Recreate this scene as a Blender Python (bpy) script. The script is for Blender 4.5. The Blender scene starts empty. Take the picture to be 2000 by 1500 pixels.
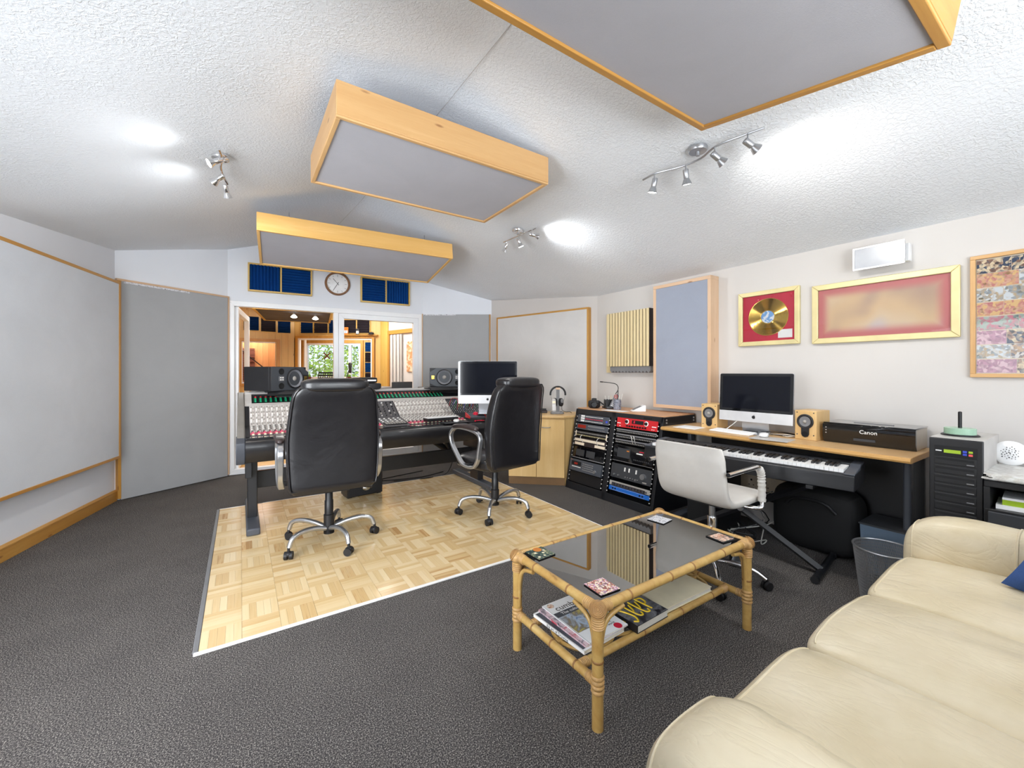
import bpy, math, random
from mathutils import Vector, Matrix
R = math.radians
random.seed(7)
scene = bpy.context.scene
col = scene.collection

# ---------------------------------------------------------------- camera, world, light, exposure
EYE = 1.24
YAW = 33.524
cam = bpy.data.cameras.new('camera')
cam.sensor_width = 36.0
cam.lens = 36.0 * 800 / 2000
cam.shift_y = -23 / 2000
cam.clip_start = 0.02
cam_ob = bpy.data.objects.new('camera', cam)
cam_ob.location = (0, 0, EYE)
cam_ob.rotation_euler = (R(90), 0, R(-YAW))
col.objects.link(cam_ob)
scene.camera = cam_ob

scene.view_settings.view_transform = 'Standard'
scene.view_settings.look = 'None'
scene.view_settings.gamma = 1.0
scene.view_settings.use_curve_mapping = False
scene.view_settings.exposure = 0.9
scene.cycles.use_denoising = True
scene.cycles.max_bounces = 10
scene.cycles.diffuse_bounces = 6
scene.cycles.glossy_bounces = 5
scene.cycles.transmission_bounces = 6
scene.cycles.transparent_max_bounces = 12
scene.cycles.caustics_reflective = False
scene.cycles.caustics_refractive = False
scene.cycles.sample_clamp_indirect = 6.0

world = bpy.data.worlds.new('daylight')
scene.world = world
world.use_nodes = True
nt = world.node_tree
nt.nodes.clear()
wo = nt.nodes.new('ShaderNodeOutputWorld')
bg = nt.nodes.new('ShaderNodeBackground')
sky = nt.nodes.new('ShaderNodeTexSky')
sky.sky_type = 'HOSEK_WILKIE'
sky.turbidity = 6
sky.sun_direction = (0.5, -0.4, 0.75)
bg.inputs['Strength'].default_value = 5.0
nt.links.new(sky.outputs[0], bg.inputs[0])
nt.links.new(bg.outputs[0], wo.inputs[0])

def area_light(name, loc, rot, size, power, colr=(1, 1, 1), sy=None, spread=180):
    l = bpy.data.lights.new(name, 'AREA')
    l.energy = power
    l.color = colr
    l.shape = 'RECTANGLE'
    l.size = size
    l.size_y = sy or size
    l.spread = R(spread)
    o = bpy.data.objects.new(name, l)
    o.location = loc
    o.rotation_euler = rot
    col.objects.link(o)
    return o

# the room goes on behind the camera: added fill lights there and out of view on the left, one thrown up at the ceiling
area_light('rear_fill_light', (0.6, -2.35, 1.35), (R(90), 0, 0), 3.6, 46, (0.9, 0.955, 1.0), 1.9)  # unseen fill added to brighten the room from behind, no window built
area_light('left_fill_light', (-1.5, 1.35, 1.2), (R(86), 0, R(-42)), 2.0, 44, (0.93, 0.965, 1.0), 1.4, 125)  # unseen fill added to lift the far end, no window in this wall
area_light('rear_ceiling_fill', (0.9, -1.3, 1.3), (R(160), 0, 0), 1.6, 48, (0.94, 0.975, 1.0), 1.2)  # unseen fill added to brighten the ceiling, no fixture built
area_light('live_room_light', (1.1, 8.0, 2.68), (0, 0, 0), 2.4, 82, (1.0, 0.98, 0.94), 1.6)
area_light('booth_light', (0.2, 11.3, 2.2), (0, 0, 0), 0.8, 16, (1.0, 0.93, 0.82), 0.8)
area_light('window_booth_light', (2.1, 10.7, 2.3), (0, 0, 0), 0.8, 16, (1.0, 0.95, 0.86), 0.8)

# ---------------------------------------------------------------- helpers: colour and materials
def lin(c):
    out = []
    for v in c[:3]:
        v = v / 255.0
        out.append(v / 12.92 if v <= 0.04045 else ((v + 0.055) / 1.055) ** 2.4)
    return (out[0], out[1], out[2], 1.0)

MATS = {}
def _new(name):
    m = bpy.data.materials.new(name)
    m.use_nodes = True
    t = m.node_tree
    b = t.nodes['Principled BSDF']
    MATS[name] = m
    return m, t, b

def _coords(t, scale=(1, 1, 1), kind='Object'):
    tc = t.nodes.new('ShaderNodeTexCoord')
    mp = t.nodes.new('ShaderNodeMapping')
    mp.inputs['Scale'].default_value = scale
    t.links.new(tc.outputs[kind], mp.inputs['Vector'])
    return mp.outputs['Vector']

def _noise(t, vec, scale, detail=4, rough=0.6, dist=0.0):
    n = t.nodes.new('ShaderNodeTexNoise')
    n.inputs['Scale'].default_value = scale
    n.inputs['Detail'].default_value = detail
    n.inputs['Roughness'].default_value = rough
    n.inputs['Distortion'].default_value = dist
    t.links.new(vec, n.inputs['Vector'])
    return n

def _ramp(t, fac, stops, interp='LINEAR'):
    r = t.nodes.new('ShaderNodeValToRGB')
    r.color_ramp.interpolation = interp
    el = r.color_ramp.elements
    while len(el) > 1:
        el.remove(el[0])
    el[0].position = stops[0][0]
    el[0].color = stops[0][1]
    for p, c in stops[1:]:
        e = el.new(p)
        e.color = c
    t.links.new(fac, r.inputs['Fac'])
    return r

def _bump(t, b, height, strength, dist=0.01):
    bp = t.nodes.new('ShaderNodeBump')
    bp.inputs['Strength'].default_value = strength
    bp.inputs['Distance'].default_value = dist
    t.links.new(height, bp.inputs['Height'])
    t.links.new(bp.outputs['Normal'], b.inputs['Normal'])
    return bp

def plain(name, c, rough=0.5, metal=0.0, bump=None, var=0.0, spec=0.5, coat=0.0, vscale=6.0):
    """one colour with slight procedural unevenness; bump=(scale,strength)"""
    m, t, b = _new(name)
    b.inputs['Roughness'].default_value = rough
    b.inputs['Metallic'].default_value = metal
    b.inputs['Specular IOR Level'].default_value = spec
    b.inputs['Coat Weight'].default_value = coat
    vec = _coords(t)
    v = var if var else 0.04
    n = _noise(t, vec, vscale, 3)
    c1 = lin([x * (1 - v) for x in c]); c2 = lin([min(255, x * (1 + v)) for x in c])
    r = _ramp(t, n.outputs['Fac'], [(0.3, c1), (0.7, c2)])
    t.links.new(r.outputs['Color'], b.inputs['Base Color'])
    if bump:
        nb = _noise(t, vec, bump[0], 5)
        _bump(t, b, nb.outputs['Fac'], bump[1])
    return m

def emit(name, c, power):
    m, t, b = _new(name)
    b.inputs['Base Color'].default_value = lin(c)
    b.inputs['Emission Color'].default_value = lin(c)
    b.inputs['Emission Strength'].default_value = power
    return m

def wood(name, c1, c2, axis='X', rough=0.45, scale=1.0, knots=0.5, rings=9.0, coat=0.0, cknot=(120, 66, 28)):
    m, t, b = _new(name)
    b.inputs['Roughness'].default_value = rough
    b.inputs['Coat Weight'].default_value = coat
    s = {'X': (0.35, 5, 5), 'Y': (5, 0.35, 5), 'Z': (5, 5, 0.35)}[axis]
    oi = t.nodes.new('ShaderNodeObjectInfo')
    tc = t.nodes.new('ShaderNodeTexCoord')
    ad = t.nodes.new('ShaderNodeVectorMath'); ad.operation = 'ADD'
    sc = t.nodes.new('ShaderNodeVectorMath'); sc.operation = 'SCALE'
    cx = t.nodes.new('ShaderNodeCombineXYZ')
    for i in range(3):
        t.links.new(oi.outputs['Random'], cx.inputs[i])
    t.links.new(cx.outputs[0], sc.inputs[0]); sc.inputs['Scale'].default_value = 7.0
    t.links.new(tc.outputs['Object'], ad.inputs[0]); t.links.new(sc.outputs[0], ad.inputs[1])
    mp = t.nodes.new('ShaderNodeMapping'); mp.inputs['Scale'].default_value = s
    t.links.new(ad.outputs[0], mp.inputs['Vector'])
    n1 = _noise(t, mp.outputs[0], 1.6 * scale, 6, 0.55, 0.6)
    n2 = _noise(t, mp.outputs[0], rings * scale, 4, 0.6, 1.2)
    mx = t.nodes.new('ShaderNodeMath'); mx.operation = 'MULTIPLY_ADD'
    t.links.new(n2.outputs['Fac'], mx.inputs[0]); mx.inputs[1].default_value = 0.45
    t.links.new(n1.outputs['Fac'], mx.inputs[2])
    r = _ramp(t, mx.outputs[0], [(0.45, lin(c1)), (0.62, lin([(a + q) / 2 for a, q in zip(c1, c2)])), (0.95, lin(c2))])
    out = r.outputs['Color']
    if knots:
        ks = {'X': (1.2, 4, 4), 'Y': (4, 1.2, 4), 'Z': (4, 4, 1.2)}[axis]
        mp2 = t.nodes.new('ShaderNodeMapping'); mp2.inputs['Scale'].default_value = ks
        t.links.new(ad.outputs[0], mp2.inputs['Vector'])
        vo = t.nodes.new('ShaderNodeTexVoronoi'); vo.inputs['Scale'].default_value = 2.6
        t.links.new(mp2.outputs[0], vo.inputs['Vector'])
        kr = _ramp(t, vo.outputs['Distance'], [(0.0, (1, 1, 1, 1)), (0.05, (0.9, 0.9, 0.9, 1)), (0.1, (0, 0, 0, 1))])
        mk = t.nodes.new('ShaderNodeMath'); mk.operation = 'MULTIPLY'
        t.links.new(kr.outputs['Color'], mk.inputs[0]); mk.inputs[1].default_value = knots
        mix = t.nodes.new('ShaderNodeMix'); mix.data_type = 'RGBA'
        t.links.new(mk.outputs[0], mix.inputs['Factor'])
        t.links.new(out, mix.inputs['A']); mix.inputs['B'].default_value = lin(cknot)
        out = mix.outputs['Result']
    t.links.new(out, b.inputs['Base Color'])
    _bump(t, b, n2.outputs['Fac'], 0.08)
    return m

def fabric(name, c, rough=0.95, weave=260.0, strength=0.25, var=0.03):
    m, t, b = _new(name)
    b.inputs['Roughness'].default_value = rough
    b.inputs['Specular IOR Level'].default_value = 0.15
    vec = _coords(t)
    n = _noise(t, vec, 2.2, 4, 0.6, 0.5)
    n2 = _noise(t, vec, weave, 2, 0.8)
    ad = t.nodes.new('ShaderNodeMath'); ad.operation = 'MULTIPLY_ADD'
    t.links.new(n2.outputs['Fac'], ad.inputs[0]); ad.inputs[1].default_value = 0.5
    t.links.new(n.outputs['Fac'], ad.inputs[2])
    r = _ramp(t, ad.outputs[0], [(0.5, lin([x * (1 - var * 2) for x in c])), (1.0, lin([min(255, x * (1 + var * 2)) for x in c]))])
    t.links.new(r.outputs['Color'], b.inputs['Base Color'])
    _bump(t, b, n2.outputs['Fac'], strength, 0.002)
    return m

def blotch(name, cols, scale=5.0, rough=0.4, detail=3, interp='LINEAR', dist=0.8, stretch=(1, 1, 1), lo=0.32, hi=0.68):
    """picture-like print: several colours mixed by noise"""
    m, t, b = _new(name)
    b.inputs['Roughness'].default_value = rough
    vec = _coords(t, stretch)
    n = _noise(t, vec, scale, detail, 0.6, dist)
    k = len(cols)
    st = [(lo + (hi - lo) * i / max(1, k - 1), lin(c)) for i, c in enumerate(cols)]
    r = _ramp(t, n.outputs['Fac'], st, interp)
    t.links.new(r.outputs['Color'], b.inputs['Base Color'])
    return m

def crowd(name, cols, scale=60, rough=0.4):
    """snapshot-like print: many small cells of flat colour over broader light and dark areas"""
    m, t, b = _new(name)
    b.inputs['Roughness'].default_value = rough
    oi = t.nodes.new('ShaderNodeObjectInfo')
    vec = _coords(t)
    ad = t.nodes.new('ShaderNodeVectorMath'); ad.operation = 'ADD'
    cx = t.nodes.new('ShaderNodeCombineXYZ')
    mu = t.nodes.new('ShaderNodeMath'); mu.operation = 'MULTIPLY'; mu.inputs[1].default_value = 9.0
    t.links.new(oi.outputs['Random'], mu.inputs[0]); t.links.new(mu.outputs[0], cx.inputs[0]); t.links.new(mu.outputs[0], cx.inputs[2])
    t.links.new(vec, ad.inputs[0]); t.links.new(cx.outputs[0], ad.inputs[1])
    vo = t.nodes.new('ShaderNodeTexVoronoi'); vo.inputs['Scale'].default_value = scale
    t.links.new(ad.outputs[0], vo.inputs['Vector'])
    sp = t.nodes.new('ShaderNodeSeparateColor'); t.links.new(vo.outputs['Color'], sp.inputs[0])
    n = _noise(t, ad.outputs[0], scale * 0.25, 2, 0.5)
    ma = t.nodes.new('ShaderNodeMath'); ma.operation = 'MULTIPLY_ADD'
    t.links.new(sp.outputs[0], ma.inputs[0]); ma.inputs[1].default_value = 0.55; t.links.new(n.outputs['Fac'], ma.inputs[2])
    k = len(cols)
    r = _ramp(t, ma.outputs[0], [(0.38 + 0.55 * i / (k - 1), lin(c)) for i, c in enumerate(cols)])
    t.links.new(r.outputs['Color'], b.inputs['Base Color'])
    return m

def glass(name, tint, ior=1.5, extra=0.0, rough=0.0):
    """thin pane: clear through it, mirror-like towards grazing angles"""
    m = bpy.data.materials.new(name)
    m.use_nodes = True
    t = m.node_tree
    t.nodes.clear()
    o = t.nodes.new('ShaderNodeOutputMaterial')
    tr = t.nodes.new('ShaderNodeBsdfTransparent'); tr.inputs['Color'].default_value = (tint[0], tint[1], tint[2], 1)
    gl = t.nodes.new('ShaderNodeBsdfGlossy'); gl.inputs['Roughness'].default_value = rough
    fr = t.nodes.new('ShaderNodeFresnel'); fr.inputs['IOR'].default_value = ior
    ad = t.nodes.new('ShaderNodeMath'); ad.operation = 'ADD'; ad.use_clamp = True
    ad.inputs[1].default_value = extra
    t.links.new(fr.outputs[0], ad.inputs[0])
    mx = t.nodes.new('ShaderNodeMixShader')
    t.links.new(ad.outputs[0], mx.inputs['Fac'])
    t.links.new(tr.outputs[0], mx.inputs[1]); t.links.new(gl.outputs[0], mx.inputs[2])
    t.links.new(mx.outputs[0], o.inputs['Surface'])
    MATS[name] = m
    return m

# ---------------------------------------------------------------- helpers: geometry
class MB:
    def __init__(self, T=None):
        self.v = []; self.f = []; self.mi = []; self.cur = 0; self.T = T
    def use(self, i):
        self.cur = i; return self
    def add(self, vs, fs, T=None):
        o = len(self.v)
        for p in vs:
            p = Vector(p)
            if T is not None: p = T @ p
            if self.T is not None: p = self.T @ p
            self.v.append(p)
        for f in fs:
            self.f.append([o + i for i in f]); self.mi.append(self.cur)
        return self
    def box(self, x0, x1, y0, y1, z0, z1, T=None):
        vs = [(x, y, z) for x in (x0, x1) for y in (y0, y1) for z in (z0, z1)]
        fs = [(0, 1, 3, 2), (4, 6, 7, 5), (0, 4, 5, 1), (2, 3, 7, 6), (0, 2, 6, 4), (1, 5, 7, 3)]
        return self.add(vs, fs, T)
    def cbox(self, c, s, T=None):
        return self.box(c[0] - s[0] / 2, c[0] + s[0] / 2, c[1] - s[1] / 2, c[1] + s[1] / 2, c[2] - s[2] / 2, c[2] + s[2] / 2, T)
    def hexa(self, bot, top):
        """box from four bottom and four top corners"""
        return self.add(list(bot) + list(top), [(3, 2, 1, 0), (4, 5, 6, 7), (0, 1, 5, 4), (1, 2, 6, 5), (2, 3, 7, 6), (3, 0, 4, 7)])
    def prism(self, poly, lo, hi, axis='z', T=None):
        n = len(poly)
        def P(a, b, c):
            return {'z': (a, b, c), 'y': (a, c, b), 'x': (c, a, b)}[axis]
        vs = [P(a, b, lo) for a, b in poly] + [P(a, b, hi) for a, b in poly]
        fs = [list(range(n))[::-1], list(range(n, 2 * n))] + [(i, (i + 1) % n, n + (i + 1) % n, n + i) for i in range(n)]
        return self.add(vs, fs, T)
    def tube(self, pts, r, n=10, cap=True, T=None):
        pts = [Vector(p) for p in pts]
        k = len(pts)
        rs = r if isinstance(r, (list, tuple)) else [r] * k
        vs = []; fs = []
        d0 = (pts[1] - pts[0]).normalized()
        up = Vector((0, 0, 1)) if abs(d0.z) < 0.9 else Vector((1, 0, 0))
        u = d0.cross(up).normalized()
        for i, p in enumerate(pts):
            if i == 0: d = pts[1] - pts[0]
            elif i == k - 1: d = pts[-1] - pts[-2]
            else: d = (pts[i + 1] - p).normalized() + (p - pts[i - 1]).normalized()
            d = d.normalized() if d.length > 1e-9 else d0
            u = (u - d * u.dot(d))
            u = u.normalized() if u.length > 1e-9 else d.orthogonal().normalized()
            w = d.cross(u)
            for j in range(n):
                a = 2 * math.pi * j / n
                vs.append(p + (u * math.cos(a) + w * math.sin(a)) * rs[i])
        for i in range(k - 1):
            for j in range(n):
                a = i * n + j; b = i * n + (j + 1) % n
                fs.append((a, b, b + n, a + n))
        if cap:
            fs.append(list(range(n))[::-1]); fs.append(list(range((k - 1) * n, k * n)))
        return self.add(vs, fs, T)
    def cyl(self, p0, p1, r0, r1=None, n=16, cap=True, T=None):
        return self.tube([p0, p1], [r0, r0 if r1 is None else r1], n, cap, T)
    def lathe(self, prof, n=24, c=(0, 0, 0), T=None, close=False):
        vs = []; fs = []
        k = len(prof)
        for r, z in prof:
            for j in range(n):
                a = 2 * math.pi * j / n
                vs.append((c[0] + r * math.cos(a), c[1] + r * math.sin(a), c[2] + z))
        for i in range(k - 1):
            for j in range(n):
                a = i * n + j; b = i * n + (j + 1) % n
                fs.append((a, b, b + n, a + n))
        if close:
            for j in range(n):
                a = (k - 1) * n + j; b = (k - 1) * n + (j + 1) % n
                fs.append((a, b, (j + 1) % n, j))
        else:
            fs.append(list(range(n))[::-1]); fs.append(list(range((k - 1) * n, k * n)))
        return self.add(vs, fs, T)
    def loft(self, secs, n=28, T=None):
        """stack of super-ellipses: (cx, cy, z, half x, half y, power)"""
        vs = []; fs = []
        for cx, cy, z, a, b, p in secs:
            for j in range(n):
                t = 2 * math.pi * j / n
                c, s = math.cos(t), math.sin(t)
                vs.append((cx + a * math.copysign(abs(c) ** (2 / p), c), cy + b * math.copysign(abs(s) ** (2 / p), s), z))
        k = len(secs)
        for i in range(k - 1):
            for j in range(n):
                q = i * n + j; w = i * n + (j + 1) % n
                fs.append((q, w, w + n, q + n))
        fs.append(list(range(n))[::-1]); fs.append(list(range((k - 1) * n, k * n)))
        return self.add(vs, fs, T)
    def rcube(self, c, h, k=6.0, n=10, fn=None, T=None):
        """soft box: grid cube pulled onto an Lk ball"""
        vs = []; fs = []
        for ax in range(3):
            for sg in (-1, 1):
                o = len(vs)
                for i in range(n + 1):
                    for j in range(n + 1):
                        a = -1 + 2 * i / n; b = -1 + 2 * j / n
                        a = math.sin(a * math.pi / 2) * 0.35 + a * 0.65
                        b = math.sin(b * math.pi / 2) * 0.35 + b * 0.65
                        p = [0, 0, 0]; p[ax] = sg; p[(ax + 1) % 3] = a; p[(ax + 2) % 3] = b
                        L = sum(abs(q) ** k for q in p) ** (1 / k)
                        p = [q / L for q in p]
                        q = Vector((c[0] + p[0] * h[0], c[1] + p[1] * h[1], c[2] + p[2] * h[2]))
                        if fn: q = fn(q, p)
                        vs.append(q)
                for i in range(n):
                    for j in range(n):
                        q = o + i * (n + 1) + j
                        f = (q, q + n + 1, q + n + 2, q + 1)
                        fs.append(f if sg > 0 else f[::-1])
        return self.add(vs, fs, T)
    def sphere(self, c, r, n=16, m=10, sc=(1, 1, 1), T=None):
        vs = []; fs = []
        for i in range(m + 1):
            ph = math.pi * i / m
            for j in range(n):
                a = 2 * math.pi * j / n
                vs.append((c[0] + r * sc[0] * math.sin(ph) * math.cos(a), c[1] + r * sc[1] * math.sin(ph) * math.sin(a), c[2] + r * sc[2] * math.cos(ph)))
        for i in range(m):
            for j in range(n):
                q = i * n + j; w = i * n + (j + 1) % n
                fs.append((q, q + n, w + n, w))
        return self.add(vs, fs, T)
    def mesh(self, name, mats, bevel=0, smooth=False, weld=False):
        me = bpy.data.meshes.new(name)
        me.from_pydata([tuple(p) for p in self.v], [], self.f)
        for m in (mats if isinstance(mats, (list, tuple)) else [mats]):
            me.materials.append(MATS[m] if isinstance(m, str) else m)
        if max(self.mi, default=0) > 0:
            me.polygons.foreach_set('material_index', self.mi)
        if weld:
            import bmesh
            b = bmesh.new(); b.from_mesh(me)
            bmesh.ops.remove_doubles(b, verts=b.verts, dist=1e-5)
            b.to_mesh(me); b.free()
        if smooth:
            me.polygons.foreach_set('use_smooth', [True] * len(me.polygons))
            me.set_sharp_from_angle(angle=R(40))
        me.update()
        return me
    def build(self, name, mats, parent=None, bevel=0, smooth=False, seg=2, weld=False, loc=None, rz=0):
        o = bpy.data.objects.new(name, self.mesh(name, mats, 0, smooth, weld))
        col.objects.link(o)
        if parent: o.parent = parent
        if loc: o.location = loc
        if rz: o.rotation_euler = (0, 0, rz)
        if bevel:
            md = o.modifiers.new('bevel', 'BEVEL')
            md.width = bevel; md.segments = seg; md.limit_method = 'ANGLE'; md.angle_limit = R(40)
            if smooth or seg > 1:
                o.data.polygons.foreach_set('use_smooth', [True] * len(o.data.polygons))
                md.harden_normals = False
                o.data.set_sharp_from_angle(angle=R(60))
        return o

def tag(o, label, cat, group=None):
    o['label'] = label; o['category'] = cat
    if group: o['group'] = group
    return o
def thing(name, label, cat, loc=(0, 0, 0), rz=0.0, group=None, rot=None):
    o = bpy.data.objects.new(name, None)
    o.empty_display_size = 0.05
    col.objects.link(o)
    o.location = loc
    o.rotation_euler = rot if rot else (0, 0, rz)
    return tag(o, label, cat, group)
def struct(o):
    o['kind'] = 'structure'; return o
def stuff(o):
    o['kind'] = 'stuff'; return o
def lab(o, s):
    o['label'] = s; return o
def copy_tree(o, parent=None):
    c = o.copy(); col.objects.link(c); c.parent = parent
    for ch in list(o.children): copy_tree(ch, c)
    return c
def share(o, parent=None, loc=None, rz=None):
    c = o.copy(); col.objects.link(c); c.parent = parent
    if loc is not None: c.location = loc
    if rz is not None: c.rotation_euler = (0, 0, rz)
    return c
def text(s, size, mat, parent, M, extrude=0.0006, align='CENTER', name='lettering'):
    cu = bpy.data.curves.new(name, 'FONT')
    cu.body = s; cu.size = size; cu.extrude = extrude
    cu.align_x = align; cu.align_y = 'CENTER'
    cu.resolution_u = 3
    cu.materials.append(MATS[mat])
    tmp = bpy.data.objects.new(name, cu)
    me = bpy.data.meshes.new_from_object(tmp)
    bpy.data.objects.remove(tmp)
    o = bpy.data.objects.new(name, me)
    col.objects.link(o)
    o.parent = parent
    o.matrix_local = M
    return o
def frontM(x, y, z, tilt=0.0):
    """matrix for lettering upright on a face that looks along local -Y"""
    return Matrix.Translation((x, y, z)) @ Matrix.Rotation(R(90) + tilt, 4, 'X')
def arc(c, r, a0, a1, n, plane='xz', k=(1, 1)):
    out = []
    for i in range(n + 1):
        a = R(a0 + (a1 - a0) * i / n)
        p, q = r * k[0] * math.cos(a), r * k[1] * math.sin(a)
        out.append({'xz': (c[0] + p, c[1], c[2] + q), 'yz': (c[0], c[1] + p, c[2] + q), 'xy': (c[0] + p, c[1] + q, c[2])}[plane])
    return out
def smooth_path(pts, n=6):
    """Catmull-Rom through the points"""
    P = [Vector(p) for p in pts]
    P = [P[0] * 2 - P[1]] + P + [P[-1] * 2 - P[-2]]
    out = []
    for i in range(1, len(P) - 2):
        for k in range(n):
            t = k / n
            a, b, c, d = P[i - 1], P[i], P[i + 1], P[i + 2]
            out.append(0.5 * ((2 * b) + (c - a) * t + (2 * a - 5 * b + 4 * c - d) * t * t + (3 * b - a - 3 * c + d) * t ** 3))
    out.append(P[-2])
    return out
def rrect(x0, x1, z0, z1, r, n=4):
    pts = []
    for cx, cz, a in ((x1 - r, z1 - r, 0), (x0 + r, z1 - r, 90), (x0 + r, z0 + r, 180), (x1 - r, z0 + r, 270)):
        for i in range(n + 1):
            q = R(a + 90 * i / n)
            pts.append((cx + r * math.cos(q), cz + r * math.sin(q)))
    return pts

# ---------------------------------------------------------------- materials
plain('wall_paint', (226, 229, 235), 0.9, bump=(180, 0.05), var=0.01, vscale=1.2, spec=0.2)
plain('wall_paint_warm', (205, 201, 197), 0.9, bump=(180, 0.05), var=0.01, vscale=1.2, spec=0.2)
def artex():
    m, t, b = _new('ceiling_artex')
    b.inputs['Roughness'].default_value = 0.75
    b.inputs['Specular IOR Level'].default_value = 0.35
    vec = _coords(t)
    n = _noise(t, vec, 1.1, 3)
    r = _ramp(t, n.outputs['Fac'], [(0.3, lin((230, 234, 239))), (0.7, lin((236, 240, 245)))])
    t.links.new(r.outputs['Color'], b.inputs['Base Color'])
    n1 = _noise(t, vec, 62, 4, 0.55, 0.8)
    rr = _ramp(t, n1.outputs['Fac'], [(0.42, (0, 0, 0, 1)), (0.62, (1, 1, 1, 1))])
    n2 = _noise(t, vec, 2.0, 2)
    mu = t.nodes.new('ShaderNodeMath'); mu.operation = 'MULTIPLY'
    t.links.new(rr.outputs['Color'], mu.inputs[0]); t.links.new(n2.outputs['Fac'], mu.inputs[1])
    _bump(t, b, mu.outputs[0], 0.5, 0.007)
artex()
def carpet():
    m, t, b = _new('carpet')
    b.inputs['Roughness'].default_value = 1.0
    b.inputs['Specular IOR Level'].default_value = 0.05
    vec = _coords(t)
    n1 = _noise(t, vec, 215, 3, 0.8)
    n2 = _noise(t, vec, 3.0, 4, 0.6)
    ad = t.nodes.new('ShaderNodeMath'); ad.operation = 'MULTIPLY_ADD'
    t.links.new(n2.outputs['Fac'], ad.inputs[0]); ad.inputs[1].default_value = 0.04
    t.links.new(n1.outputs['Fac'], ad.inputs[2])
    r = _ramp(t, ad.outputs[0], [(0.37, lin((34, 33, 35))), (0.48, lin((64, 61, 62))), (0.56, lin((94, 90, 88))), (0.66, lin((176, 170, 162)))])
    t.links.new(r.outputs['Color'], b.inputs['Base Color'])
    _bump(t, b, n1.outputs['Fac'], 0.4, 0.004)
carpet()
fabric('cloth_grey', (206, 210, 216), weave=220, var=0.012)
fabric('cloth_mid', (166, 167, 168), weave=220, var=0.012)
fabric('cloth_blue', (150, 156, 170), weave=220, var=0.012)
fabric('cloth_cloud', (180, 180, 187), weave=240, var=0.012)
fabric('cloth_dark', (96, 92, 96), weave=200)
fabric('cloth_pale', (208, 206, 204), weave=220, var=0.012)
for ax in 'XYZ':
    wood('pine_' + ax, (220, 182, 130), (198, 152, 98), ax, 0.4, 1.0, 0.75)
    wood('amber_' + ax, (230, 188, 122), (214, 166, 92), ax, 0.4, 1.0, 0.75)
    wood('honey_' + ax, (206, 160, 86), (180, 126, 54), ax, 0.4, 1.0, 0.75)
    wood('pale_pine_' + ax, (224, 196, 168), (202, 166, 132), ax, 0.45, 1.0, 0.75)
    wood('yellow_pine_' + ax, (222, 190, 112), (200, 162, 84), ax, 0.42, 1.0, 0.7)
wood('plank_pine', (216, 186, 124), (198, 158, 92), 'Z', 0.4, 1.1, 0.85)
wood('orange_pine', (208, 156, 104), (182, 124, 74), 'Z', 0.45, 1.1, 0.6)
wood('beech_Y', (212, 178, 132), (196, 158, 110), 'Y', 0.38, 1.4, 0)
wood('beech_Z', (228, 196, 138), (214, 176, 114), 'Z', 0.42, 1.4, 0)
wood('beech_speaker', (220, 186, 132), (206, 168, 112), 'Z', 0.4, 1.6, 0)
wood('desk_edge', (204, 160, 98), (188, 142, 80), 'Y', 0.4, 1.4, 0)
wood('laminate', (226, 196, 142), (204, 166, 110), 'X', 0.3, 1.0, 0)
wood('clock_wood', (150, 106, 70), (124, 84, 52), 'X', 0.4, 2.0, 0)
wood('diffuser_wood', (120, 66, 48), (90, 46, 34), 'X', 0.5, 2.0, 0)
wood('slat_wood', (232, 214, 172), (216, 196, 150), 'Z', 0.5, 2.0, 0)
wood('rack_top', (214, 168, 128), (198, 148, 108), 'X', 0.45, 1.4, 0)
def parquet(name, axis):
    m, t, b = _new(name)
    b.inputs['Roughness'].default_value = 0.22
    b.inputs['Coat Weight'].default_value = 0.25
    b.inputs['Coat Roughness'].default_value = 0.12
    at = t.nodes.new('ShaderNodeAttribute'); at.attribute_name = 'tone'
    oi = t.nodes.new('ShaderNodeObjectInfo')
    s = (3, 60, 60) if axis == 'X' else (60, 3, 60)
    vec = _coords(t, s)
    n = _noise(t, vec, 1.0, 4, 0.6)
    a1 = t.nodes.new('ShaderNodeMath'); a1.operation = 'MULTIPLY_ADD'
    t.links.new(oi.outputs['Random'], a1.inputs[0]); a1.inputs[1].default_value = 0.14
    t.links.new(at.outputs['Fac'], a1.inputs[2])
    a2 = t.nodes.new('ShaderNodeMath'); a2.operation = 'MULTIPLY_ADD'
    t.links.new(n.outputs['Fac'], a2.inputs[0]); a2.inputs[1].default_value = 0.5
    t.links.new(a1.outputs[0], a2.inputs[2])
    r = _ramp(t, a2.outputs[0], [(0.2, lin((236, 214, 172))), (0.6, lin((226, 198, 150))), (0.95, lin((212, 178, 126))), (1.3, lin((192, 150, 98)))])
    t.links.new(r.outputs['Color'], b.inputs['Base Color'])
parquet('parquet_X', 'X'); parquet('parquet_Y', 'Y')
plain('upvc', (240, 241, 243), 0.3, spec=0.5, var=0.008)
plain('white_plastic', (236, 236, 236), 0.35)
plain('white_paper', (240, 240, 240), 0.7)
plain('cream', (226, 212, 190), 0.6)
plain('black_satin', (22, 22, 25), 0.42)
plain('black_metal', (26, 27, 31), 0.38, bump=(300, 0.05))
plain('black_gloss', (10, 10, 13), 0.06, coat=0.6)
plain('black_matt', (20, 20, 22), 0.75)
plain('near_black', (10, 10, 12), 0.85)
plain('rubber', (26, 26, 29), 0.55)
plain('dark_grey', (52, 54, 58), 0.5)
plain('slate', (70, 74, 82), 0.5)
plain('box_blue', (104, 122, 142), 0.4)
plain('mid_grey', (120, 120, 122), 0.5)
plain('console_grey', (128, 124, 118), 0.45, bump=(200, 0.08))
plain('console_light', (190, 186, 182), 0.4)
plain('console_strip', (196, 190, 186), 0.45)
plain('console_dark', (84, 82, 84), 0.45)
plain('console_pink', (206, 90, 116), 0.45)
plain('knob_white', (236, 234, 230), 0.35)
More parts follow.
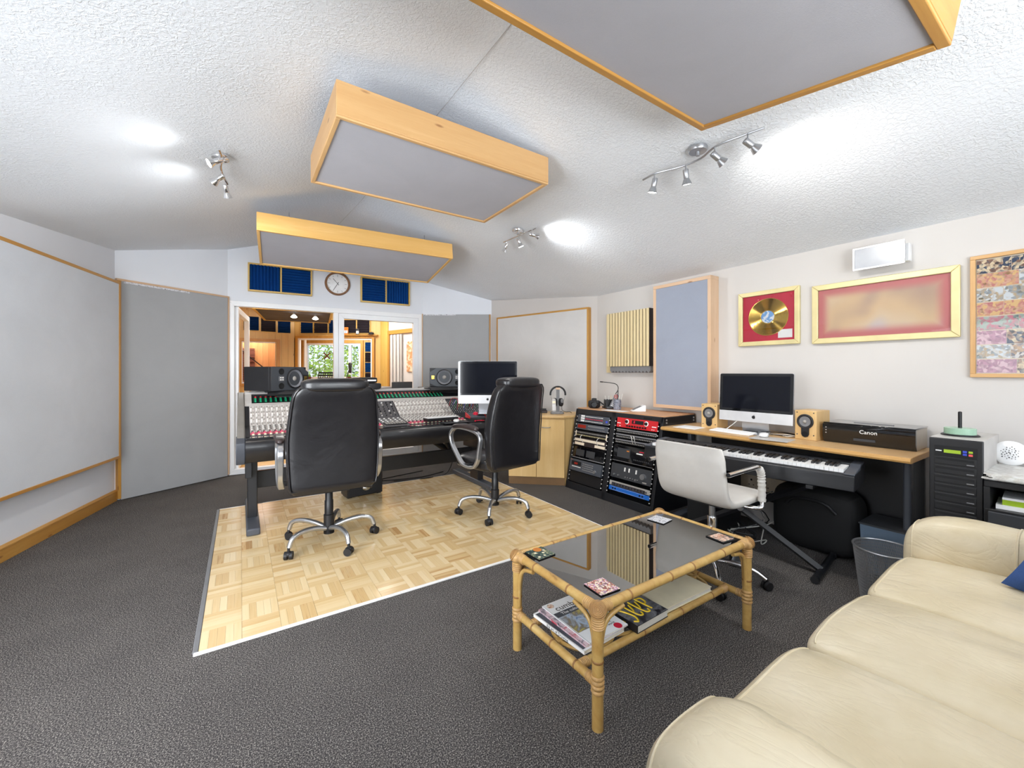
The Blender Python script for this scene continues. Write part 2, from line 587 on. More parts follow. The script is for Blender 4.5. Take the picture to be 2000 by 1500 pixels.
plain('knob_grey', (160, 156, 150), 0.4)
plain('knob_red', (210, 30, 60), 0.35)
plain('cap_ivory', (240, 228, 196), 0.35)
plain('led_green', (30, 170, 120), 0.4)
plain('led_red', (200, 50, 60), 0.4)
plain('silver', (196, 198, 202), 0.28, metal=0.9)
plain('satin_metal', (176, 178, 182), 0.32, metal=0.85)
plain('chrome', (230, 230, 232), 0.07, metal=1.0)
plain('brushed', (170, 160, 150), 0.3, metal=0.9)
plain('gold_frame', (218, 204, 152), 0.36, metal=0.25)
plain('gold_disc', (214, 176, 90), 0.16, metal=0.95)
plain('red_mount', (196, 32, 62), 0.6)
plain('blue_foam', (16, 72, 140), 0.95, bump=(240, 0.2), spec=0.1)
plain('blue_foam_dark', (10, 44, 92), 0.95, bump=(240, 0.2), spec=0.1)
plain('grey_foam', (52, 48, 56), 0.95, bump=(240, 0.2), spec=0.1)
def leather(name, c, rough, wr, fine, col2=None):
    m, t, b = _new(name)
    b.inputs['Roughness'].default_value = rough
    b.inputs['Coat Weight'].default_value = 0.15
    vec = _coords(t)
    n = _noise(t, vec, 5, 4, 0.6)
    c2 = col2 or [x * 0.9 for x in c]
    r = _ramp(t, n.outputs['Fac'], [(0.35, lin(c2)), (0.65, lin(c))])
    t.links.new(r.outputs['Color'], b.inputs['Base Color'])
    n1 = _noise(t, _coords(t, (1, 2.6, 1)), 4.5, 3, 0.5, 1.4)
    n2 = _noise(t, vec, 160, 3, 0.6)
    mu = t.nodes.new('ShaderNodeMath'); mu.operation = 'MULTIPLY_ADD'
    t.links.new(n2.outputs['Fac'], mu.inputs[0]); mu.inputs[1].default_value = fine
    t.links.new(n1.outputs['Fac'], mu.inputs[2])
    _bump(t, b, mu.outputs[0], wr, 0.03)
def sofa_leather():
    m, t, b = _new('cream_leather')
    b.inputs['Roughness'].default_value = 0.33
    b.inputs['Coat Weight'].default_value = 0.2
    b.inputs['Coat Roughness'].default_value = 0.25
    vec = _coords(t)
    n = _noise(t, vec, 4, 4, 0.6)
    r = _ramp(t, n.outputs['Fac'], [(0.35, lin((210, 195, 162))), (0.65, lin((223, 210, 182)))])
    t.links.new(r.outputs['Color'], b.inputs['Base Color'])
    # long folds running front to back, short creases across them, fine grain
    n1 = _noise(t, _coords(t, (2.2, 0.7, 1.5)), 5.0, 4, 0.5, 2.2)
    fr = _ramp(t, n1.outputs['Fac'], [(0.40, (1, 1, 1, 1)), (0.475, (0.55, 0.55, 0.55, 1)), (0.5, (0, 0, 0, 1)), (0.525, (0.55, 0.55, 0.55, 1)), (0.60, (1, 1, 1, 1))])
    n3 = _noise(t, vec, 22, 4, 0.6, 1.5)
    n2 = _noise(t, vec, 190, 3, 0.6)
    a = t.nodes.new('ShaderNodeMath'); a.operation = 'MULTIPLY_ADD'
    t.links.new(n3.outputs['Fac'], a.inputs[0]); a.inputs[1].default_value = 0.22; t.links.new(fr.outputs['Color'], a.inputs[2])
    a2 = t.nodes.new('ShaderNodeMath'); a2.operation = 'MULTIPLY_ADD'
    t.links.new(n2.outputs['Fac'], a2.inputs[0]); a2.inputs[1].default_value = 0.05; t.links.new(a.outputs[0], a2.inputs[2])
    _bump(t, b, a2.outputs[0], 0.14, 0.010)
sofa_leather()
leather('black_leather', (26, 25, 28), 0.34, 0.12, 0.06, (20, 19, 22))
leather('arm_leather', (56, 44, 42), 0.34, 0.1, 0.05, (34, 30, 32))
leather('white_leather', (206, 202, 196), 0.42, 0.1, 0.05, (196, 192, 186))
fabric('blue_cushion', (62, 88, 140), weave=200, strength=0.5)
def bamboo():
    m, t, b = _new('bamboo')
    b.inputs['Roughness'].default_value = 0.3
    b.inputs['Coat Weight'].default_value = 0.3
    vec = _coords(t)
    n = _noise(t, vec, 9, 5, 0.65, 0.8)
    r = _ramp(t, n.outputs['Fac'], [(0.26, lin((120, 80, 38))), (0.38, lin((182, 142, 78))), (0.6, lin((200, 164, 98))), (0.75, lin((212, 182, 120)))])
    t.links.new(r.outputs['Color'], b.inputs['Base Color'])
bamboo()
plain('cane', (190, 150, 96), 0.45, var=0.1, vscale=60)
plain('bamboo_node', (146, 104, 58), 0.5)
plain('cane_dark', (172, 130, 80), 0.5)
plain('pages', (214, 208, 196), 0.8)
plain('yellow_print', (236, 200, 40), 0.5)
plain('red_unit', (196, 36, 42), 0.35)
plain('blue_unit', (24, 98, 186), 0.35)
plain('screen_dark', (14, 16, 24), 0.08, spec=0.3)
plain('lcd_green', (160, 190, 40), 0.4)
plain('red_button', (226, 90, 90), 0.4)
plain('blue_button', (60, 80, 200), 0.4)
plain('cd_green', (170, 206, 180), 0.25)
plain('skirting_dark', (128, 96, 60), 0.5)
plain('red_display', (150, 36, 26), 0.3)
plain('amber', (200, 120, 40), 0.4)
plain('brown_black', (40, 30, 32), 0.5)
plain('printer_side', (168, 156, 140), 0.3)
plain('wire_white', (216, 214, 208), 0.5)
plain('wire_red', (190, 40, 48), 0.5)
plain('wire_green', (40, 130, 90), 0.5)
plain('wire_blue', (70, 70, 170), 0.5)
plain('wire_yellow', (200, 180, 60), 0.5)
plain('leaf_green', (170, 196, 80), 0.6, var=0.35, vscale=3)
plain('leaf_dark', (110, 150, 60), 0.6, var=0.35, vscale=3)
plain('grass', (120, 150, 70), 0.9, var=0.2)
emit('bulb_white', (255, 252, 246), 14)
emit('bulb_soft', (255, 250, 240), 3.0)
glass('table_glass', (0.34, 0.36, 0.38), 1.8, 0.33)
glass('door_glass', (0.93, 0.95, 0.95), 1.5, 0.06)
glass('clear_glass', (0.96, 0.97, 0.97), 1.45, 0.0)
glass('frame_glass', (0.98, 0.98, 0.98), 1.3, 0.0)
plain('frosted', (206, 212, 222), 0.25, spec=0.6)
MATS['frosted'].node_tree.nodes['Principled BSDF'].inputs['Transmission Weight'].default_value = 0.5
blotch('blurred_print', [(206, 130, 130), (216, 168, 140), (226, 198, 164), (206, 176, 146), (220, 190, 170)], 3.2, 0.35, 1)
crowd('collage_a', [(30, 40, 60), (170, 150, 150), (206, 170, 130), (60, 70, 96), (220, 214, 210)], 70)
crowd('collage_b', [(150, 110, 70), (226, 180, 150), (200, 120, 120), (230, 190, 130)], 70)
crowd('collage_c', [(120, 110, 80), (160, 170, 180), (196, 170, 130), (220, 226, 230)], 70)
crowd('collage_d', [(96, 60, 90), (206, 150, 176), (170, 120, 140), (226, 190, 200)], 70)
crowd('collage_e', [(80, 90, 100), (150, 170, 160), (210, 120, 140), (176, 190, 180)], 70)
crowd('collage_f', [(20, 24, 34), (150, 110, 90), (236, 216, 180), (40, 60, 90)], 70)
blotch('mag_photo', [(96, 120, 170), (190, 206, 224), (130, 120, 110), (206, 190, 90), (110, 150, 200)], 12, 0.3)
blotch('mag_red', [(190, 30, 60), (226, 200, 206), (60, 60, 80)], 30, 0.3)
blotch('book_photo', [(24, 24, 30), (60, 60, 68), (130, 130, 134), (40, 40, 48)], 12, 0.3)
blotch('coaster_floral', [(20, 40, 46), (30, 60, 60), (90, 110, 90), (226, 206, 150)], 60, 0.3, lo=0.35, hi=0.7)
crowd('coaster_crowd', [(120, 50, 60), (226, 190, 150), (190, 90, 90), (90, 70, 50), (200, 150, 190), (240, 226, 200)], 150)
blotch('coaster_grey', [(70, 70, 74), (190, 190, 196), (230, 230, 236), (120, 120, 110)], 60, 0.3)
crowd('coaster_warm', [(40, 30, 34), (216, 160, 130), (236, 220, 200), (90, 70, 60), (226, 190, 170)], 110)
blotch('label_art', [(230, 236, 244), (120, 170, 226), (150, 190, 236)], 14, 0.5, interp='CONSTANT')
crowd('poster_mix', [(150, 100, 70), (206, 166, 120), (190, 130, 90), (226, 206, 180)], 20)
blotch('cup_print', [(40, 44, 54), (110, 116, 130), (150, 150, 160), (70, 60, 60)], 60)
blotch('newsprint', [(236, 236, 232), (200, 196, 190), (226, 226, 222)], 18)
plain('monitor_grey', (62, 66, 72), 0.5)
plain('woofer_grey', (120, 122, 128), 0.3)

# ---------------------------------------------------------------- the setting
def lerp(a, b, t): return a + (b - a) * t
def interp(y, pts):
    if y <= pts[0][0]: return pts[0][1]
    for (a, za), (b, zb) in zip(pts, pts[1:]):
        if y <= b: return lerp(za, zb, (y - a) / (b - a))
    return pts[-1][1]
RIDGE = 0.97
def zceil(x, y):
    xl = -1.311 + .2236 * (y - 4.079)
    xr = 3.62 if y < 3.58 else 3.62 - (y - 3.58) * .348
    zl = 2.278 + max(0, y - 4.079) * .103
    zr = 2.165 + max(0, y - 3.58) * .108
    zm = interp(y, [(1.43, 2.75), (2.27, 2.775), (4.2, 2.92), (6, 3.08)])
    if x < RIDGE: return lerp(zl, zm, (x - xl) / (RIDGE - xl))
    return lerp(zm, zr, (x - RIDGE) / (xr - RIDGE))

WALLL = ((-2.805, -2.6), (-1.013, 5.412))
TOP = 3.35
def slab(name, p, q, z0, z1, mat, t=0.12, ext=0.0, parent=None):
    """vertical slab whose inner face runs p->q, thickness to the left of that direction"""
    d = Vector((q[0] - p[0], q[1] - p[1])); L = d.length; d.normalize()
    n = Vector((-d.y, d.x))
    a = Vector(p) - d * ext; b = Vector(q) + d * ext
    m = MB()
    c, e = b + n * t, a + n * t
    m.hexa([(a.x, a.y, z0), (b.x, b.y, z0), (c.x, c.y, z0), (e.x, e.y, z0)], [(a.x, a.y, z1), (b.x, b.y, z1), (c.x, c.y, z1), (e.x, e.y, z1)])
    return struct(m.build(name, mat, parent))
A0, A1, A2, A3, A4, A5, A6 = (-2.805, -2.6), (-1.013, 5.412), (-.13, 5.98), (2.27, 5.855), (3.133, 5.284), (3.62, 3.58), (3.62, -2.6)
m = MB(); m.box(-3.0, 3.8, -2.75, 6.0, -0.1, 0.0)
struct(m.build('floor', 'carpet'))
slab('wall_left', A0, A1, -0.1, TOP, 'wall_paint', ext=0.0)
slab('wall_left_front', A1, A2, -0.1, TOP, 'wall_paint')
slab('wall_front', A2, A3, 2.105, TOP, 'wall_paint')
slab('wall_right_front', A3, A4, -0.1, TOP, 'wall_paint')
slab('wall_right_angled', A4, A5, -0.1, TOP, 'wall_paint_warm')
slab('wall_right', A5, A6, -0.1, TOP, 'wall_paint_warm')
slab('wall_rear', A6, A0, -0.1, TOP, 'wall_paint')
def ceiling():
    m = MB(); ny = 44; nx = 40; vs = []; fs = []
    for i in range(ny + 1):
        y = lerp(-2.8, 6.1, i / ny)
        xl = -1.311 + .2236 * (y - 4.079) - 0.15
        xr = (3.62 if y < 3.58 else 3.62 - (y - 3.58) * .348) + 0.15
        for j in range(nx + 1):
            t = j / nx
            x = lerp(xl, RIDGE, t * 2) if t <= 0.5 else lerp(RIDGE, xr, t * 2 - 1)
            z = zceil(x, y)
            # slack in the plasterboard: gentle waves, none at the walls
            e = max(0.0, 1 - abs(t * 2 - 1) * 1.05)
            z += 0.022 * e * math.sin(3.1 * x + 1.3 * y) * math.sin(1.9 * y + 0.4) - 0.012 * math.exp(-((x - RIDGE) / 0.12) ** 2)
            vs.append((x, y, z))
    for i in range(ny):
        for j in range(nx):
            q = i * (nx + 1) + j
            fs.append((q, q + nx + 1, q + nx + 2, q + 1))
    m.add(vs, fs)
    o = struct(m.build('ceiling', 'ceiling_artex', smooth=True))
    o.data.polygons.foreach_set('use_smooth', [True] * len(o.data.polygons))
    md = o.modifiers.new('thickness', 'SOLIDIFY'); md.thickness = 0.04; md.offset = -1
    # thin taped joint along the ridge
    j = MB(); pts = [(RIDGE, lerp(-2.6, 5.95, k / 40), zceil(RIDGE, lerp(-2.6, 5.95, k / 40)) - 0.014) for k in range(41)]
    j.tube(pts, 0.0012, 5)
    j.build('joint_strip', 'knob_grey', o)
ceiling()

# baseboard of honey pine along the left wall, with a moulded top edge
LA = math.atan2(A1[1] - A0[1], A1[0] - A0[0])
def wallroot(name, p, ang):
    o = bpy.data.objects.new(name, None); col.objects.link(o)
    o.location = (p[0], p[1], 0); o.rotation_euler = (0, 0, ang)
    o.empty_display_size = 0.05
    return o
LL = math.hypot(A1[0] - A0[0], A1[1] - A0[1])
bb = struct(wallroot('baseboard_left', A0, LA))
MB().prism([(-0.002, 0.0), (-0.022, 0.0), (-0.022, 0.082), (-0.002, 0.082)], 0, LL - 0.005, 'x').build('board', 'honey_X', bb, bevel=0.002)
MB().prism([(-0.002, 0.084), (-0.024, 0.084), (-0.024, 0.094), (-0.014, 0.103), (-0.002, 0.106)], 0, LL - 0.004, 'x').build('moulding', 'honey_X', bb, smooth=True)

# ---- parquet floor panel let into the carpet
def parquet_panel():
    root = struct(bpy.data.objects.new('floor_parquet', None)); col.objects.link(root)
    x0, y0 = -0.155, 2.265
    root.location = (x0, y0, 0.0)
    nx, ny, s = 16, 14, 0.1602
    MB().box(0, nx * s, 0, ny * s, 0.0005, 0.003).build('underlay', 'cane_dark', root)
    meshes = {'X': [], 'Y': []}
    rnd = random.Random(3)
    for ax in 'XY':
        for k in range(6):
            m = MB(); tones = []
            nf = 5; w = (s - 0.0006) / nf
            for i in range(nf):
                h = 0.0098 + rnd.uniform(-0.0002, 0.0002)
                a, b = i * w + 0.0003, (i + 1) * w - 0.0003
                if ax == 'X': m.box(0.0004, s - 0.0006, a, b, 0.003, h)
                else: m.box(a, b, 0.0004, s - 0.0006, 0.003, h)
                tones += [rnd.uniform(-0.05, 0.6)] * 6
            me = m.mesh('parquet_block', 'parquet_' + ax)
            at = me.attributes.new('tone', 'FLOAT', 'FACE')
            at.data.foreach_set('value', tones)
            meshes[ax].append(me)
    for i in range(nx):
        for j in range(ny):
            ax = 'X' if (i + j) % 2 else 'Y'
            if rnd.random() < 0.04: ax = 'X' if ax == 'Y' else 'Y'
            o = bpy.data.objects.new('parquet_block', rnd.choice(meshes[ax]))
            col.objects.link(o); o.parent = root
            o.location = (i * s, j * s, rnd.uniform(0, 0.0003))
    W, D = nx * s, ny * s
    for (a, b, c, d) in ((-0.018, W + 0.006, -0.018, -0.001), (-0.006, W + 0.006, D + 0.001, D + 0.006), (W + 0.0005, W + 0.006, 0, D)):
        lab(MB().box(a, b, c, d, 0.001, 0.012).build('edge_strip', 'knob_white', root, bevel=0.003), 'white metal threshold strip')
    lab(MB().box(-0.022, -0.001, 0, D, 0.001, 0.012).build('edge_strip', 'mid_grey', root, bevel=0.003), 'grey side threshold strip')
parquet_panel()

# ---- sliding door unit between the control room and the live room
FA = math.atan2(A3[1] - A2[1], A3[0] - A2[0])
FL = math.hypot(A3[0] - A2[0], A3[1] - A2[1])
door = struct(wallroot('door_1', A2, FA))
def ring(m, x0, x1, z0, z1, w, y0, y1):
    """mitred rectangular frame in the local xz plane"""
    o = [(x0, z0), (x1, z0), (x1, z1), (x0, z1)]
    i = [(x0 + w, z0 + w), (x1 - w, z0 + w), (x1 - w, z1 - w), (x0 + w, z1 - w)]
    for k in range(4):
        l = (k + 1) % 4
        m.prism([o[k], o[l], i[l], i[k]], y0, y1, 'y')
    return m
ring(MB(), 0.005, FL - 0.005, 0.002, 2.103, 0.062, -0.01, 0.08).build('outer_frame', 'upvc', door, bevel=0.003)
MB().box(1.175, 1.235, -0.004, 0.07, 0.06, 2.045).build('mullion', 'upvc', door, bevel=0.003)
sash = ring(MB(), 1.238, FL - 0.068, 0.066, 2.04, 0.07, 0.0, 0.06).build('fixed_sash', 'upvc', door, bevel=0.003)
MB().box(1.305, FL - 0.135, 0.13, 1.972, 0.026, 0.032).build('pane', 'door_glass', sash)
ring(MB(), 1.300, FL - 0.130, 0.128, 1.976, 0.007, 0.018, 0.04).build('gasket', 'black_matt', sash)
osash = bpy.data.objects.new('opening_sash', None); col.objects.link(osash); osash.parent = door
osash.location = (0.075, 0.06, 0); osash.rotation_euler = (0, 0, R(86))
ring(MB(), 0.0, 1.08, 0.05, 2.04, 0.07, -0.03, 0.03).build('sash_frame', 'upvc', osash, bevel=0.003)
MB().box(0.065, 1.015, 0.115, 1.975, -0.003, 0.003).build('pane', 'clear_glass', osash)
MB().box(1.02, 1.05, 0.93, 1.13, -0.05, -0.03).cyl((1.035, -0.045, 1.04), (0.93, -0.075, 1.04), 0.01, n=8).build('door_handle', 'satin_metal', osash)

# ---- live room beyond: plank walls, laminate, ceiling
struct(MB().box(-1.1, 4.0, 6.0, 10.3, -0.1, 0.0).build('floor_live_room', 'laminate'))
struct(MB().box(-1.1, 4.2, 6.11, 10.4, 2.72, 2.8).build('ceiling_live_room', 'plank_pine'))
LR1, LR2, LR3, LR4 = (-0.95, 10.2), (0.99, 10.2), (2.594, 9.139), (3.55, 6.0)
slab('wall_live_left', (-0.95, 6.05), LR1, -0.1, 2.8, 'plank_pine')
def plank_wall(name, p, q, holes, w=0.118, mat='plank_pine', z1=2.72, t=0.06):
    L = math.hypot(q[0] - p[0], q[1] - p[1])
    r = struct(wallroot(name, p, math.atan2(q[1] - p[1], q[0] - p[0])))
    n = max(1, round(L / w)); w = L / n
    cells = []
    for i in range(n):
        a, b = i * w, (i + 1) * w
        spans = [(0.0, z1)]
        for hx0, hx1, hz0, hz1 in holes:
            if b > hx0 + 0.02 and a < hx1 - 0.02:
                new = []
                for s0, s1 in spans:
                    if hz0 > s0: new.append((s0, min(s1, hz0)))
                    if hz1 < s1: new.append((max(s0, hz1), s1))
                spans = new
        for s0, s1 in spans:
            if s1 - s0 > 0.02:
                MB().box(a + 0.0015, b - 0.0015, 0.0, 0.014, s0, s1).build('plank', mat, r)
                cells.append((a, b, s0, s1))
    bk = MB()
    for a, b, s0, s1 in cells: bk.box(a, b, 0.014, t, s0, s1)
    bk.build('backing', 'cane_dark', r)
    return r
w1 = plank_wall('wall_live_far_left', LR1, LR2, [(0.95, 1.596, 1.0, 1.89)])
w2 = plank_wall('wall_live_far_centre', LR2, LR3, [(0.07, 1.73, 0.95, 1.995)])
slab('wall_live_right', LR3, LR4, -0.1, 2.8, 'wall_paint_warm')
plank = wallroot('trim_3', LR3, math.atan2(LR4[1] - LR3[1], LR4[0] - LR3[0])); struct(plank)
MB().box(0.0, 0.28, -0.03, -0.002, 0, 2.7).build('board', 'yellow_pine_Z', plank)
MB().box(0.30, 0.36, -0.05, -0.002, 0, 2.05).build('board', 'honey_Z', plank)
MB().box(0.30, 1.9, -0.05, -0.002, 2.05, 2.13).build('board', 'honey_X', plank)
# return walls closing the gap beside the door unit
slab('wall_live_near_left', (-0.95, 6.06), (-0.14, 6.06), -0.1, 2.8, 'wall_paint', t=-0.05)
slab('wall_live_near_right', (2.28, 6.0), (3.7, 6.0), -0.1, 2.8, 'wall_paint', t=-0.05)
struct(MB().box(-1.1, 4.0, 6.02, 6.12, 2.12, 2.8).build('wall_live_near_top', 'plank_pine'))

# inner window of the left booth (frame, glass) and the booth itself
def frame_window(name, root, x0, x1, z0, z1, mat, w, y0, y1, pane=None):
    f = struct(wallroot(name, (0, 0), 0)); f.location = root.location; f.rotation_euler = root.rotation_euler
    ring(MB(), x0, x1, z0, z1, w, y0, y1).build('window_frame', mat, f)
    if pane: MB().box(x0 + w, x1 - w, 0.05, 0.054, z0 + w, z1 - w).build('pane', pane, f)
    return f
wf1 = frame_window('window_1', w1, 0.90, 1.66, 0.95, 1.95, 'honey_Z', 0.055, -0.03, 0.06)
ring(MB(), 0.955, 1.605, 1.005, 1.895, 0.03, 0.02, 0.06).build('inner_frame', 'upvc', wf1)
wf2 = frame_window('window_2', w2, 0.03, 1.77, 0.91, 2.04, 'honey_Z', 0.05, -0.03, 0.06)
ring(MB(), 0.08, 1.72, 0.96, 1.99, 0.035, 0.0, 0.06).build('inner_frame', 'upvc', wf2)
MB().box(0.2, 0.235, 0.02, 0.06, 0.99, 1.96).build('glazing_bar', 'upvc', wf2)
slab('wall_booth_left', (-0.6, 10.3), (-0.6, 11.7), -0.1, 2.6, 'orange_pine')
plank_wall('wall_booth_far', (-0.6, 11.7), (0.92, 11.7), [], 0.12, 'orange_pine', 2.5)
slab('wall_booth_right', (0.92, 11.7), (0.92, 10.3), -0.1, 2.6, 'orange_pine')
struct(MB().box(-0.7, 3.4, 10.25, 12.6, -0.1, 0.0).build('floor_booth', 'laminate'))
struct(MB().box(-0.8, 1.0, 10.25, 11.9, 2.5, 2.6).build('ceiling_booth', 'cream'))
m = MB(); m.prism([(1.0, 10.25), (1.0, 12.5), (3.3, 11.1), (2.7, 9.2)], 2.5, 2.6, 'z'); struct(m.build('ceiling_window_booth', 'plank_pine'))
slab('wall_window_booth_left', (1.02, 10.3), (1.02, 12.35), -0.1, 2.6, 'plank_pine', t=0.05)
B2a, B2b = (1.02, 12.339), (3.05, 10.996)
xw = lambda x: (x - 1.02) / math.cos(R(33.5))
w4 = plank_wall('wall_window_booth_far', B2a, B2b, [(xw(1.447), xw(2.635), 1.09, 1.99)], 0.12, 'plank_pine', 2.5)
slab('wall_window_booth_right', B2b, (2.66, 9.2), -0.1, 2.6, 'wall_paint', t=0.05)
wx0, wx1 = xw(1.447), xw(2.635)
wn = frame_window('window_3', w4, wx0 - 0.02, wx1 + 0.02, 1.07, 2.01, 'upvc', 0.05, -0.01, 0.08, None)
MB().box(wx0, wx1, 0.055, 0.06, 1.1, 1.98).build('pane', 'clear_glass', wn)
mid = lerp(wx0, wx1, 0.62)
MB().box(mid - 0.035, mid + 0.035, -0.005, 0.07, 1.1, 1.98).build('mullion', 'upvc', wn)
MB().box(wx1 - 0.30, wx1 - 0.24, -0.005, 0.07, 1.1, 1.98).build('mullion', 'upvc', wn)
ld = MB()
for k in range(1, 9):
    x = lerp(wx0, wx1, k / 9); ld.box(x - 0.003, x + 0.003, 0.048, 0.054, 1.1, 1.98)
for k in range(1, 4):
    z = lerp(1.1, 1.98, k / 4); ld.box(wx0, wx1, 0.048, 0.054, z - 0.003, z + 0.003)
ld.build('leaded_bars', 'mid_grey', wn)
ring(MB(), wx0 - 0.09, wx1 + 0.09, 1.0, 2.08, 0.07, -0.03, -0.002).build('architrave', 'honey_Z', wn)
MB().box(wx0 - 0.12, wx1 + 0.12, -0.12, 0.0, 1.0, 1.03).build('window_sill', 'cream', wn)

# garden outside the booth window
struct(MB().box(-4, 12, 12.7, 26, -0.4, -0.3).build('ground_garden', 'grass'))
def bush(name, c, r, label, mat, seed):
    rnd = random.Random(seed)
    root = thing(name, label, 'shrub', (c[0], c[1], -0.3), group='garden shrubs outside the booth window')
    MB().tube([(0, 0, 0), (0.05, 0, 0.5), (0, 0.05, 1.2)], [0.06, 0.05, 0.03], 8).build('stem', 'cane_dark', root)
    m = MB()
    for k in range(1500):
        a = rnd.uniform(0, 2 * math.pi); e = math.acos(rnd.uniform(-1, 1)); q = r * (rnd.random() ** 0.4)
        p = Vector((q * math.sin(e) * math.cos(a), q * math.sin(e) * math.sin(a), c[2] + 0.3 + q * 1.2 * math.cos(e)))
        u = Vector((rnd.uniform(-1, 1), rnd.uniform(-1, 1), rnd.uniform(-1, 1))).normalized() * rnd.uniform(0.05, 0.09)
        v = u.orthogonal().normalized() * u.length * 0.5
        m.add([p - u, p + v, p + u, p - v], [(0, 1, 2, 3)])
    stuff(m.build('leaves', mat, root))
bush('garden_shrub', (2.5, 15.0, 1.3), 1.1, 'yellow green leafy shrub seen through the left of the booth window', 'leaf_green', 1)
bush('garden_shrub', (5.0, 14.0, 1.2), 1.0, 'leafy green shrub seen through the right of the booth window', 'leaf_green', 2)
bush('garden_shrub', (4.3, 17.6, 2.0), 1.6, 'tall dark green shrub behind the others outside the booth window', 'leaf_dark', 3)

# ---------------------------------------------------------------- acoustic panels on the walls
def along(p, q, s): 
    L = math.hypot(q[0] - p[0], q[1] - p[1]); return (lerp(p[0], q[0], s / L), lerp(p[1], q[1], s / L))
# big framed panel, left wall: from s0 (behind the frame edge) to near the corner
sL = math.hypot(-1.046 - A0[0], 5.263 - A0[1])
def panel(name, label, cat, p, ang, w, z0, z1, depth, cloth, woodn, fw, group=None, side=None, gap=0.0, lip=0.004):
    r = thing(name, label, cat, (p[0], p[1], z0), ang, group)
    h = z1 - z0
    for k, (a, b, c, d, ax) in enumerate(((0, w, h - fw, h, 'X'), (0, w, 0, fw, 'X'), (0, fw, fw, h - fw, 'Z'), (w - fw, w, fw, h - fw, 'Z'))):
        MB().box(a, b, -depth - gap, -0.001 - gap, c, d).build('frame_rail' if ax == 'X' else 'frame_stile', woodn + '_' + ax, r, bevel=0.002)
    MB().box(fw, w - fw, -depth - gap + lip, -0.012 - gap, fw, h - fw).build('cloth_face', cloth, r)
    if gap > 0.01:
        MB().box(0.1, w - 0.1, -gap, 0, h * 0.2, h * 0.3).box(0.1, w - 0.1, -gap, 0, h * 0.7, h * 0.8).build('batten', 'cane_dark', r)
    return r
W0 = 2.3
pp = along(A0, A1, sL - W0)
panel('framed_absorber', 'large pale grey cloth panel in a thin honey pine frame on the long left wall', 'panel', pp, LA, W0, 0.435, 2.088, 0.05, 'cloth_grey', 'honey', 0.024, gap=0.06)
# full height grey absorber panels either side of the sliding door
PLA = math.atan2(A2[1] - A1[1], A2[0] - A1[0]); PLL = math.hypot(A2[0] - A1[0], A2[1] - A1[1])
r = thing('absorber_panel', 'tall grey cloth absorber filling the short wall left of the sliding door', 'panel', (A1[0], A1[1], 0), PLA)
MB().box(0.03, PLL - 0.025, -0.045, -0.004, 0.006, 2.125).build('cloth_face', 'cloth_mid', r, bevel=0.004)
MB().box(0.0, PLL - 0.005, -0.04, -0.002, 2.126, 2.145).build('frame_rail', 'pale_pine_X', r)
MB().box(0.004, 0.028, -0.05, -0.002, 0.02, 2.125).build('frame_stile', 'honey_Z', r)
MB().box(PLL - 0.022, PLL - 0.004, -0.04, -0.002, 0.02, 2.125).build('frame_stile', 'pale_pine_Z', r)
MB().box(0.05, 0.62, -0.047, -0.044, 2.106, 2.123).build('lining_strip', 'coaster_grey', r)
PRA = math.atan2(A4[1] - A3[1], A4[0] - A3[0]); PRL = math.hypot(A4[0] - A3[0], A4[1] - A3[1])
r = thing('absorber_panel', 'tall grey cloth absorber on the short wall right of the sliding door', 'panel', (A3[0], A3[1], 0), PRA)
MB().box(0.015, PRL - 0.035, -0.04, -0.004, 0.006, 2.10).build('cloth_face', 'cloth_mid', r, bevel=0.004)
MB().box(0.0, 0.012, -0.04, -0.002, 0.0, 2.11).build('frame_stile', 'pale_pine_Z', r)
MB().box(PRL - 0.032, PRL - 0.014, -0.045, -0.002, 0.0, 2.10).build('frame_stile', 'honey_Z', r)
MB().box(0.02, 0.5, -0.042, -0.039, 2.085, 2.10).build('lining_strip', 'coaster_grey', r)
# framed panel on the angled wall
RAA = math.atan2(A5[1] - A4[1], A5[0] - A4[0])
pp = along(A4, A5, 0.165)
panel('framed_absorber', 'pale grey cloth panel in a honey pine frame on the angled wall behind the headphones', 'panel', pp, RAA, 1.52, 0.55, 2.035, 0.07, 'cloth_pale', 'honey', 0.022)
# deep box absorber on the right wall
RW = -math.pi / 2
r = thing('box_absorber', 'deep pine box absorber with blue grey cloth, between the slatted diffuser and the gold disc', 'panel', (3.62, 2.674, 0.888), RW)
for a, b, c, d, ax in ((0, .611, 1.188, 1.22, 'X'), (0, .611, 0, .032, 'X'), (0, .032, .032, 1.188, 'Z'), (.579, .611, .032, 1.188, 'Z')):
    MB().box(a, b, -0.13, -0.001, c, d).build('frame_rail' if ax == 'X' else 'frame_stile', 'pale_pine_' + ax, r, bevel=0.002)
MB().box(.032, .579, -0.126, -0.01, .032, 1.188).build('cloth_face', 'cloth_blue', r)
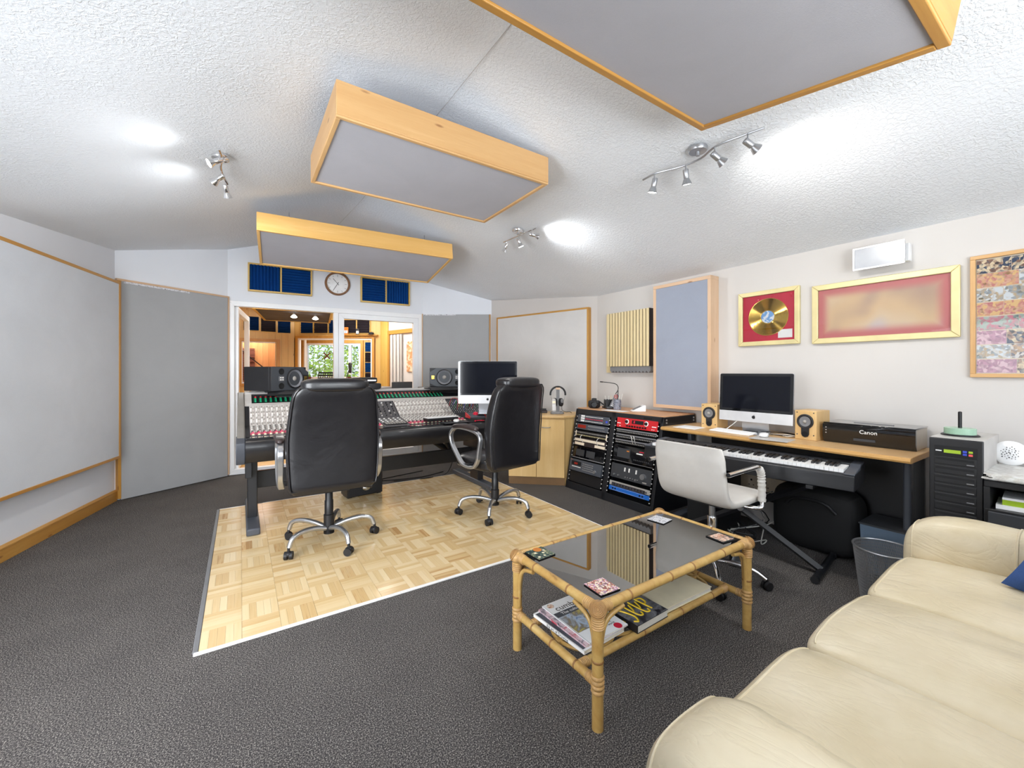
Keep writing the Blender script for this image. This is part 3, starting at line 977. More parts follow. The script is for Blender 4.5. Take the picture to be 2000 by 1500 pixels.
# slatted diffuser with foam behind
r = thing('slat_diffuser', 'cream slatted wooden diffuser on the right wall between the pine framed panels', 'diffuser', (3.62, 3.345, 1.235), RW)
ns = 14; wS = 0.592
for k in range(ns):
    a = k * wS / ns
    MB().box(a, a + wS / ns - 0.011, -0.085, -0.076, 0.07, 0.675).build('slat', 'slat_wood', r, bevel=0.0015)
lab(MB().box(0.0, wS - 0.006, -0.0755, -0.012, 0.07, 0.675).build('back_panel', 'brown_black', r), 'dark backing between the slats')
zz = [(0.03, 0.675)]
fo = MB(); fo.box(0.035, wS, -0.012, -0.001, 0.02, 0.675)
for k in range(12): fo.prism([(0.035 + k * .046, 0.02), (0.035 + k * .046 + .046, 0.02), (0.035 + k * .046 + .023, 0.0)], -0.07, -0.001, 'y')
fo.box(0.035, wS, -0.07, -0.012, 0.02, 0.069)
lab(fo.build('foam_pad', 'mid_grey', r), 'grey wedge foam pad below the slats')
MB().box(-0.07, 0.0, -0.02, -0.001, 0.0, 0.675).build('side_board', 'slat_wood', r)

# ---- foam tile frames over the door, clock between them
def foam_frame(label, x, z, w, h, order):
    r = thing('acoustic_foam', label, 'panel', (A2[0] + x * math.cos(FA), A2[1] + x * math.sin(FA), z), FA, 'framed foam panels over the door')
    f = 0.018
    for a, b, c, d, ax in ((0, w, h - f, h, 'X'), (0, w, 0, f, 'X'), (0, f, f, h - f, 'Z'), (w - f, w, f, h - f, 'Z'), (w / 2 - f / 2, w / 2 + f / 2, f, h - f, 'Z')):
        MB().box(a, b, -0.05, -0.001, c, d).build('frame_rail' if ax == 'X' else 'frame_stile', 'yellow_pine_' + ax, r)
    for k, o in enumerate(order):
        a = f if k == 0 else w / 2 + f / 2; b = w / 2 - f / 2 if k == 0 else w - f
        m = MB(); n = 9
        m.box(a, b, -0.02, -0.001, f, h - f)
        for i in range(n):
            if o == 'v':
                p = lerp(a, b, i / n); q = lerp(a, b, (i + 1) / n)
                m.prism([(p, -0.02), (q, -0.02), ((p + q) / 2, -0.055)], f, h - f, 'z')
            else:
                p = lerp(f, h - f, i / n); q = lerp(f, h - f, (i + 1) / n)
                m.prism([(-0.02, p), (-0.02, q), (-0.055, (p + q) / 2)], a, b, 'x')
        m.build('foam_tile', 'blue_foam', r)
foam_frame('framed pair of blue ridged foam tiles left of the wall clock', 0.205, 2.232, 0.705, 0.345, 'vh')
foam_frame('framed pair of blue ridged foam tiles right of the wall clock', 1.515, 2.212, 0.685, 0.35, 'hv')
r = thing('wall_clock', 'round wall clock with brown wooden rim and white face above the sliding door', 'clock', (A2[0] + 1.22, A2[1] - 0.064, 2.432), FA)
CK = Matrix.Rotation(R(90), 4, 'X')
MB(CK).lathe([(0.158, 0.0), (0.158, 0.03), (0.148, 0.042), (0.136, 0.042), (0.131, 0.02), (0.131, 0.0)], 48).build('rim', 'clock_wood', r, smooth=True)
MB(CK).lathe([(0.132, 0.0), (0.132, 0.018), (0.001, 0.018)], 48).build('dial', 'white_paper', r, smooth=True)
for k in range(12):
    a = R(90 - 30 * k); l0, l1 = (0.092, 0.122) if k % 3 == 0 else (0.1, 0.122)
    MB(CK).box(l0, l1, -0.0016, 0.0016, 0.018, 0.0195, Matrix.Rotation(a, 4, 'Z')).build('hour_mark', 'dark_grey', r)
def hand(a, L, w): return MB(CK).box(-0.025, L, -w, w, 0.021, 0.024, Matrix.Rotation(R(a), 4, 'Z'))
hand(90 - 210, 0.1, 0.0028).build('clock_hand', 'black_satin', r)
hand(90 + 42, 0.085, 0.0028).build('clock_hand', 'black_satin', r)

# ---- suspended ceiling clouds
def cloud(label, c, w, d, h, rot, wd='pine', bottom_w=0.022):
    r = thing('ceiling_cloud', label, 'acoustic cloud', c, rot=rot, group='wooden box clouds hung from the ceiling')
    t = 0.022
    MB().box(-w / 2, w / 2, -d / 2, -d / 2 + t, 0.006, h).build('side_board', wd + '_X', r, bevel=0.002)
    MB().box(-w / 2, w / 2, d / 2 - t, d / 2, 0.006, h).build('side_board', wd + '_X', r, bevel=0.002)
    MB().box(-w / 2, -w / 2 + t, -d / 2 + t, d / 2 - t, 0.006, h).build('end_board', wd + '_Y', r, bevel=0.002)
    MB().box(w / 2 - t, w / 2, -d / 2 + t, d / 2 - t, 0.006, h).build('end_board', wd + '_Y', r, bevel=0.002)
    for (x0, x1, y0, y1, ax) in ((-w/2, w/2, -d/2, -d/2+bottom_w, 'X'), (-w/2, w/2, d/2-bottom_w, d/2, 'X'), (-w/2, -w/2+bottom_w, -d/2+bottom_w, d/2-bottom_w, 'Y'), (w/2-bottom_w, w/2, -d/2+bottom_w, d/2-bottom_w, 'Y')):
        MB().box(x0, x1, y0, y1, -0.006, 0.006).build('bottom_moulding', wd + '_' + ax, r, bevel=0.003)
    def sag(q, p): q.z -= 0.006 * (1 - p[0] ** 2) * (1 - p[1] ** 2) if p[2] < 0 else 0; return q
    m = MB(); n = 12; vs = []; fs = []
    for i in range(n + 1):
        for j in range(n + 1):
            a, b = -1 + 2 * i / n, -1 + 2 * j / n
            vs.append((a * (w / 2 - bottom_w), b * (d / 2 - bottom_w), 0.004 - 0.004 * math.cos(a * 1.5) * math.cos(b * 1.5)))
    for i in range(n):
        for j in range(n): q = i * (n + 1) + j; fs.append((q, q + 1, q + n + 2, q + n + 1))
    m.add(vs, fs); m.box(-w / 2 + t, w / 2 - t, -d / 2 + t, d / 2 - t, 0.02, h - 0.01)
    m.build('cloth_face', 'cloth_cloud', r, smooth=True)
    return r
def hangers(r, c, w, d, h, lift):
    for sx in (-1, 1):
        for sy in (-1, 1):
            MB().cyl((sx * w * 0.36, sy * d * 0.3, h - 0.02), (sx * w * 0.36, sy * d * 0.3, h + lift(sx, sy)), 0.003, n=6).build('hanger_wire', 'satin_metal', r)
r = cloud('middle box cloud of pale pine with grey cloth underside, over the parquet edge', (0.972, 2.38, 2.406), 1.226, 0.79, 0.162, (0, 0, R(0.2)))
hangers(r, 0, 1.226, 0.79, 0.162, lambda a, b: 0.03)
r = cloud('farthest box cloud of orange pine tilted over the mixing desk', (0.98, 4.26, 2.352), 1.70, 0.80, 0.15, (R(-7.3), 0, R(-3.6)), wd='amber')
hangers(r, 0, 1.7, 0.8, 0.15, lambda a, b: 0.12)
r = cloud('large box cloud overhead nearest the camera, cut by the top of the picture', (0.99, 0.72, 2.33), 1.70, 0.84, 0.15, (R(9.6), 0, 0), wd='honey', bottom_w=0.032)
hangers(r, 0, 1.7, 0.84, 0.15, lambda a, b: 0.02)

# ---- spotlight bars
def spot_lamp(parent, p, aim, s=1.0, lit=True, mat='satin_metal'):
    """one GU10 head: stalk, barrel, flared cup and bulb; p is where the stalk meets the bar"""
    h = bpy.data.objects.new('spot_head', None); col.objects.link(h); h.parent = parent; h.location = p
    q = Vector((0, 0, -0.045 * s))
    a = Vector(aim).normalized()
    MB().cyl((0, 0, 0), q, 0.004 * s, n=8).build('stalk', mat, h)
    rot = a.to_track_quat('Z', 'Y').to_matrix().to_4x4()
    T = Matrix.Translation(q - a * 0.02 * s) @ rot
    MB(T).lathe([(0.014 * s, 0.0), (0.016 * s, 0.004), (0.016 * s, 0.045 * s), (0.014 * s, 0.05 * s), (0.017 * s, 0.055 * s), (0.028 * s, 0.083 * s), (0.026 * s, 0.083 * s), (0.014 * s, 0.056 * s)], 20).build('spot_barrel', mat, h, smooth=True)
    MB(T).lathe([(0.022 * s, 0.079 * s), (0.0235 * s, 0.0815 * s), (0.012 * s, 0.083 * s), (0.002, 0.0835 * s)], 20).build('bulb', 'bulb_white' if lit else 'frosted', h, smooth=True)
    return h, T
SPOT_GAIN = 1.5
def lit_head(root, p, aim, power, s=1.0, mat='satin_metal', ang=110, c=(1.0, 0.96, 0.9)):
    h, T = spot_lamp(root, p, aim, s, True, mat)
    l = bpy.data.lights.new('spot_bulb', 'SPOT'); l.energy = power * SPOT_GAIN; l.spot_size = R(150); l.spot_blend = 1.0; l.shadow_soft_size = 0.03; l.color = c
    o = bpy.data.objects.new('spot_bulb', l); col.objects.link(o); o.parent = h
    o.matrix_local = T @ Matrix.Translation((0, 0, 0.092 * s)) @ Matrix.Rotation(math.pi, 4, 'X')
r = thing('spotlight_bar', 'chrome three lamp ceiling spotlight bar on the left slope of the ceiling', 'ceiling light', (-0.106, 3.15, zceil(-0.106, 3.15)), group='spotlight bars on the ceiling')
MB().lathe([(0.05, 0.0), (0.05, -0.016), (0.046, -0.022), (0.012, -0.024), (0.01, -0.045), (0.001, -0.045)], 28).build('ceiling_rose', 'chrome', r, smooth=True)
MB().tube(smooth_path([(-0.0, -0.2, -0.05), (0.01, -0.08, -0.047), (0, 0.05, -0.05), (0.01, 0.2, -0.05), (0.03, 0.3, -0.055)]), 0.007, 8).build('bar', 'chrome', r, smooth=True)
lit_head(r, (0.0, -0.15, -0.05), (-0.8, -0.15, -0.55), 3.5, mat='chrome', c=(0.95, 0.98, 1.0))
lit_head(r, (0.0, 0.1, -0.05), (-0.7, 0.5, -0.55), 4, mat='chrome', c=(0.95, 0.98, 1.0))
lit_head(r, (0.02, 0.27, -0.05), (0.2, 0.5, -0.85), 13, mat='chrome', c=(1.0, 0.92, 0.82))
r = thing('spotlight_bar', 'straight chrome three lamp spotlight bar on the right slope beyond the wavy one', 'ceiling light', (2.11, 3.09, zceil(2.11, 3.09)), group='spotlight bars on the ceiling')
MB().lathe([(0.052, 0.0), (0.052, -0.018), (0.047, -0.025), (0.012, -0.027), (0.01, -0.05), (0.001, -0.05)], 28).build('ceiling_rose', 'chrome', r, smooth=True)
MB().cyl((0.03, -0.24, -0.055), (-0.0, 0.24, -0.055), 0.0065, n=10).build('bar', 'chrome', r, smooth=True)
lit_head(r, (0.02, -0.19, -0.055), (0.85, -0.45, -0.25), 8, mat='chrome', c=(0.95, 0.98, 1.0))
lit_head(r, (0.01, 0.0, -0.055), (0.35, -0.1, -0.9), 7, mat='chrome')
lit_head(r, (0.0, 0.19, -0.055), (-0.15, 0.45, -0.85), 11, mat='chrome')
r = thing('spotlight_bar', 'wavy satin four lamp spotlight bar beside the corner of the large ceiling cloud', 'ceiling light', (2.13, 1.335, zceil(2.13, 1.335)), group='spotlight bars on the ceiling')
MB().lathe([(0.05, 0.0), (0.05, -0.016), (0.046, -0.022), (0.012, -0.024), (0.01, -0.045), (0.001, -0.045)], 28).build('ceiling_rose', 'satin_metal', r, smooth=True)
wav = smooth_path([(-0.03, 0.35, -0.05), (-0.035, 0.25, -0.05), (0.02, 0.12, -0.05), (0.03, 0.0, -0.05), (-0.02, -0.12, -0.05), (0.0, -0.25, -0.05), (0.02, -0.34, -0.05)], 5)
MB().tube(wav, 0.0055, 8).build('bar', 'satin_metal', r, smooth=True)
lit_head(r, (-0.035, 0.26, -0.052), (0.05, 0.3, -0.95), 8, mat='satin_metal', c=(0.95, 0.98, 1.0))
lit_head(r, (0.025, 0.09, -0.052), (0.3, 0.1, -0.85), 8, mat='satin_metal')
lit_head(r, (-0.02, -0.11, -0.052), (0.75, -0.35, -0.6), 6, mat='satin_metal')
lit_head(r, (0.0, -0.27, -0.052), (0.8, -0.4, -0.55), 6, mat='satin_metal')

# ---- pictures and wall light on the right wall
r = thing('framed_disc', 'framed gold record disc on a red mount, left of the long blurred frame', 'picture', (3.62, 1.876, 1.462), RW)
w, h, f = 0.466, 0.452, 0.036
ring(MB(), 0, w, 0, h, f, -0.028, -0.001).build('picture_frame', 'gold_frame', r, bevel=0.004)
MB().box(f, w - f, -0.012, -0.002, f, h - f).build('mount', 'red_mount', r)
DK = Matrix.Translation((w / 2 + 0.0, -0.012, h / 2 + 0.006)) @ Matrix.Rotation(R(90), 4, 'X')
m = MB(DK); prof = [(0.153, 0.0), (0.153, 0.003)]
for k in range(22):
    q = 0.15 - k * 0.0044
    prof += [(q, 0.0036), (q - 0.0022, 0.0027)]
prof += [(0.052, 0.0034), (0.001, 0.0034)]
d = m.lathe(prof, 64).build('disc', 'gold_disc', r, smooth=True)
MB(DK).lathe([(0.05, 0.0034), (0.05, 0.0044), (0.004, 0.0044)], 40).build('disc_label', 'label_art', d)
MB().box(w - f - 0.12, w - f - 0.018, -0.014, -0.012, f + 0.018, f + 0.085).build('caption_plate', 'white_paper', r)
MB().box(f, w - f, -0.022, -0.0205, f, h - f).build('glazing', 'frame_glass', r)
r = thing('framed_picture', 'long gold framed picture with a blurred red and tan print under the wall light', 'picture', (3.62, 1.328, 1.452), RW)
w, h, f = 0.765, 0.435, 0.04
ring(MB(), 0, w, 0, h, f, -0.028, -0.001).build('picture_frame', 'gold_frame', r, bevel=0.004)
def blurmat():
    m, t, b = _new('blurred_picture')
    b.inputs['Roughness'].default_value = 0.5
    vec = _coords(t)
    n = _noise(t, vec, 4.2, 1, 0.4, 0.3)
    r1 = _ramp(t, n.outputs['Fac'], [(0.3, lin((190, 160, 140))), (0.5, lin((224, 192, 152))), (0.62, lin((228, 202, 168))), (0.75, lin((214, 200, 196)))])
    sx = t.nodes.new('ShaderNodeSeparateXYZ'); t.links.new(vec, sx.inputs[0])
    def edge(out, lo, hi):
        a = t.nodes.new('ShaderNodeMath'); a.operation = 'SUBTRACT'; t.links.new(out, a.inputs[0]); a.inputs[1].default_value = (lo + hi) / 2
        c = t.nodes.new('ShaderNodeMath'); c.operation = 'ABSOLUTE'; t.links.new(a.outputs[0], c.inputs[0])
        d = t.nodes.new('ShaderNodeMapRange'); t.links.new(c.outputs[0], d.inputs['Value'])
        d.interpolation_type = 'SMOOTHSTEP'
        d.inputs['From Min'].default_value = (hi - lo) / 2 - 0.085; d.inputs['From Max'].default_value = (hi - lo) / 2 - 0.015
        return d.outputs['Result']
    mx = t.nodes.new('ShaderNodeMath'); mx.operation = 'MAXIMUM'
    t.links.new(edge(sx.outputs['X'], 0.04, 0.725), mx.inputs[0]); t.links.new(edge(sx.outputs['Z'], 0.04, 0.395), mx.inputs[1])
    mix = t.nodes.new('ShaderNodeMix'); mix.data_type = 'RGBA'
    t.links.new(mx.outputs[0], mix.inputs['Factor']); t.links.new(r1.outputs['Color'], mix.inputs['A']); mix.inputs['B'].default_value = lin((206, 118, 118))
    t.links.new(mix.outputs['Result'], b.inputs['Base Color'])
blurmat()
MB().box(f, w - f, -0.012, -0.002, f, h - f).build('print', 'blurred_picture', r)
MB().box(f, w - f, -0.022, -0.0205, f, h - f).build('glazing', 'frame_glass', r)
r = thing('photo_collage', 'tall oak framed collage of band photographs at the right end of the wall', 'picture', (3.62, 0.524, 1.21), RW)
w, h, f = 0.72, 0.712, 0.022
for a, b, c, dd, ax in ((0, w, h - f, h, 'X'), (0, w, 0, f, 'X'), (0, f, f, h - f, 'Z'), (w - f, w, f, h - f, 'Z')):
    MB().box(a, b, -0.022, -0.001, c, dd).build('frame_rail' if ax == 'X' else 'frame_stile', 'pine_' + ax, r, bevel=0.002)
MB().box(f, w - f, -0.008, -0.002, f, h - f).build('backing_board', 'cream', r)
rnd = random.Random(11)
rows = ['f', 'b', 'c', 'd', 'e', 'f', 'c', 'd']
zt = h - f - 0.004
for k, cm in enumerate(rows):
    zh = (h - 2 * f - 0.008) / 8
    x = f + 0.003
    while x < w - f - 0.02:
        pw = min(rnd.uniform(0.1, 0.17), w - f - 0.003 - x)
        cmx = cm if rnd.random() < 0.6 else rnd.choice('abcdef')
        MB().box(x, x + pw - 0.002, -0.0095 - 0.0005 * rnd.random(), -0.008, zt - zh + 0.001, zt - 0.001 + rnd.uniform(-0.004, 0)).build('photo', 'collage_' + cmx, r)
        x += pw
    zt -= zh
MB().box(f, w - f, -0.016, -0.0145, f, h - f).build('glazing', 'frame_glass', r)
r = thing('wall_light', 'white rectangular uplighter above the long gold frame', 'wall light', (3.62, 1.07, 1.945), RW)
MB().box(0.06, 0.29, -0.055, -0.001, 0.012, 0.125).build('body', 'white_plastic', r, bevel=0.004)
MB().box(0.02, 0.27, -0.095, -0.088, 0.0, 0.135).build('front_glass', 'frosted', r, bevel=0.002)
ring(MB(), 0.012, 0.278, -0.008, 0.143, 0.01, -0.098, -0.086).build('rim', 'satin_metal', r)
MB().box(0.12, 0.16, -0.088, -0.05, -0.004, 0.004).box(0.12, 0.16, -0.088, -0.05, 0.11, 0.118).build('bracket', 'satin_metal', r)

# ---------------------------------------------------------------- mixing desk
CX, CY, CW = 0.03, 3.75, 2.37
desk = thing('mixing_desk', 'long studio mixing desk full of white and pink knobs on black steel legs', 'mixing desk', (CX, CY, 0))
prof_body = [(0.0, 0.60), (0.0, 0.70), (0.03, 0.722), (0.09, 0.728), (0.42, 0.775), (0.66, 0.925), (0.70, 0.94), (0.88, 1.03), (0.93, 1.02), (0.93, 0.66), (0.6, 0.56), (0.15, 0.56), (0.05, 0.575)]
MB().prism(prof_body, 0.0, CW, 'x').build('body', 'black_metal', desk)
cheek = [(-0.01, 0.585), (-0.01, 0.70), (0.05, 0.735), (0.40, 0.80), (0.64, 0.945), (0.88, 1.05), (0.96, 1.04), (0.96, 0.60), (0.6, 0.53), (0.12, 0.53)]
MB().prism(cheek, -0.055, -0.001, 'x').build('end_cheek', 'console_grey', desk, bevel=0.008)
MB().prism(cheek, CW + 0.001, CW + 0.055, 'x').build('end_cheek', 'console_grey', desk, bevel=0.008)
lab(MB().prism([(-0.055, 0.60), (-0.058, 0.66), (-0.052, 0.70), (-0.035, 0.718), (0.0, 0.724), (0.03, 0.722), (0.03, 0.55), (0.0, 0.54), (-0.03, 0.548)], -0.0, CW, 'x').build('arm_rest', 'black_leather', desk, smooth=True), 'padded black leather arm rest along the front')
MB().prism([(-0.05, 0.60), (-0.05, 0.70), (0.01, 0.725), (0.1, 0.74), (0.1, 0.6), (0.0, 0.53)], -0.06, 0.0, 'x').build('cheek_nose', 'slate', desk, bevel=0.006)
# meter bridge face between (0.70,.94) and (0.88,1.03)
mA, mB_ = Vector((0, 0.695, 0.942)), Vector((0, 0.882, 1.034))
md = (mB_ - mA); ml = md.length; mang = math.atan2(md.z, md.y)
def slope(y0, z0, ang): return Matrix.Translation((0, y0, z0)) @ Matrix.Rotation(ang, 4, 'X')
TM = slope(0.695, 0.942, mang)
mb = MB(TM).box(0.06, CW - 0.35, 0.02, ml - 0.02, 0.001, 0.004).build('meter_panel', 'black_satin', desk)
lab(MB(TM).box(0.0, CW, ml - 0.018, ml + 0.012, 0.0, 0.02).box(0.0, CW, -0.03, 0.016, 0.0, 0.006).box(0, 0.055, 0, ml, 0, 0.008).build('meter_surround', 'console_light', desk, bevel=0.002), 'pale grey surround of the meters')
pitch = 0.0405
xs_left = [0.035 + k * pitch for k in range(26)]
xs_right = [1.345 + k * pitch for k in range(15)]
gm = MB(TM); 
gm.box(0.000, 0.012, 0.035, 0.115, 0.004, 0.0055)
for k in range(5): gm.box(-0.008, 0.0, 0.04 + k * 0.018, 0.043 + k * 0.018, 0.004, 0.0052)
gm.use(1).box(-0.001, 0.013, 0.117, 0.147, 0.004, 0.0056)
gm.use(0)
m0 = gm.mesh('level_meter', ['led_green', 'led_red'])
for x in [0.08 + k * 0.0415 for k in range(46)]:
    o = bpy.data.objects.new('level_meter', m0); col.objects.link(o); o.parent = mb; o.location = (x, 0, 0)
# channel strips: EQ slope, routing slope, fader slope
s1 = (Vector((0, 0.095, 0.731)), Vector((0, 0.42, 0.778)))
s2 = (Vector((0, 0.42, 0.778)), Vector((0, 0.66, 0.928)))
def slopeM(s): d = s[1] - s[0]; return slope(s[0].y, s[0].z, math.atan2(d.z, d.y)), d.length
T1, L1 = slopeM(s1); T2, L2 = slopeM(s2)
def knob(m, T, x, y, r, h=0.012, n=7): m.add(*_kn(x, y, r, h, n), T=T)
def _kn(x, y, r, h, n):
    vs = []
    for q, z in ((r, 0.003), (r * 0.8, h)):
        for j in range(n):
            a = 2 * math.pi * j / n; vs.append((x + q * math.cos(a), y + q * math.sin(a), z))
    fs = [(j, (j + 1) % n, n + (j + 1) % n, n + j) for j in range(n)] + [list(range(n, 2 * n))]
    return vs, fs
w = pitch - 0.002
plate = MB(); plate.box(0, w, 0.10, L1, 0, 0.004, T1); plate.box(0, w, 0, L2, 0, 0.004, T2)
plate.use(1); plate.box(0, w, 0.03, 0.10, 0, 0.0042, T1)
plate.use(2); plate.box(0, w, -0.01, 0.03, 0, 0.0042, T1)
plate_me = plate.mesh('channel_strip', ['console_strip', 'console_pink', 'console_dark'])
kn = MB()
for i in range(10):
    y = 0.018 + i * 0.0268
    knob(kn.use(0 if i % 3 else 1), T2, w * 0.32, y, 0.0068, 0.016)
    if i % 2 == 0: knob(kn.use(1), T2, w * 0.72, y + 0.006, 0.0055, 0.014)
for i in range(7):
    y = 0.14 + i * 0.027
    knob(kn.use(0 if i % 2 else 1), T1, w * 0.36, y, 0.0068, 0.016)
    if i % 2: kn.use(2).box(w * 0.65, w * 0.85, y, y + 0.012, 0.004, 0.009, T1)
knob(kn.use(3), T1, w * 0.35, 0.1, 0.0075, 0.016); knob(kn.use(0), T1, w * 0.72, 0.085, 0.006, 0.014)
kn_me = kn.mesh('knobs', ['knob_white', 'knob_grey', 'dark_grey', 'black_satin'])
fd = MB(); fd.box(w * 0.3, w * 0.62, 0.05, 0.068, 0.004, 0.02, T1).box(w * 0.42, w * 0.5, 0.02, 0.09, 0.004, 0.006, T1)
fd_me = fd.mesh('fader_cap', 'console_pink')
cp = MB(); cp.box(w * 0.3, w * 0.72, 0.012, 0.027, 0.004, 0.013, T1)
cp_me = cp.mesh('mute_button', 'cap_ivory')
def addm(name, me, parent, x=0.0):
    o = bpy.data.objects.new(name, me); col.objects.link(o); o.parent = parent; o.location = (x, 0, 0); return o
for x in xs_left + xs_right:
    c = addm('channel_strip', plate_me, desk, x)
    stuff(addm('knobs', kn_me, c)); addm('fader_cap', fd_me, c); addm('mute_button', cp_me, c)
# master section in the middle
ms = MB(); ms.box(1.095, 1.335, -0.01, L1, 0, 0.004, T1); ms.box(1.095, 1.335, 0, L2, 0, 0.004, T2)
mo = lab(ms.build('master_section', 'console_dark', desk), 'dark grey master section of the desk')
k2 = MB(); rnd = random.Random(5)
for i in range(5):
    for j in range(7): knob(k2.use(rnd.choice((0, 1, 1, 2))), T2, 1.12 + i * 0.046, 0.03 + j * 0.036, rnd.choice((0.006, 0.009)), 0.014)
    for j in range(3): k2.use(0).box(1.11 + i * 0.046, 1.125 + i * 0.046, 0.14 + j * 0.06, 0.155 + j * 0.06, 0.004, 0.012, T1)
stuff(k2.build('knobs', ['knob_white', 'black_satin', 'knob_grey'], mo))
k3 = MB(); k3.box(1.11, 1.32, 0.03, 0.12, 0.004, 0.012, T1); k3.build('button_bank', 'black_satin', mo)
k4 = MB()
for i in range(8):
    for j in range(3): k4.box(1.118 + i * 0.025, 1.134 + i * 0.025, 0.04 + j * 0.026, 0.055 + j * 0.026, 0.012, 0.016, T1)
stuff(k4.build('buttons', 'knob_grey', mo))
# jack field on the right end
jf = MB(); jf.box(1.955, CW, 0.10, L1, 0, 0.003, T1); jf.box(1.955, CW, 0, L2, 0, 0.003, T2)
jo = jf.build('jack_field', 'dark_grey', desk)
jk = MB()
for i in range(16):
    for j in range(8): knob(jk.use((i + j) % 3 % 2), T2, 1.97 + i * 0.024, 0.02 + j * 0.03, 0.005, 0.006, 6)
stuff(jk.build('jack_sockets', ['knob_white', 'knob_grey'], jo))
MB().box(0.0, CW, -0.0, 0.10, 0.715, 0.731).build('front_ledge', 'black_gloss', desk, bevel=0.004)
# steel stand
for x in (0.05, 2.16):
    leg = MB().box(x - 0.035, x + 0.035, 0.18, 0.36, 0.05, 0.60).build('leg', 'black_metal', desk, bevel=0.006)
    MB().box(x - 0.045, x + 0.045, -0.12, 0.80, 0.012, 0.065).build('foot', 'slate', leg, bevel=0.01)
    MB().box(x - 0.05, x - 0.005, 0.1, 0.5, 0.40, 0.57).build('bracket', 'black_metal', leg, bevel=0.004)
MB().box(0.08, 2.13, 0.32, 0.36, 0.262, 0.405).build('cross_beam', 'black_metal', desk, bevel=0.004)
MB().tube([(1.62, 0.5, 0.56), (1.78, 0.5, 0.46), (2.0, 0.5, 0.30)], 0.035, 10).build('cable_duct', 'black_satin', desk, smooth=True)
MB().tube([(1.83, 0.45, 0.56), (1.9, 0.45, 0.42), (2.02, 0.45, 0.30)], 0.028, 10).build('cable_duct', 'black_satin', desk, smooth=True)
for x in (0.16, 1.78):
    MB().box(x, x + 0.62, 0.74, 1.08, 1.046, 1.062).build('speaker_shelf', 'black_metal', desk, bevel=0.005)
    MB().tube([(x + 0.02, 0.72, 1.035), (x + 0.60, 0.72, 1.035)], 0.02, 8).box(x + 0.1, x + 0.5, 0.80, 1.0, 0.95, 1.05).build('shelf_bracket', 'black_satin', desk)
MB().box(0.05, 0.4, 0.9, 0.91, 1.0, 1.06).build('rear_lip', 'console_light', desk)

# ---- studio monitors
def monitor(label, loc, rz, flip):
    r = thing('studio_monitor', label, 'speaker', loc, rz, 'studio monitors on the mixing desk')
    w, d, h = 0.45, 0.30, 0.228
    s = -1 if flip else 1
    body = MB()
    # baffle with raked far upper and lower corners, wider at the front
    pf = [(-w/2, 0.0), (w/2 - 0.08, 0.0), (w/2, 0.04), (w/2, h - 0.05), (w/2 - 0.08, h), (-w/2, h)]
    pf = [(s * a, b) for a, b in pf]
    if s < 0: pf = pf[::-1]
    body.prism(pf, -0.03, 0.0, 'y'); body.box(-w/2, w/2, 0.0, d, 0.0, h)
    body.build('cabinet', 'rubber', r, bevel=0.004)
    FM = Matrix.Translation((0, -0.03, 0)) @ Matrix.Rotation(R(90), 4, 'X')
    def P(x, z): return Matrix.Translation((s * x, -0.03, z)) @ Matrix.Rotation(R(90), 4, 'X')
    bf = MB(); bf.prism([(a * 0.985, 0.002 + b * 0.983) for a, b in pf], -0.033, -0.03, 'y'); lab(bf.build('baffle', 'monitor_grey', r), 'grey front baffle')
    wf = MB(P(0.045, h/2)).lathe([(0.095, 0.002), (0.095, 0.01), (0.085, 0.014), (0.078, 0.008), (0.04, -0.012), (0.03, -0.012), (0.001, -0.0)], 32).build('woofer', 'woofer_grey', r, smooth=True)
    MB(P(0.045, h/2)).sphere((0, 0, -0.004), 0.026, 16, 8, (1, 1, 0.7)).build('dust_cap', 'knob_grey', wf, smooth=True)
    MB(P(0.045, h/2)).lathe([(0.098, 0.004), (0.098, 0.012), (0.09, 0.016), (0.086, 0.012)], 32, close=True).build('woofer_ring', 'black_satin', wf, smooth=True)
    for z in (0.045, h - 0.045):
        MB(P(-0.115, z)).lathe([(0.03, 0.002), (0.03, 0.007), (0.024, 0.007), (0.02, 0.004), (0.001, 0.0045)], 24).build('bass_port', 'near_black', r, smooth=True)
    MB(P(-0.115, h/2)).box(-0.03, 0.03, -0.022, 0.022, 0.004, 0.007).build('control_plate', 'mid_grey', r)
    m = MB(P(-0.115, h/2)); 
    for q in range(4): m.cyl((-0.012 + 0.024 * (q % 2), -0.01 + 0.02 * (q // 2), 0.007), (-0.012 + 0.024 * (q % 2), -0.01 + 0.02 * (q // 2), 0.012), 0.006, n=8)
    m.build('trim_knobs', 'knob_white', r)
    MB(P(0.182, h/2 - 0.0)).box(-0.028, 0.028, -0.034, 0.034, 0.003, 0.008).build('tweeter_frame', 'black_satin', r)
    lab(MB(P(0.182, h/2)).box(-0.018, 0.018, -0.022, 0.022, 0.008, 0.01).build('tweeter', 'gold_disc', r), 'gold ribbon tweeter')
    return r
monitor('large studio monitor lying on its side at the left end of the mixing desk', (0.39, 4.56, 1.064), R(40), False)
monitor('large studio monitor half hidden behind the computer screen on the mixing desk', (2.14, 4.66, 1.064), R(-28), True)
t = thing('black_case', 'low black equipment case on top of the desk behind the tall office chair', 'case', (1.12, 4.62, 1.054))
MB().rcube((0, 0, 0.035), (0.17, 0.1, 0.035), 8, 6).build('body', 'black_satin', t, smooth=True)
MB().rcube((0.0, 0, 0.1), (0.13, 0.08, 0.03), 8, 6).build('lid', 'black_matt', t, smooth=True)
MB().box(0.02, 0.11, -0.082, -0.08, 0.09, 0.105).build('badge', 'white_plastic', t)

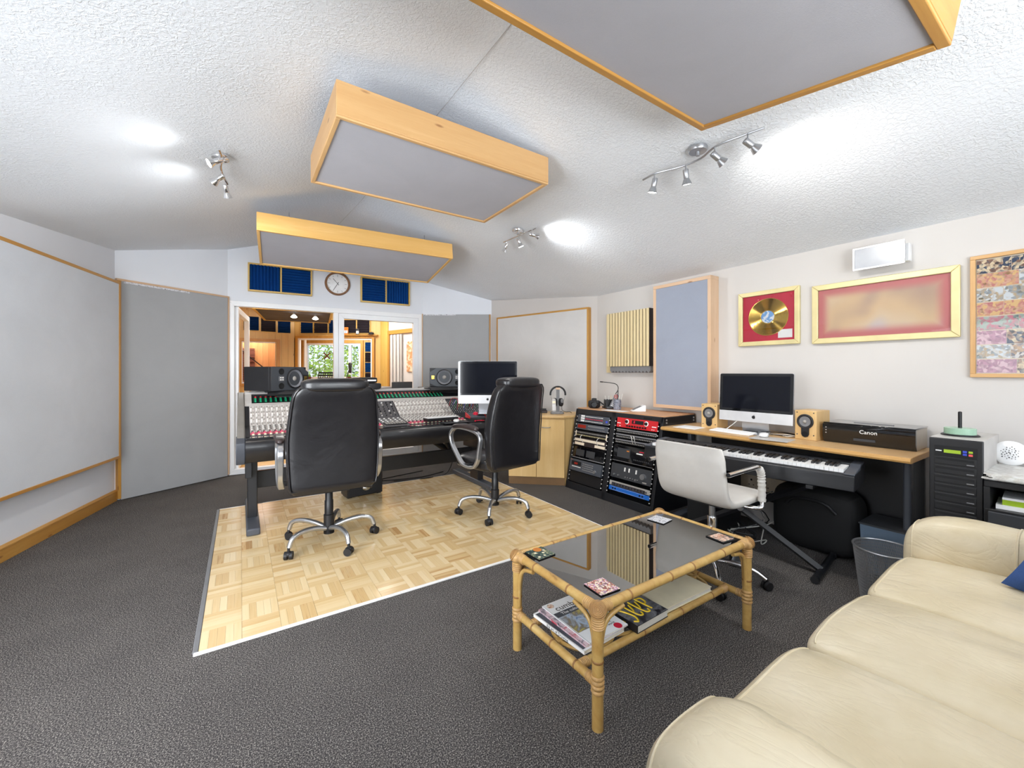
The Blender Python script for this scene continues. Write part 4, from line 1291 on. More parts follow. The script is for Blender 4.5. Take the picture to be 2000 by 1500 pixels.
# ---- all-in-one computers
def computer(label, loc, rot, w=0.528, h=0.375, chin=0.075, base_h=0.1, tilt=-3, bz=0.022):
    r = thing('desktop_computer', label, 'computer', loc, rot=rot)
    s = bpy.data.objects.new('display', None); col.objects.link(s); s.parent = r
    s.location = (0, 0, base_h); s.rotation_euler = (R(tilt), 0, 0)
    MB().prism(rrect(-w/2, w/2, 0, h, 0.012), 0.0, 0.012, 'y').build('casing', 'silver', s, smooth=True)
    MB().prism(rrect(-w/2 + 0.001, w/2 - 0.001, chin, h - 0.001, 0.010), -0.004, 0.0, 'y').build('bezel', 'black_gloss', s)
    MB().box(-w/2 + bz, w/2 - bz, -0.0045, -0.004, chin + bz, h - bz).build('screen', 'screen_dark', s)
    lab(MB().prism(rrect(-w/2, w/2, 0, chin + 0.0005, 0.006), -0.004, 0.0, 'y').build('chin', 'silver_paint', s, smooth=True), 'silver strip with fruit emblem below the screen')
    e = MB(); cz = chin / 2
    T = Matrix.Translation((0, -0.0042, cz)) @ Matrix.Rotation(R(90), 4, 'X')
    ap = []
    for k in range(40):
        a = 2 * math.pi * k / 40
        q = 0.0125 * (1 + 0.10 * math.cos(2 * a) ** 2)
        x, z = q * math.cos(a), q * math.sin(a) * 1.02
        if abs(x) < 0.005: z -= math.copysign(0.0022 * (1 - abs(x) / 0.005), z)
        dx, dz = x - 0.0165, z - 0.001
        if math.hypot(dx, dz) < 0.0065:
            dd = math.hypot(dx, dz); x, z = 0.0165 + dx / dd * 0.0065, 0.001 + dz / dd * 0.0065
        ap.append((x, z))
    e.prism(ap, 0, 0.0008, 'z', T)
    e.prism([(0.000, 0.0135), (0.0015, 0.0175), (0.005, 0.0205), (0.0052, 0.0175), (0.003, 0.0145)], 0, 0.0008, 'z', T)
    e.build('emblem', 'black_satin', s)
    MB().hexa([(-0.1, 0.03, 0.006), (0.1, 0.03, 0.006), (0.1, 0.05, 0.006), (-0.1, 0.05, 0.006)], [(-0.1, 0.012, base_h + 0.06), (0.1, 0.012, base_h + 0.06), (0.1, 0.02, base_h + 0.06), (-0.1, 0.02, base_h + 0.06)]).build('stand', 'silver', r, bevel=0.003)
    MB().box(-0.1, 0.1, -0.09, 0.1, 0.0, 0.007).build('foot', 'silver', r, bevel=0.003)
    return r
plain('silver_paint', (214, 214, 216), 0.3, metal=0.25)
computer('black and silver desktop computer on the right end of the mixing desk', (2.205, 3.80, 0.80), (0, 0, R(-33)), 0.63, 0.452, 0.09, 0.105, 0)

# ---- things lying on the desk
t = thing('external_drive', 'flat white and black box lying on the faders', 'box', (1.70, 3.87, 0.752), R(3))
MB().box(-0.17, 0.17, -0.05, 0.06, 0.0, 0.03).build('body', 'black_satin', t, bevel=0.004)
MB().box(-0.17, 0.17, -0.05, 0.06, 0.03, 0.036).build('lid', 'white_plastic', t, bevel=0.002)
t = thing('mouse_mat', 'dark mouse mat overhanging the front of the mixing desk', 'mouse mat', (1.82, 3.76, 0.7325), R(2))
MB().box(-0.15, 0.13, -0.05, 0.09, 0.0, 0.006).build('mat', 'dark_grey', t, bevel=0.002)
t = thing('computer_mouse', 'white mouse on the dark mat of the mixing desk', 'mouse', (1.82, 3.765, 0.739), R(-30))
MB().rcube((0, 0, 0.012), (0.03, 0.055, 0.014), 3, 8).build('shell', 'white_plastic', t, smooth=True)
t = thing('audio_controller', 'red and black desktop controller with a big round knob', 'controller', (2.08, 3.83, 0.76), R(-8))
MB().prism([(-0.06, 0), (0.07, 0), (0.07, 0.05), (-0.06, 0.018)], -0.085, 0.085, 'x').build('body', 'slate', t, bevel=0.003)
for sx in (-1, 1): MB().prism([(-0.064, 0), (0.074, 0), (0.074, 0.054), (-0.064, 0.022)], sx * 0.0855, sx * 0.096, 'x').build('side_cheek', 'red_unit', t, bevel=0.002)
KT = Matrix.Translation((0.0, 0.01, 0.036)) @ Matrix.Rotation(R(14), 4, 'X')
MB(KT).lathe([(0.032, 0), (0.032, 0.003), (0.024, 0.003), (0.022, 0.018), (0.001, 0.018)], 24).build('knob', 'knob_red', t, smooth=True)
t = thing('earphones', 'red pair of folded earphones in front of the controller', 'earphones', (2.07, 3.735, 0.735))
MB().tube(smooth_path([(-0.05, 0, 0), (-0.01, 0.015, 0.003), (0.03, -0.005, 0.002), (0.06, 0.01, 0), (0.02, 0.02, 0.003)]), 0.004, 6).build('lead', 'knob_red', t, smooth=True)
MB().sphere((-0.05, 0, 0.002), 0.009, 10, 6).build('bud', 'knob_red', t, smooth=True)
t = thing('small_keyboard', 'small silver and black keyboard below the computer on the mixing desk', 'keyboard', (2.30, 3.83, 0.765), R(-33))
MB().box(-0.12, 0.12, -0.06, 0.06, 0.0, 0.014).build('body', 'black_satin', t, bevel=0.002)
m = MB()
for i in range(9):
    for j in range(4): m.box(-0.11 + i * 0.0245, -0.089 + i * 0.0245, -0.05 + j * 0.026, -0.028 + j * 0.026, 0.014, 0.018)
stuff(m.build('keys', 'white_plastic', t))
cols = ['wire_red', 'wire_green', 'wire_blue', 'wire_white', 'wire_yellow', 'wire_red', 'wire_white', 'black_satin', 'wire_green', 'wire_blue', 'wire_red', 'black_satin']
names = ['red', 'green', 'blue', 'white', 'yellow', 'short red', 'thin white', 'black', 'short green', 'short blue', 'long red', 'long black']
rnd = random.Random(9)
for k, (c, nm) in enumerate(zip(cols, names)):
    x = 1.98 + k * 0.026
    a = (x, 4.22 + rnd.uniform(0, 0.14), 0.86); a = (a[0], a[1], 0.778 + (a[1] - CY - 0.42) * 0.625 + 0.008)
    xb = x + rnd.uniform(0.03, 0.14); yb = 4.2 + rnd.uniform(0, 0.14); b = (min(xb, 2.36), yb, 0.778 + (yb - CY - 0.42) * 0.625 + 0.008)
    top = max(a[2], b[2]) + rnd.uniform(0.04, 0.09)
    o = MB().tube(smooth_path([a, ((a[0] * 3 + b[0]) / 4, a[1] - 0.03, top), ((a[0] + 3 * b[0]) / 4, b[1] - 0.04, top - 0.01), b], 5), 0.0028, 6).build('patch_cable', c, smooth=True)
    tag(o, '%s patch cable looping over the jack field of the mixing desk' % nm, 'cable', 'patch cables on the jack field')
# bundle of loose leads hanging off the right end
rnd = random.Random(4)
for k in range(9):
    x = 2.47 + rnd.uniform(-0.02, 0.05); y = 3.80 + rnd.uniform(-0.02, 0.04)
    zb = rnd.uniform(0.14, 0.3)
    o = MB().tube(smooth_path([(x, y, 0.66), (x + rnd.uniform(-.03, .03), y, 0.5), (x + rnd.uniform(-.03, .03), y - 0.02, 0.36), (x + rnd.uniform(-.03, .03), y, zb)], 4), 0.004, 6).build('hanging_lead', ['wire_white', 'wire_red', 'black_satin'][k % 3], smooth=True)
    tag(o, 'thin lead in the tangle hanging off the right end of the mixing desk', 'cable', 'leads hanging at the right end of the desk')
t = thing('computer_case', 'black computer case standing on the parquet under the mixing desk', 'computer', (1.03, 4.26, 0.012), R(6))
MB().box(-0.18, 0.17, -0.07, 0.13, 0.01, 0.43).build('case', 'black_satin', t, bevel=0.008)
MB().box(-0.16, 0.15, -0.075, -0.07, 0.03, 0.41).build('front_panel', 'black_matt', t)
for sx in (-0.15, 0.14): MB().box(sx - 0.02, sx + 0.02, -0.05, 0.1, -0.0, 0.01).build('foot', 'rubber', t)
lab(MB().sphere((0.0, -0.085, 0.09), 0.035, 14, 8, (1.2, 0.5, 0.9)).build('chrome_badge', 'chrome', t, smooth=True), 'shiny chrome oval on the front')

# ---------------------------------------------------------------- tall office chairs
def office_chair(label, loc, heading, phase, h=0.0):
    r = thing('office_chair', label, 'chair', (loc[0], loc[1], loc[2]), R(-heading), 'black leather office chairs at the mixing desk')
    # star base: world phase of the first arm, so take the chair's turn back out
    b0 = phase + heading
    MB().lathe([(0.028, 0.0), (0.036, 0.0), (0.036, 0.06), (0.03, 0.075), (0.026, 0.08)], 20, (0, 0, 0.065)).build('hub', 'rubber', r, smooth=True)
    for k in range(5):
        a = R(b0 + 72 * k); c, s = math.cos(a), math.sin(a)
        P = lambda q, z: (c * q, s * q, z)
        leg = MB().tube(smooth_path([P(0.025, 0.105), P(0.12, 0.135), P(0.22, 0.145), P(0.29, 0.125), P(0.315, 0.075)], 5), [0.017] * 10 + [0.0155] * 11, 12).build('leg', 'silver', r, smooth=True)
        T = Matrix.Translation(P(0.318, 0.0)) @ Matrix.Rotation(a + R(40), 4, 'Z')
        cs = MB(T)
        for sy in (-0.016, 0.016):
            cs.cyl((0, sy - 0.0095, 0.026), (0, sy + 0.0095, 0.026), 0.026, n=20)
        cs.sphere((0.0, 0, 0.036), 0.024, 12, 8, (1.1, 1.1, 0.8)); cs.cyl((0, 0, 0.04), (0, 0, 0.075), 0.009, n=10)
        cs.build('caster', 'rubber', r, smooth=True)
    MB().lathe([(0.036, 0.07), (0.036, 0.2), (0.03, 0.205), (0.03, 0.3), (0.026, 0.305), (0.026, 0.40), (0.001, 0.40)], 20).build('gas_column', 'black_satin', r, smooth=True)
    MB().box(-0.12, 0.12, -0.12, 0.1, 0.385 + h, 0.41 + h).build('seat_plate', 'black_metal', r, bevel=0.004)
    MB().tube([(0.05, 0.0, 0.385 + h), (0.16, 0.03, 0.375 + h), (0.27, 0.03, 0.36 + h)], 0.006, 8).tube([(0.25, 0.03, 0.363 + h), (0.31, 0.03, 0.352 + h)], 0.014, 8).build('lever', 'black_satin', r, smooth=True)
    def sf(q, p):
        if p[2] > 0: q.z += 0.012 * (1 - p[0] ** 2)
        if p[1] > 0.4 : q.z -= 0.03 * (p[1] - 0.4)
        return q
    MB().rcube((0, 0.03, 0.465 + h), (0.26, 0.26, 0.058), 5, 14, sf).build('seat', 'black_leather', r, smooth=True)
    # back: lofted shell leaning back, rounder towards the top
    secs = []
    zb, zt = 0.435 + h, 1.155 + h
    n = 26
    for i in range(n + 1):
        t = i / n; z = lerp(zb, zt, t)
        wd = 0.272 + 0.018 * math.sin(math.pi * min(1, t * 1.1)) - 0.03 * max(0, t - 0.5) 
        e = 1.0
        if t > 0.86: e = math.sqrt(max(0.02, 1 - ((t - 0.86) / 0.14) ** 2)) * 0.32 + 0.68 * (1 - 0.12 * ((t - 0.86) / 0.14) ** 3)
        if t < 0.06: e = 0.90 + 0.10 * math.sin(math.pi / 2 * t / 0.06)
        th = 0.055 + 0.012 * math.sin(math.pi * t)
        if t > 0.93: th *= math.sqrt(max(0.05, 1 - ((t - 0.93) / 0.075) ** 2))
        if t < 0.04: th *= 0.6 + 0.4 * t / 0.04
        y = -0.245 - 0.085 * t + 0.05 * math.sin(math.pi * t * 0.95) - 0.02 * max(0, t - 0.8)
        secs.append((0, y, z, wd * e, th, 4.5))
    MB().loft(secs, 40).build('backrest', 'black_leather', r, smooth=True)
    # piping round the rear edge
    pip = []
    for (cx, cy, z, a, bb, p) in secs[1:-1]: pip.append((a * 0.965, cy - bb * 0.80, z))
    top = secs[-2]; bot = secs[1]
    loop = [(x, y, z) for x, y, z in pip] + [(-x, y, z) for x, y, z in reversed(pip)]
    loop.append(loop[0])
    MB().tube(loop, 0.005, 6, cap=False).build('piping', 'black_leather', r, smooth=True)
    MB().rcube((0, -0.292, zt - 0.012), (0.208, 0.092, 0.047), 3.6, 14).build('head_pad', 'black_leather', r, smooth=True)
    for sx in (-1, 1):
        X = sx * 0.315
        pts = [(X, -0.17, 0.60), (X, -0.185, 0.70), (X, -0.13, 0.745), (X, 0.02, 0.765), (X, 0.15, 0.755), (X, 0.215, 0.70), (X, 0.20, 0.62), (X, 0.12, 0.525), (X * 0.99, 0.04, 0.46), (X * 0.97, -0.08, 0.455), (X, -0.15, 0.52), (X, -0.17, 0.60)]
        pts = [(x, y, z + h) for x, y, z in pts]
        sp = smooth_path(pts, 5)
        loopm = MB(); k = len(sp) - 1
        prof = [(-0.019, -0.012), (0.019, -0.012), (0.019, 0.012), (-0.019, 0.012)]
        vs = []; fs = []
        for i in range(k):
            d = (sp[(i + 1) % k] - sp[i - 1]).normalized(); nrm = Vector((0, d.z, -d.y))
            q = sp[i]
            for (a, bq) in prof: vs.append(q + Vector((a, 0, 0)) + nrm * bq)
        for i in range(k):
            for j in range(4):
                fs.append((i * 4 + j, i * 4 + (j + 1) % 4, ((i + 1) % k) * 4 + (j + 1) % 4, ((i + 1) % k) * 4 + j))
        loopm.add(vs, fs)
        arm = loopm.build('armrest', 'silver', r, bevel=0.006, smooth=True)
        def pf(q, p):
            q.z -= 0.02 * p[1] ** 2 * (1 if p[1] > 0 else 0.7); return q
        lab(MB().rcube((X, 0.02, 0.783 + h), (0.032, 0.165, 0.02), 3.5, 10, pf).build('arm_pad', 'arm_leather', arm, smooth=True), 'padded dark leather arm pad')
        MB().box(min(X, sx * 0.24), max(X, sx * 0.24), -0.03, 0.03, 0.45 + h, 0.47 + h).build('bracket', 'black_metal', arm)
    return r
office_chair('black leather office chair in the middle, turned square to the mixing desk', (0.535, 3.215, 0.0105), 1.5, 67)
office_chair('black leather office chair turned left, in front of the wooden corner cupboard', (1.865, 3.085, 0.0105), -10, 14)

# ---------------------------------------------------------------- sloping equipment rack
RT = Vector((2.93, 3.375, 0))
rack = thing('equipment_rack', 'wide black sloping rack cabinet of audio gear with a wooden top', 'rack', RT, RW + R(0.8))
RWD, RDP, RH, SL = 1.11, 0.64, 0.80, 0.165
TH = math.atan2(SL, 0.84)
FT = Matrix.Rotation(-TH, 4, 'X')            # face frame: x along, z up the slope, -y outwards
FH = math.hypot(SL, 0.84)
for x in (0.0, RWD - 0.02):
    MB().prism([(0.0, 0.0), (SL, 0.84), (RDP, 0.84), (RDP, 0.0)], x, x + 0.02, 'x').build('side_panel', 'black_metal', rack, bevel=0.002)
MB().prism([(0.09, 0.05), (SL + 0.07, 0.78), (RDP - 0.02, 0.78), (RDP - 0.02, 0.05)], RWD * 0.49, RWD * 0.50, 'x').build('divider', 'black_metal', rack)
MB().box(0.02, RWD - 0.02, RDP - 0.02, RDP, 0.0, 0.80).build('back_panel', 'near_black', rack)
MB().box(0.02, RWD - 0.02, 0.05, RDP - 0.02, 0.0, 0.05).build('bottom_panel', 'near_black', rack)
MB().box(0.0, RWD, SL - 0.002, RDP, 0.78, 0.84).build('top_frame', 'black_metal', rack, bevel=0.004)
lab(MB().box(0.008, RWD - 0.008, SL + 0.01, RDP, 0.8405, 0.85).build('top_board', 'rack_top', rack), 'light wooden top board')
MB(FT).box(0.0, RWD, -0.004, 0.012, FH - 0.055, FH).build('top_rail', 'black_metal', rack, bevel=0.003)
MB(FT).box(0.0, RWD, -0.004, 0.012, 0.0, 0.075).build('bottom_rail', 'black_metal', rack, bevel=0.003)
BX = [(0.032, 0.515), (0.59, 1.078)]
BX = [(0.03, 0.51), (0.585, 1.075)]
MB(FT).box(0.513, 0.572, -0.004, 0.012, 0.0, FH).build('mullion', 'black_metal', rack, bevel=0.003)
for x in (0.0, RWD - 0.03):
    MB(FT).box(x, x + 0.03, -0.004, 0.012, 0.0, FH).build('stile', 'black_metal', rack, bevel=0.003)
rs = MB(FT)
for x in (0.036, 0.502, 0.580, 1.068):
    for k in range(17): rs.cyl((x, -0.003, 0.10 + k * 0.042), (x, -0.010, 0.10 + k * 0.042), 0.0045, n=8)
stuff(rs.build('rack_bolts', 'knob_white', rack))
sc = MB()
for z in (0.815, 0.79): 
    for y in (SL + 0.03, RDP - 0.03): sc.cyl((RWD, y, z), (RWD + 0.006, y, z), 0.008, n=10)
sc.build('corner_bolts', 'silver', rack)
MB(FT).box(0.90, 0.99, -0.0055, -0.004, FH - 0.035, FH - 0.015).build('badge', 'near_black', rack)

def unit(name, label, bay, s0, s1, mat, inset=0.0, out=0.006, depth=0.28):
    r = thing(name, label, 'audio unit', RT, RW + R(0.8), 'audio units in the sloping rack')
    x0, x1 = BX[bay]; x0 += 0.0145; x1 -= 0.0145
    MB(FT).box(x0, x1, -out, 0.0, s0 + 0.002, s1 - 0.002).build('front_panel', mat, r, bevel=0.0015)
    MB(FT).box(x0 + 0.01, x1 - 0.01, 0.0, depth, s0 + 0.004, s1 - 0.004).build('chassis', 'near_black', r)
    return r, x0, x1, out
def fknob(r, x, s, rad, out, mat='black_satin', d=0.015, name='knob'):
    return MB(FT).cyl((x, -out, s), (x, -out - d, s), rad, rad * 0.85, 12).build(name, mat, r, smooth=True)
def fbox(r, x0, x1, s0, s1, out, mat, name, d=0.0015, label=None):
    o = MB(FT).box(x0, x1, -out - d, -out, s0, s1).build(name, mat, r)
    if label: lab(o, label)
    return o
def row(r, mat, name, out, xs, s, rad, d=0.01):
    m = MB(FT)
    for x in xs: m.cyl((x, -out, s), (x, -out - d, s), rad, rad * 0.85, 8)
    return stuff(m.build(name, mat, r))
Z = lambda z: z / 0.84 * FH
L = [0, 0.5]
r, a, b, o = unit('rack_mixer', 'black rack mixer with white label patches at the top left of the rack', 0, Z(.70), Z(.785), 'slate')
for j in range(3):
    fbox(r, a + 0.05, a + 0.105, Z(.711 + j * .024), Z(.729 + j * .024), o, 'white_paper', 'label_patch')
    row(r, 'knob_white' if j != 1 else 'knob_red', 'knobs', o, [a + 0.13 + k * 0.021 for k in range(12)], Z(.717 + j * .024), 0.0045)
fbox(r, b - 0.045, b - 0.02, Z(.725), Z(.745), o, 'blue_button', 'button', 0.003)
r, a, b, o = unit('cd_player', 'black rack disc player with red display, second down on the left', 0, Z(.625), Z(.69), 'slate')
fbox(r, a + 0.02, a + 0.14, Z(.642), Z(.675), o, 'red_display', 'display', label='dark red display')
fbox(r, a + 0.17, a + 0.40, Z(.662), Z(.676), o, 'mid_grey', 'disc_tray')
row(r, 'knob_grey', 'buttons', o, [a + 0.18 + k * 0.022 for k in range(11)], Z(.64), 0.004, 0.003)
r, a, b, o = unit('patch_bay', 'brass and black patch bay full of sockets on the left side of the rack', 0, Z(.55), Z(.615), 'black_satin')
for j in range(2): row(r, ['gold_frame', 'knob_grey'][j], 'sockets', o, [a + 0.02 + k * 0.0178 for k in range(24)], Z(.568 + j * .028), 0.0055, 0.004)
fbox(r, a, a + 0.014, Z(.552), Z(.612), o, 'cream', 'ear'); fbox(r, b - 0.014, b, Z(.552), Z(.612), o, 'cream', 'ear')
MB(FT).tube(smooth_path([(a + .1, -.01, Z(.57)), (a + .115, -.04, Z(.54)), (a + .13, -.01, Z(.50))], 4), 0.003, 6).tube(smooth_path([(b - .1, -.01, Z(.57)), (b - .09, -.05, Z(.54)), (b - .11, -.01, Z(.49))], 4), 0.003, 6).build('patch_lead', 'wire_white', r, smooth=True)
r, a, b, o = unit('patch_bay', 'black patch bay with cream label strips below the brass one', 0, Z(.455), Z(.545), 'brown_black')
fbox(r, a + 0.0, b - 0.02, Z(.505), Z(.53), o, 'cream', 'label_strip'); fbox(r, a + 0.01, a + 0.15, Z(.465), Z(.492), o, 'cream', 'label_strip'); fbox(r, b - 0.15, b - 0.01, Z(.465), Z(.492), o, 'cream', 'label_strip')
r, a, b, o = unit('cassette_deck', 'black twin cassette deck half way down the left side of the rack', 0, Z(.325), Z(.45), 'black_gloss')
for x in (a + 0.05, a + 0.2): fbox(r, x, x + 0.12, Z(.355), Z(.42), o, 'dark_grey', 'cassette_door', 0.003)
fknob(r, b - 0.035, Z(.375), 0.017, o); fbox(r, a, b, Z(.328), Z(.336), o, 'mid_grey', 'trim_strip')
r, a, b, o = unit('tape_recorder', 'grey rack tape recorder with small display and jog wheel, lowest on the left', 0, Z(.195), Z(.315), 'slate', out=0.03)
fbox(r, a + 0.03, a + 0.17, Z(.255), Z(.295), o, 'near_black', 'display'); fbox(r, a + 0.07, a + 0.12, Z(.262), Z(.282), o + 0.0016, 'red_display', 'readout', 0.0006)
fknob(r, b - 0.08, Z(.232), 0.02, o, 'silver', 0.012, 'jog_wheel')
for j in range(4): row(r, 'knob_grey', 'buttons', o, [a + 0.20 + k * 0.017 for k in range(9)], Z(.225 + j * .02), 0.0045, 0.003)
fbox(r, a + 0.04, a + 0.17, Z(.236), Z(.243), o, 'knob_white', 'button_row'); fbox(r, a + 0.015, a + 0.035, Z(.302), Z(.307), o, 'amber', 'indicator')
r, a, b, o = unit('blank_panel', 'plain black blanking panel at the foot of the left side of the rack', 0, Z(.08), Z(.19), 'black_satin', out=0.002)
r, a, b, o = unit('preamp', 'bright red rack preamp with two round gauges at the top right of the rack', 1, Z(.705), Z(.80), 'red_unit', out=0.012)
for x in (a + 0.12, b - 0.12):
    fknob(r, x, Z(.765), 0.024, o, 'knob_white', 0.002, 'dial_ring'); fknob(r, x, Z(.765), 0.016, o + 0.002, 'black_satin', 0.012)
fbox(r, a + 0.18, a + 0.31, Z(.752), Z(.785), o, 'near_black', 'display'); fbox(r, a + 0.2, a + 0.215, Z(.758), Z(.78), o + 0.0016, 'knob_red', 'readout', 0.0006)
row(r, 'black_satin', 'knobs', o, [a + 0.13 + k * 0.03 for k in range(8)], Z(.726), 0.009, 0.012)
row(r, 'knob_white', 'switches', o, [a + 0.05, b - 0.05, a + 0.04, b - 0.03], Z(.72), 0.004, 0.006)
fbox(r, a + 0.005, a + 0.05, Z(.742), Z(.749), o, 'white_paper', 'lettering_strip'); fbox(r, b - 0.055, b - 0.01, Z(.742), Z(.749), o, 'white_paper', 'lettering_strip')
for nm, z0, z1 in (('top', .655, .697), ('middle', .605, .65), ('bottom', .555, .60)):
    r, a, b, o = unit('patch_bay', 'silver edged black patch bay, %s of three under the red preamp' % nm, 1, Z(z0), Z(z1), 'black_satin')
    fbox(r, a, b, Z(z1 - 0.016), Z(z1 - 0.004), o, 'silver', 'label_strip')
    row(r, 'knob_grey', 'sockets', o, [a + 0.02 + k * 0.0187 for k in range(24)], Z(z0 + .014), 0.0055, 0.003)
for dx in (0.0, 0.03):
    m = MB(FT).tube(smooth_path([(0.80 + dx, -.012, Z(.625)), (0.825 + dx, -.06, Z(.64)), (0.845 + dx, -.06, Z(.60)), (0.82 + dx, -.012, Z(.57))], 5), 0.003, 6)
    q = m.build('patch_lead', 'wire_white', smooth=True, loc=RT); q.rotation_euler = (0, 0, RW + R(0.8))
    tag(q, '%s of two white patch leads looped across the silver edged patch bays' % ('left' if dx == 0 else 'right'), 'cable', 'white leads on the rack')
r, a, b, o = unit('cassette_deck', 'black cassette deck with red lit buttons on the right side of the rack', 1, Z(.39), Z(.545), 'black_gloss')
fbox(r, a + 0.05, a + 0.20, Z(.43), Z(.515), o, 'dark_grey', 'cassette_door', 0.003); fbox(r, a + 0.16, a + 0.19, Z(.49), Z(.50), o + 0.0031, 'amber', 'indicator', 0.0006)
fbox(r, a + 0.27, a + 0.34, Z(.485), Z(.495), o, 'knob_white', 'indicator'); fbox(r, a + 0.30, a + 0.35, Z(.505), Z(.512), o, 'knob_red', 'indicator')
row(r, 'dark_grey', 'buttons', o, [a + 0.25 + k * 0.02 for k in range(9)], Z(.43), 0.007, 0.003)
fknob(r, b - 0.045, Z(.48), 0.016, o); 
fbox(r, a, b, Z(.392), Z(.397), o, 'silver', 'trim_strip')
r, a, b, o = unit('amplifier', 'charcoal amplifier with a big silver volume knob on the right side of the rack', 1, Z(.235), Z(.37), 'dark_grey')
fknob(r, b - 0.085, Z(.30), 0.03, o, 'silver', 0.022, 'volume_knob')
for x in (a + 0.05, a + 0.1): fknob(r, x, Z(.265), 0.009, o, 'silver')
fknob(r, b - 0.16, Z(.258), 0.009, o, 'silver')
for x in (a + 0.16, a + 0.21, a + 0.29): fbox(r, x, x + 0.012, Z(.31), Z(.345), o, 'knob_white', 'switch', 0.006)
row(r, 'knob_grey', 'small_switches', o, [a + 0.18 + k * 0.028 for k in range(6)], Z(.262), 0.004, 0.008)
fbox(r, b - 0.09, b - 0.045, Z(.248), Z(.258), o, 'knob_grey', 'lettering_strip')
r, a, b, o = unit('effects_unit', 'silver edged rack effects unit with small dark knobs above the blue one', 1, Z(.16), Z(.205), 'knob_grey')
fbox(r, a + 0.03, b - 0.05, Z(.164), Z(.19), o, 'brown_black', 'control_strip')
row(r, 'slate', 'knobs', o + 0.0015, [a + 0.05 + k * 0.034 for k in range(12)], Z(.177), 0.008, 0.008)
r, a, b, o = unit('effects_unit', 'bright blue rack effects unit near the foot of the rack', 1, Z(.115), Z(.158), 'blue_unit')
row(r, 'near_black', 'knobs', o, [a + 0.05, a + 0.08, b - 0.1, b - 0.07], Z(.136), 0.008, 0.008)
fbox(r, a + 0.02, b - 0.05, Z(.1515), Z(.1525), o, 'white_paper', 'outline'); fbox(r, a + 0.02, b - 0.05, Z(.121), Z(.122), o, 'white_paper', 'outline')

# ---- on top of the rack
def onrack(x, y): return (RT.x + 0, 0)
t = thing('camera', 'black digital camera lying on the left end of the rack top', 'camera', (3.22, 3.235, 0.851), R(-60))
MB().rcube((0, 0, 0.042), (0.062, 0.035, 0.042), 5, 8).build('body', 'rubber', t, smooth=True)
MB().rcube((0.0, 0, 0.09), (0.025, 0.028, 0.016), 4, 6).build('viewfinder_hump', 'rubber', t, smooth=True)
MB().lathe([(0.034, 0), (0.036, 0.02), (0.034, 0.06), (0.03, 0.062), (0.026, 0.05), (0.001, 0.05)], 24, T=Matrix.Translation((0.02, -0.03, 0.04)) @ Matrix.Rotation(R(90), 4, 'X')).build('lens', 'black_satin', t, smooth=True)
MB().tube(smooth_path([(0.06, 0.0, 0.07), (0.12, -0.01, 0.03), (0.16, 0.0, 0.01), (0.14, 0.03, 0.008), (0.08, 0.04, 0.01)]), 0.008, 6).build('strap', 'rubber', t, smooth=True)
t = thing('pen_pot', 'square black pot of pens behind the camera on the rack', 'pot', (3.31, 3.11, 0.851), R(-30))
ring(MB(), -0.04, 0.04, -0.04, 0.04, 0.003, 0, 0.095)
m = MB()
for a, b, c, d in ((-.04, .04, -.04, -.037), (-.04, .04, .037, .04), (-.04, -.037, -.037, .037), (.037, .04, -.037, .037)): m.box(a, b, c, d, 0, 0.095)
m.box(-.04, .04, -.04, .04, 0, 0.004); m.build('pot', 'black_satin', t)
MB().box(-0.02, 0.01, -0.0412, -0.04, 0.012, 0.022).build('label_patch', 'white_paper', t)
for k, (dx, dy, c) in enumerate(((-0.02, 0.01, 'wire_white'), (0.0, -0.01, 'wire_white'), (0.02, 0.02, 'cream'))): MB().cyl((dx * 0.5, dy * 0.5, 0.005), (dx * 1.8, dy, 0.135), 0.004, n=8).build('pen', c, t)
t = thing('desk_lamp', 'thin black gooseneck lamp bending left over the rack', 'lamp', (3.36, 3.08, 0.851), R(-33.5))
MB().lathe([(0.03, 0), (0.03, 0.008), (0.005, 0.012), (0.003, 0.02)], 20).build('base', 'black_satin', t, smooth=True)
MB().tube(smooth_path([(0, 0, 0.01), (0.0, 0, 0.12), (0.045, 0, 0.2), (0.03, 0, 0.255), (-0.04, 0, 0.275), (-0.13, 0, 0.285)]), 0.004, 8).build('gooseneck', 'black_satin', t, smooth=True)
MB().cyl((-0.12, 0, 0.284), (-0.15, 0, 0.286), 0.006, n=10).build('lamp_head', 'black_satin', t)
t = thing('telephone', 'grey cordless telephone leaning in front of the pen pots', 'telephone', (3.265, 3.04, 0.853), R(-33.5))
T = Matrix.Rotation(R(26), 4, 'Y')
MB(T).rcube((0, 0, 0.085), (0.024, 0.014, 0.085), 4, 8).build('handset', 'mid_grey', t, smooth=True)
MB(T).box(-0.016, 0.016, -0.0165, -0.013, 0.11, 0.145).build('display', 'knob_grey', t)
m = MB(T)
for i in range(3):
    for j in range(4): m.box(-0.015 + i * 0.011, -0.006 + i * 0.011, -0.0165, -0.013, 0.03 + j * 0.018, 0.042 + j * 0.018)
stuff(m.build('keys', 'white_plastic', t))
MB().rcube((-0.01, 0.01, 0.012), (0.04, 0.04, 0.014), 4, 6).build('cradle', 'dark_grey', t, smooth=True)
t = thing('pen_pot', 'round patterned pot of scissors and pens on the rack', 'pot', (3.275, 2.955, 0.851))
MB().lathe([(0.001, 0.003), (0.037, 0.003), (0.037, 0.0), (0.04, 0.0), (0.04, 0.105), (0.037, 0.105), (0.037, 0.006)], 28).build('pot', 'cup_print', t, smooth=True)
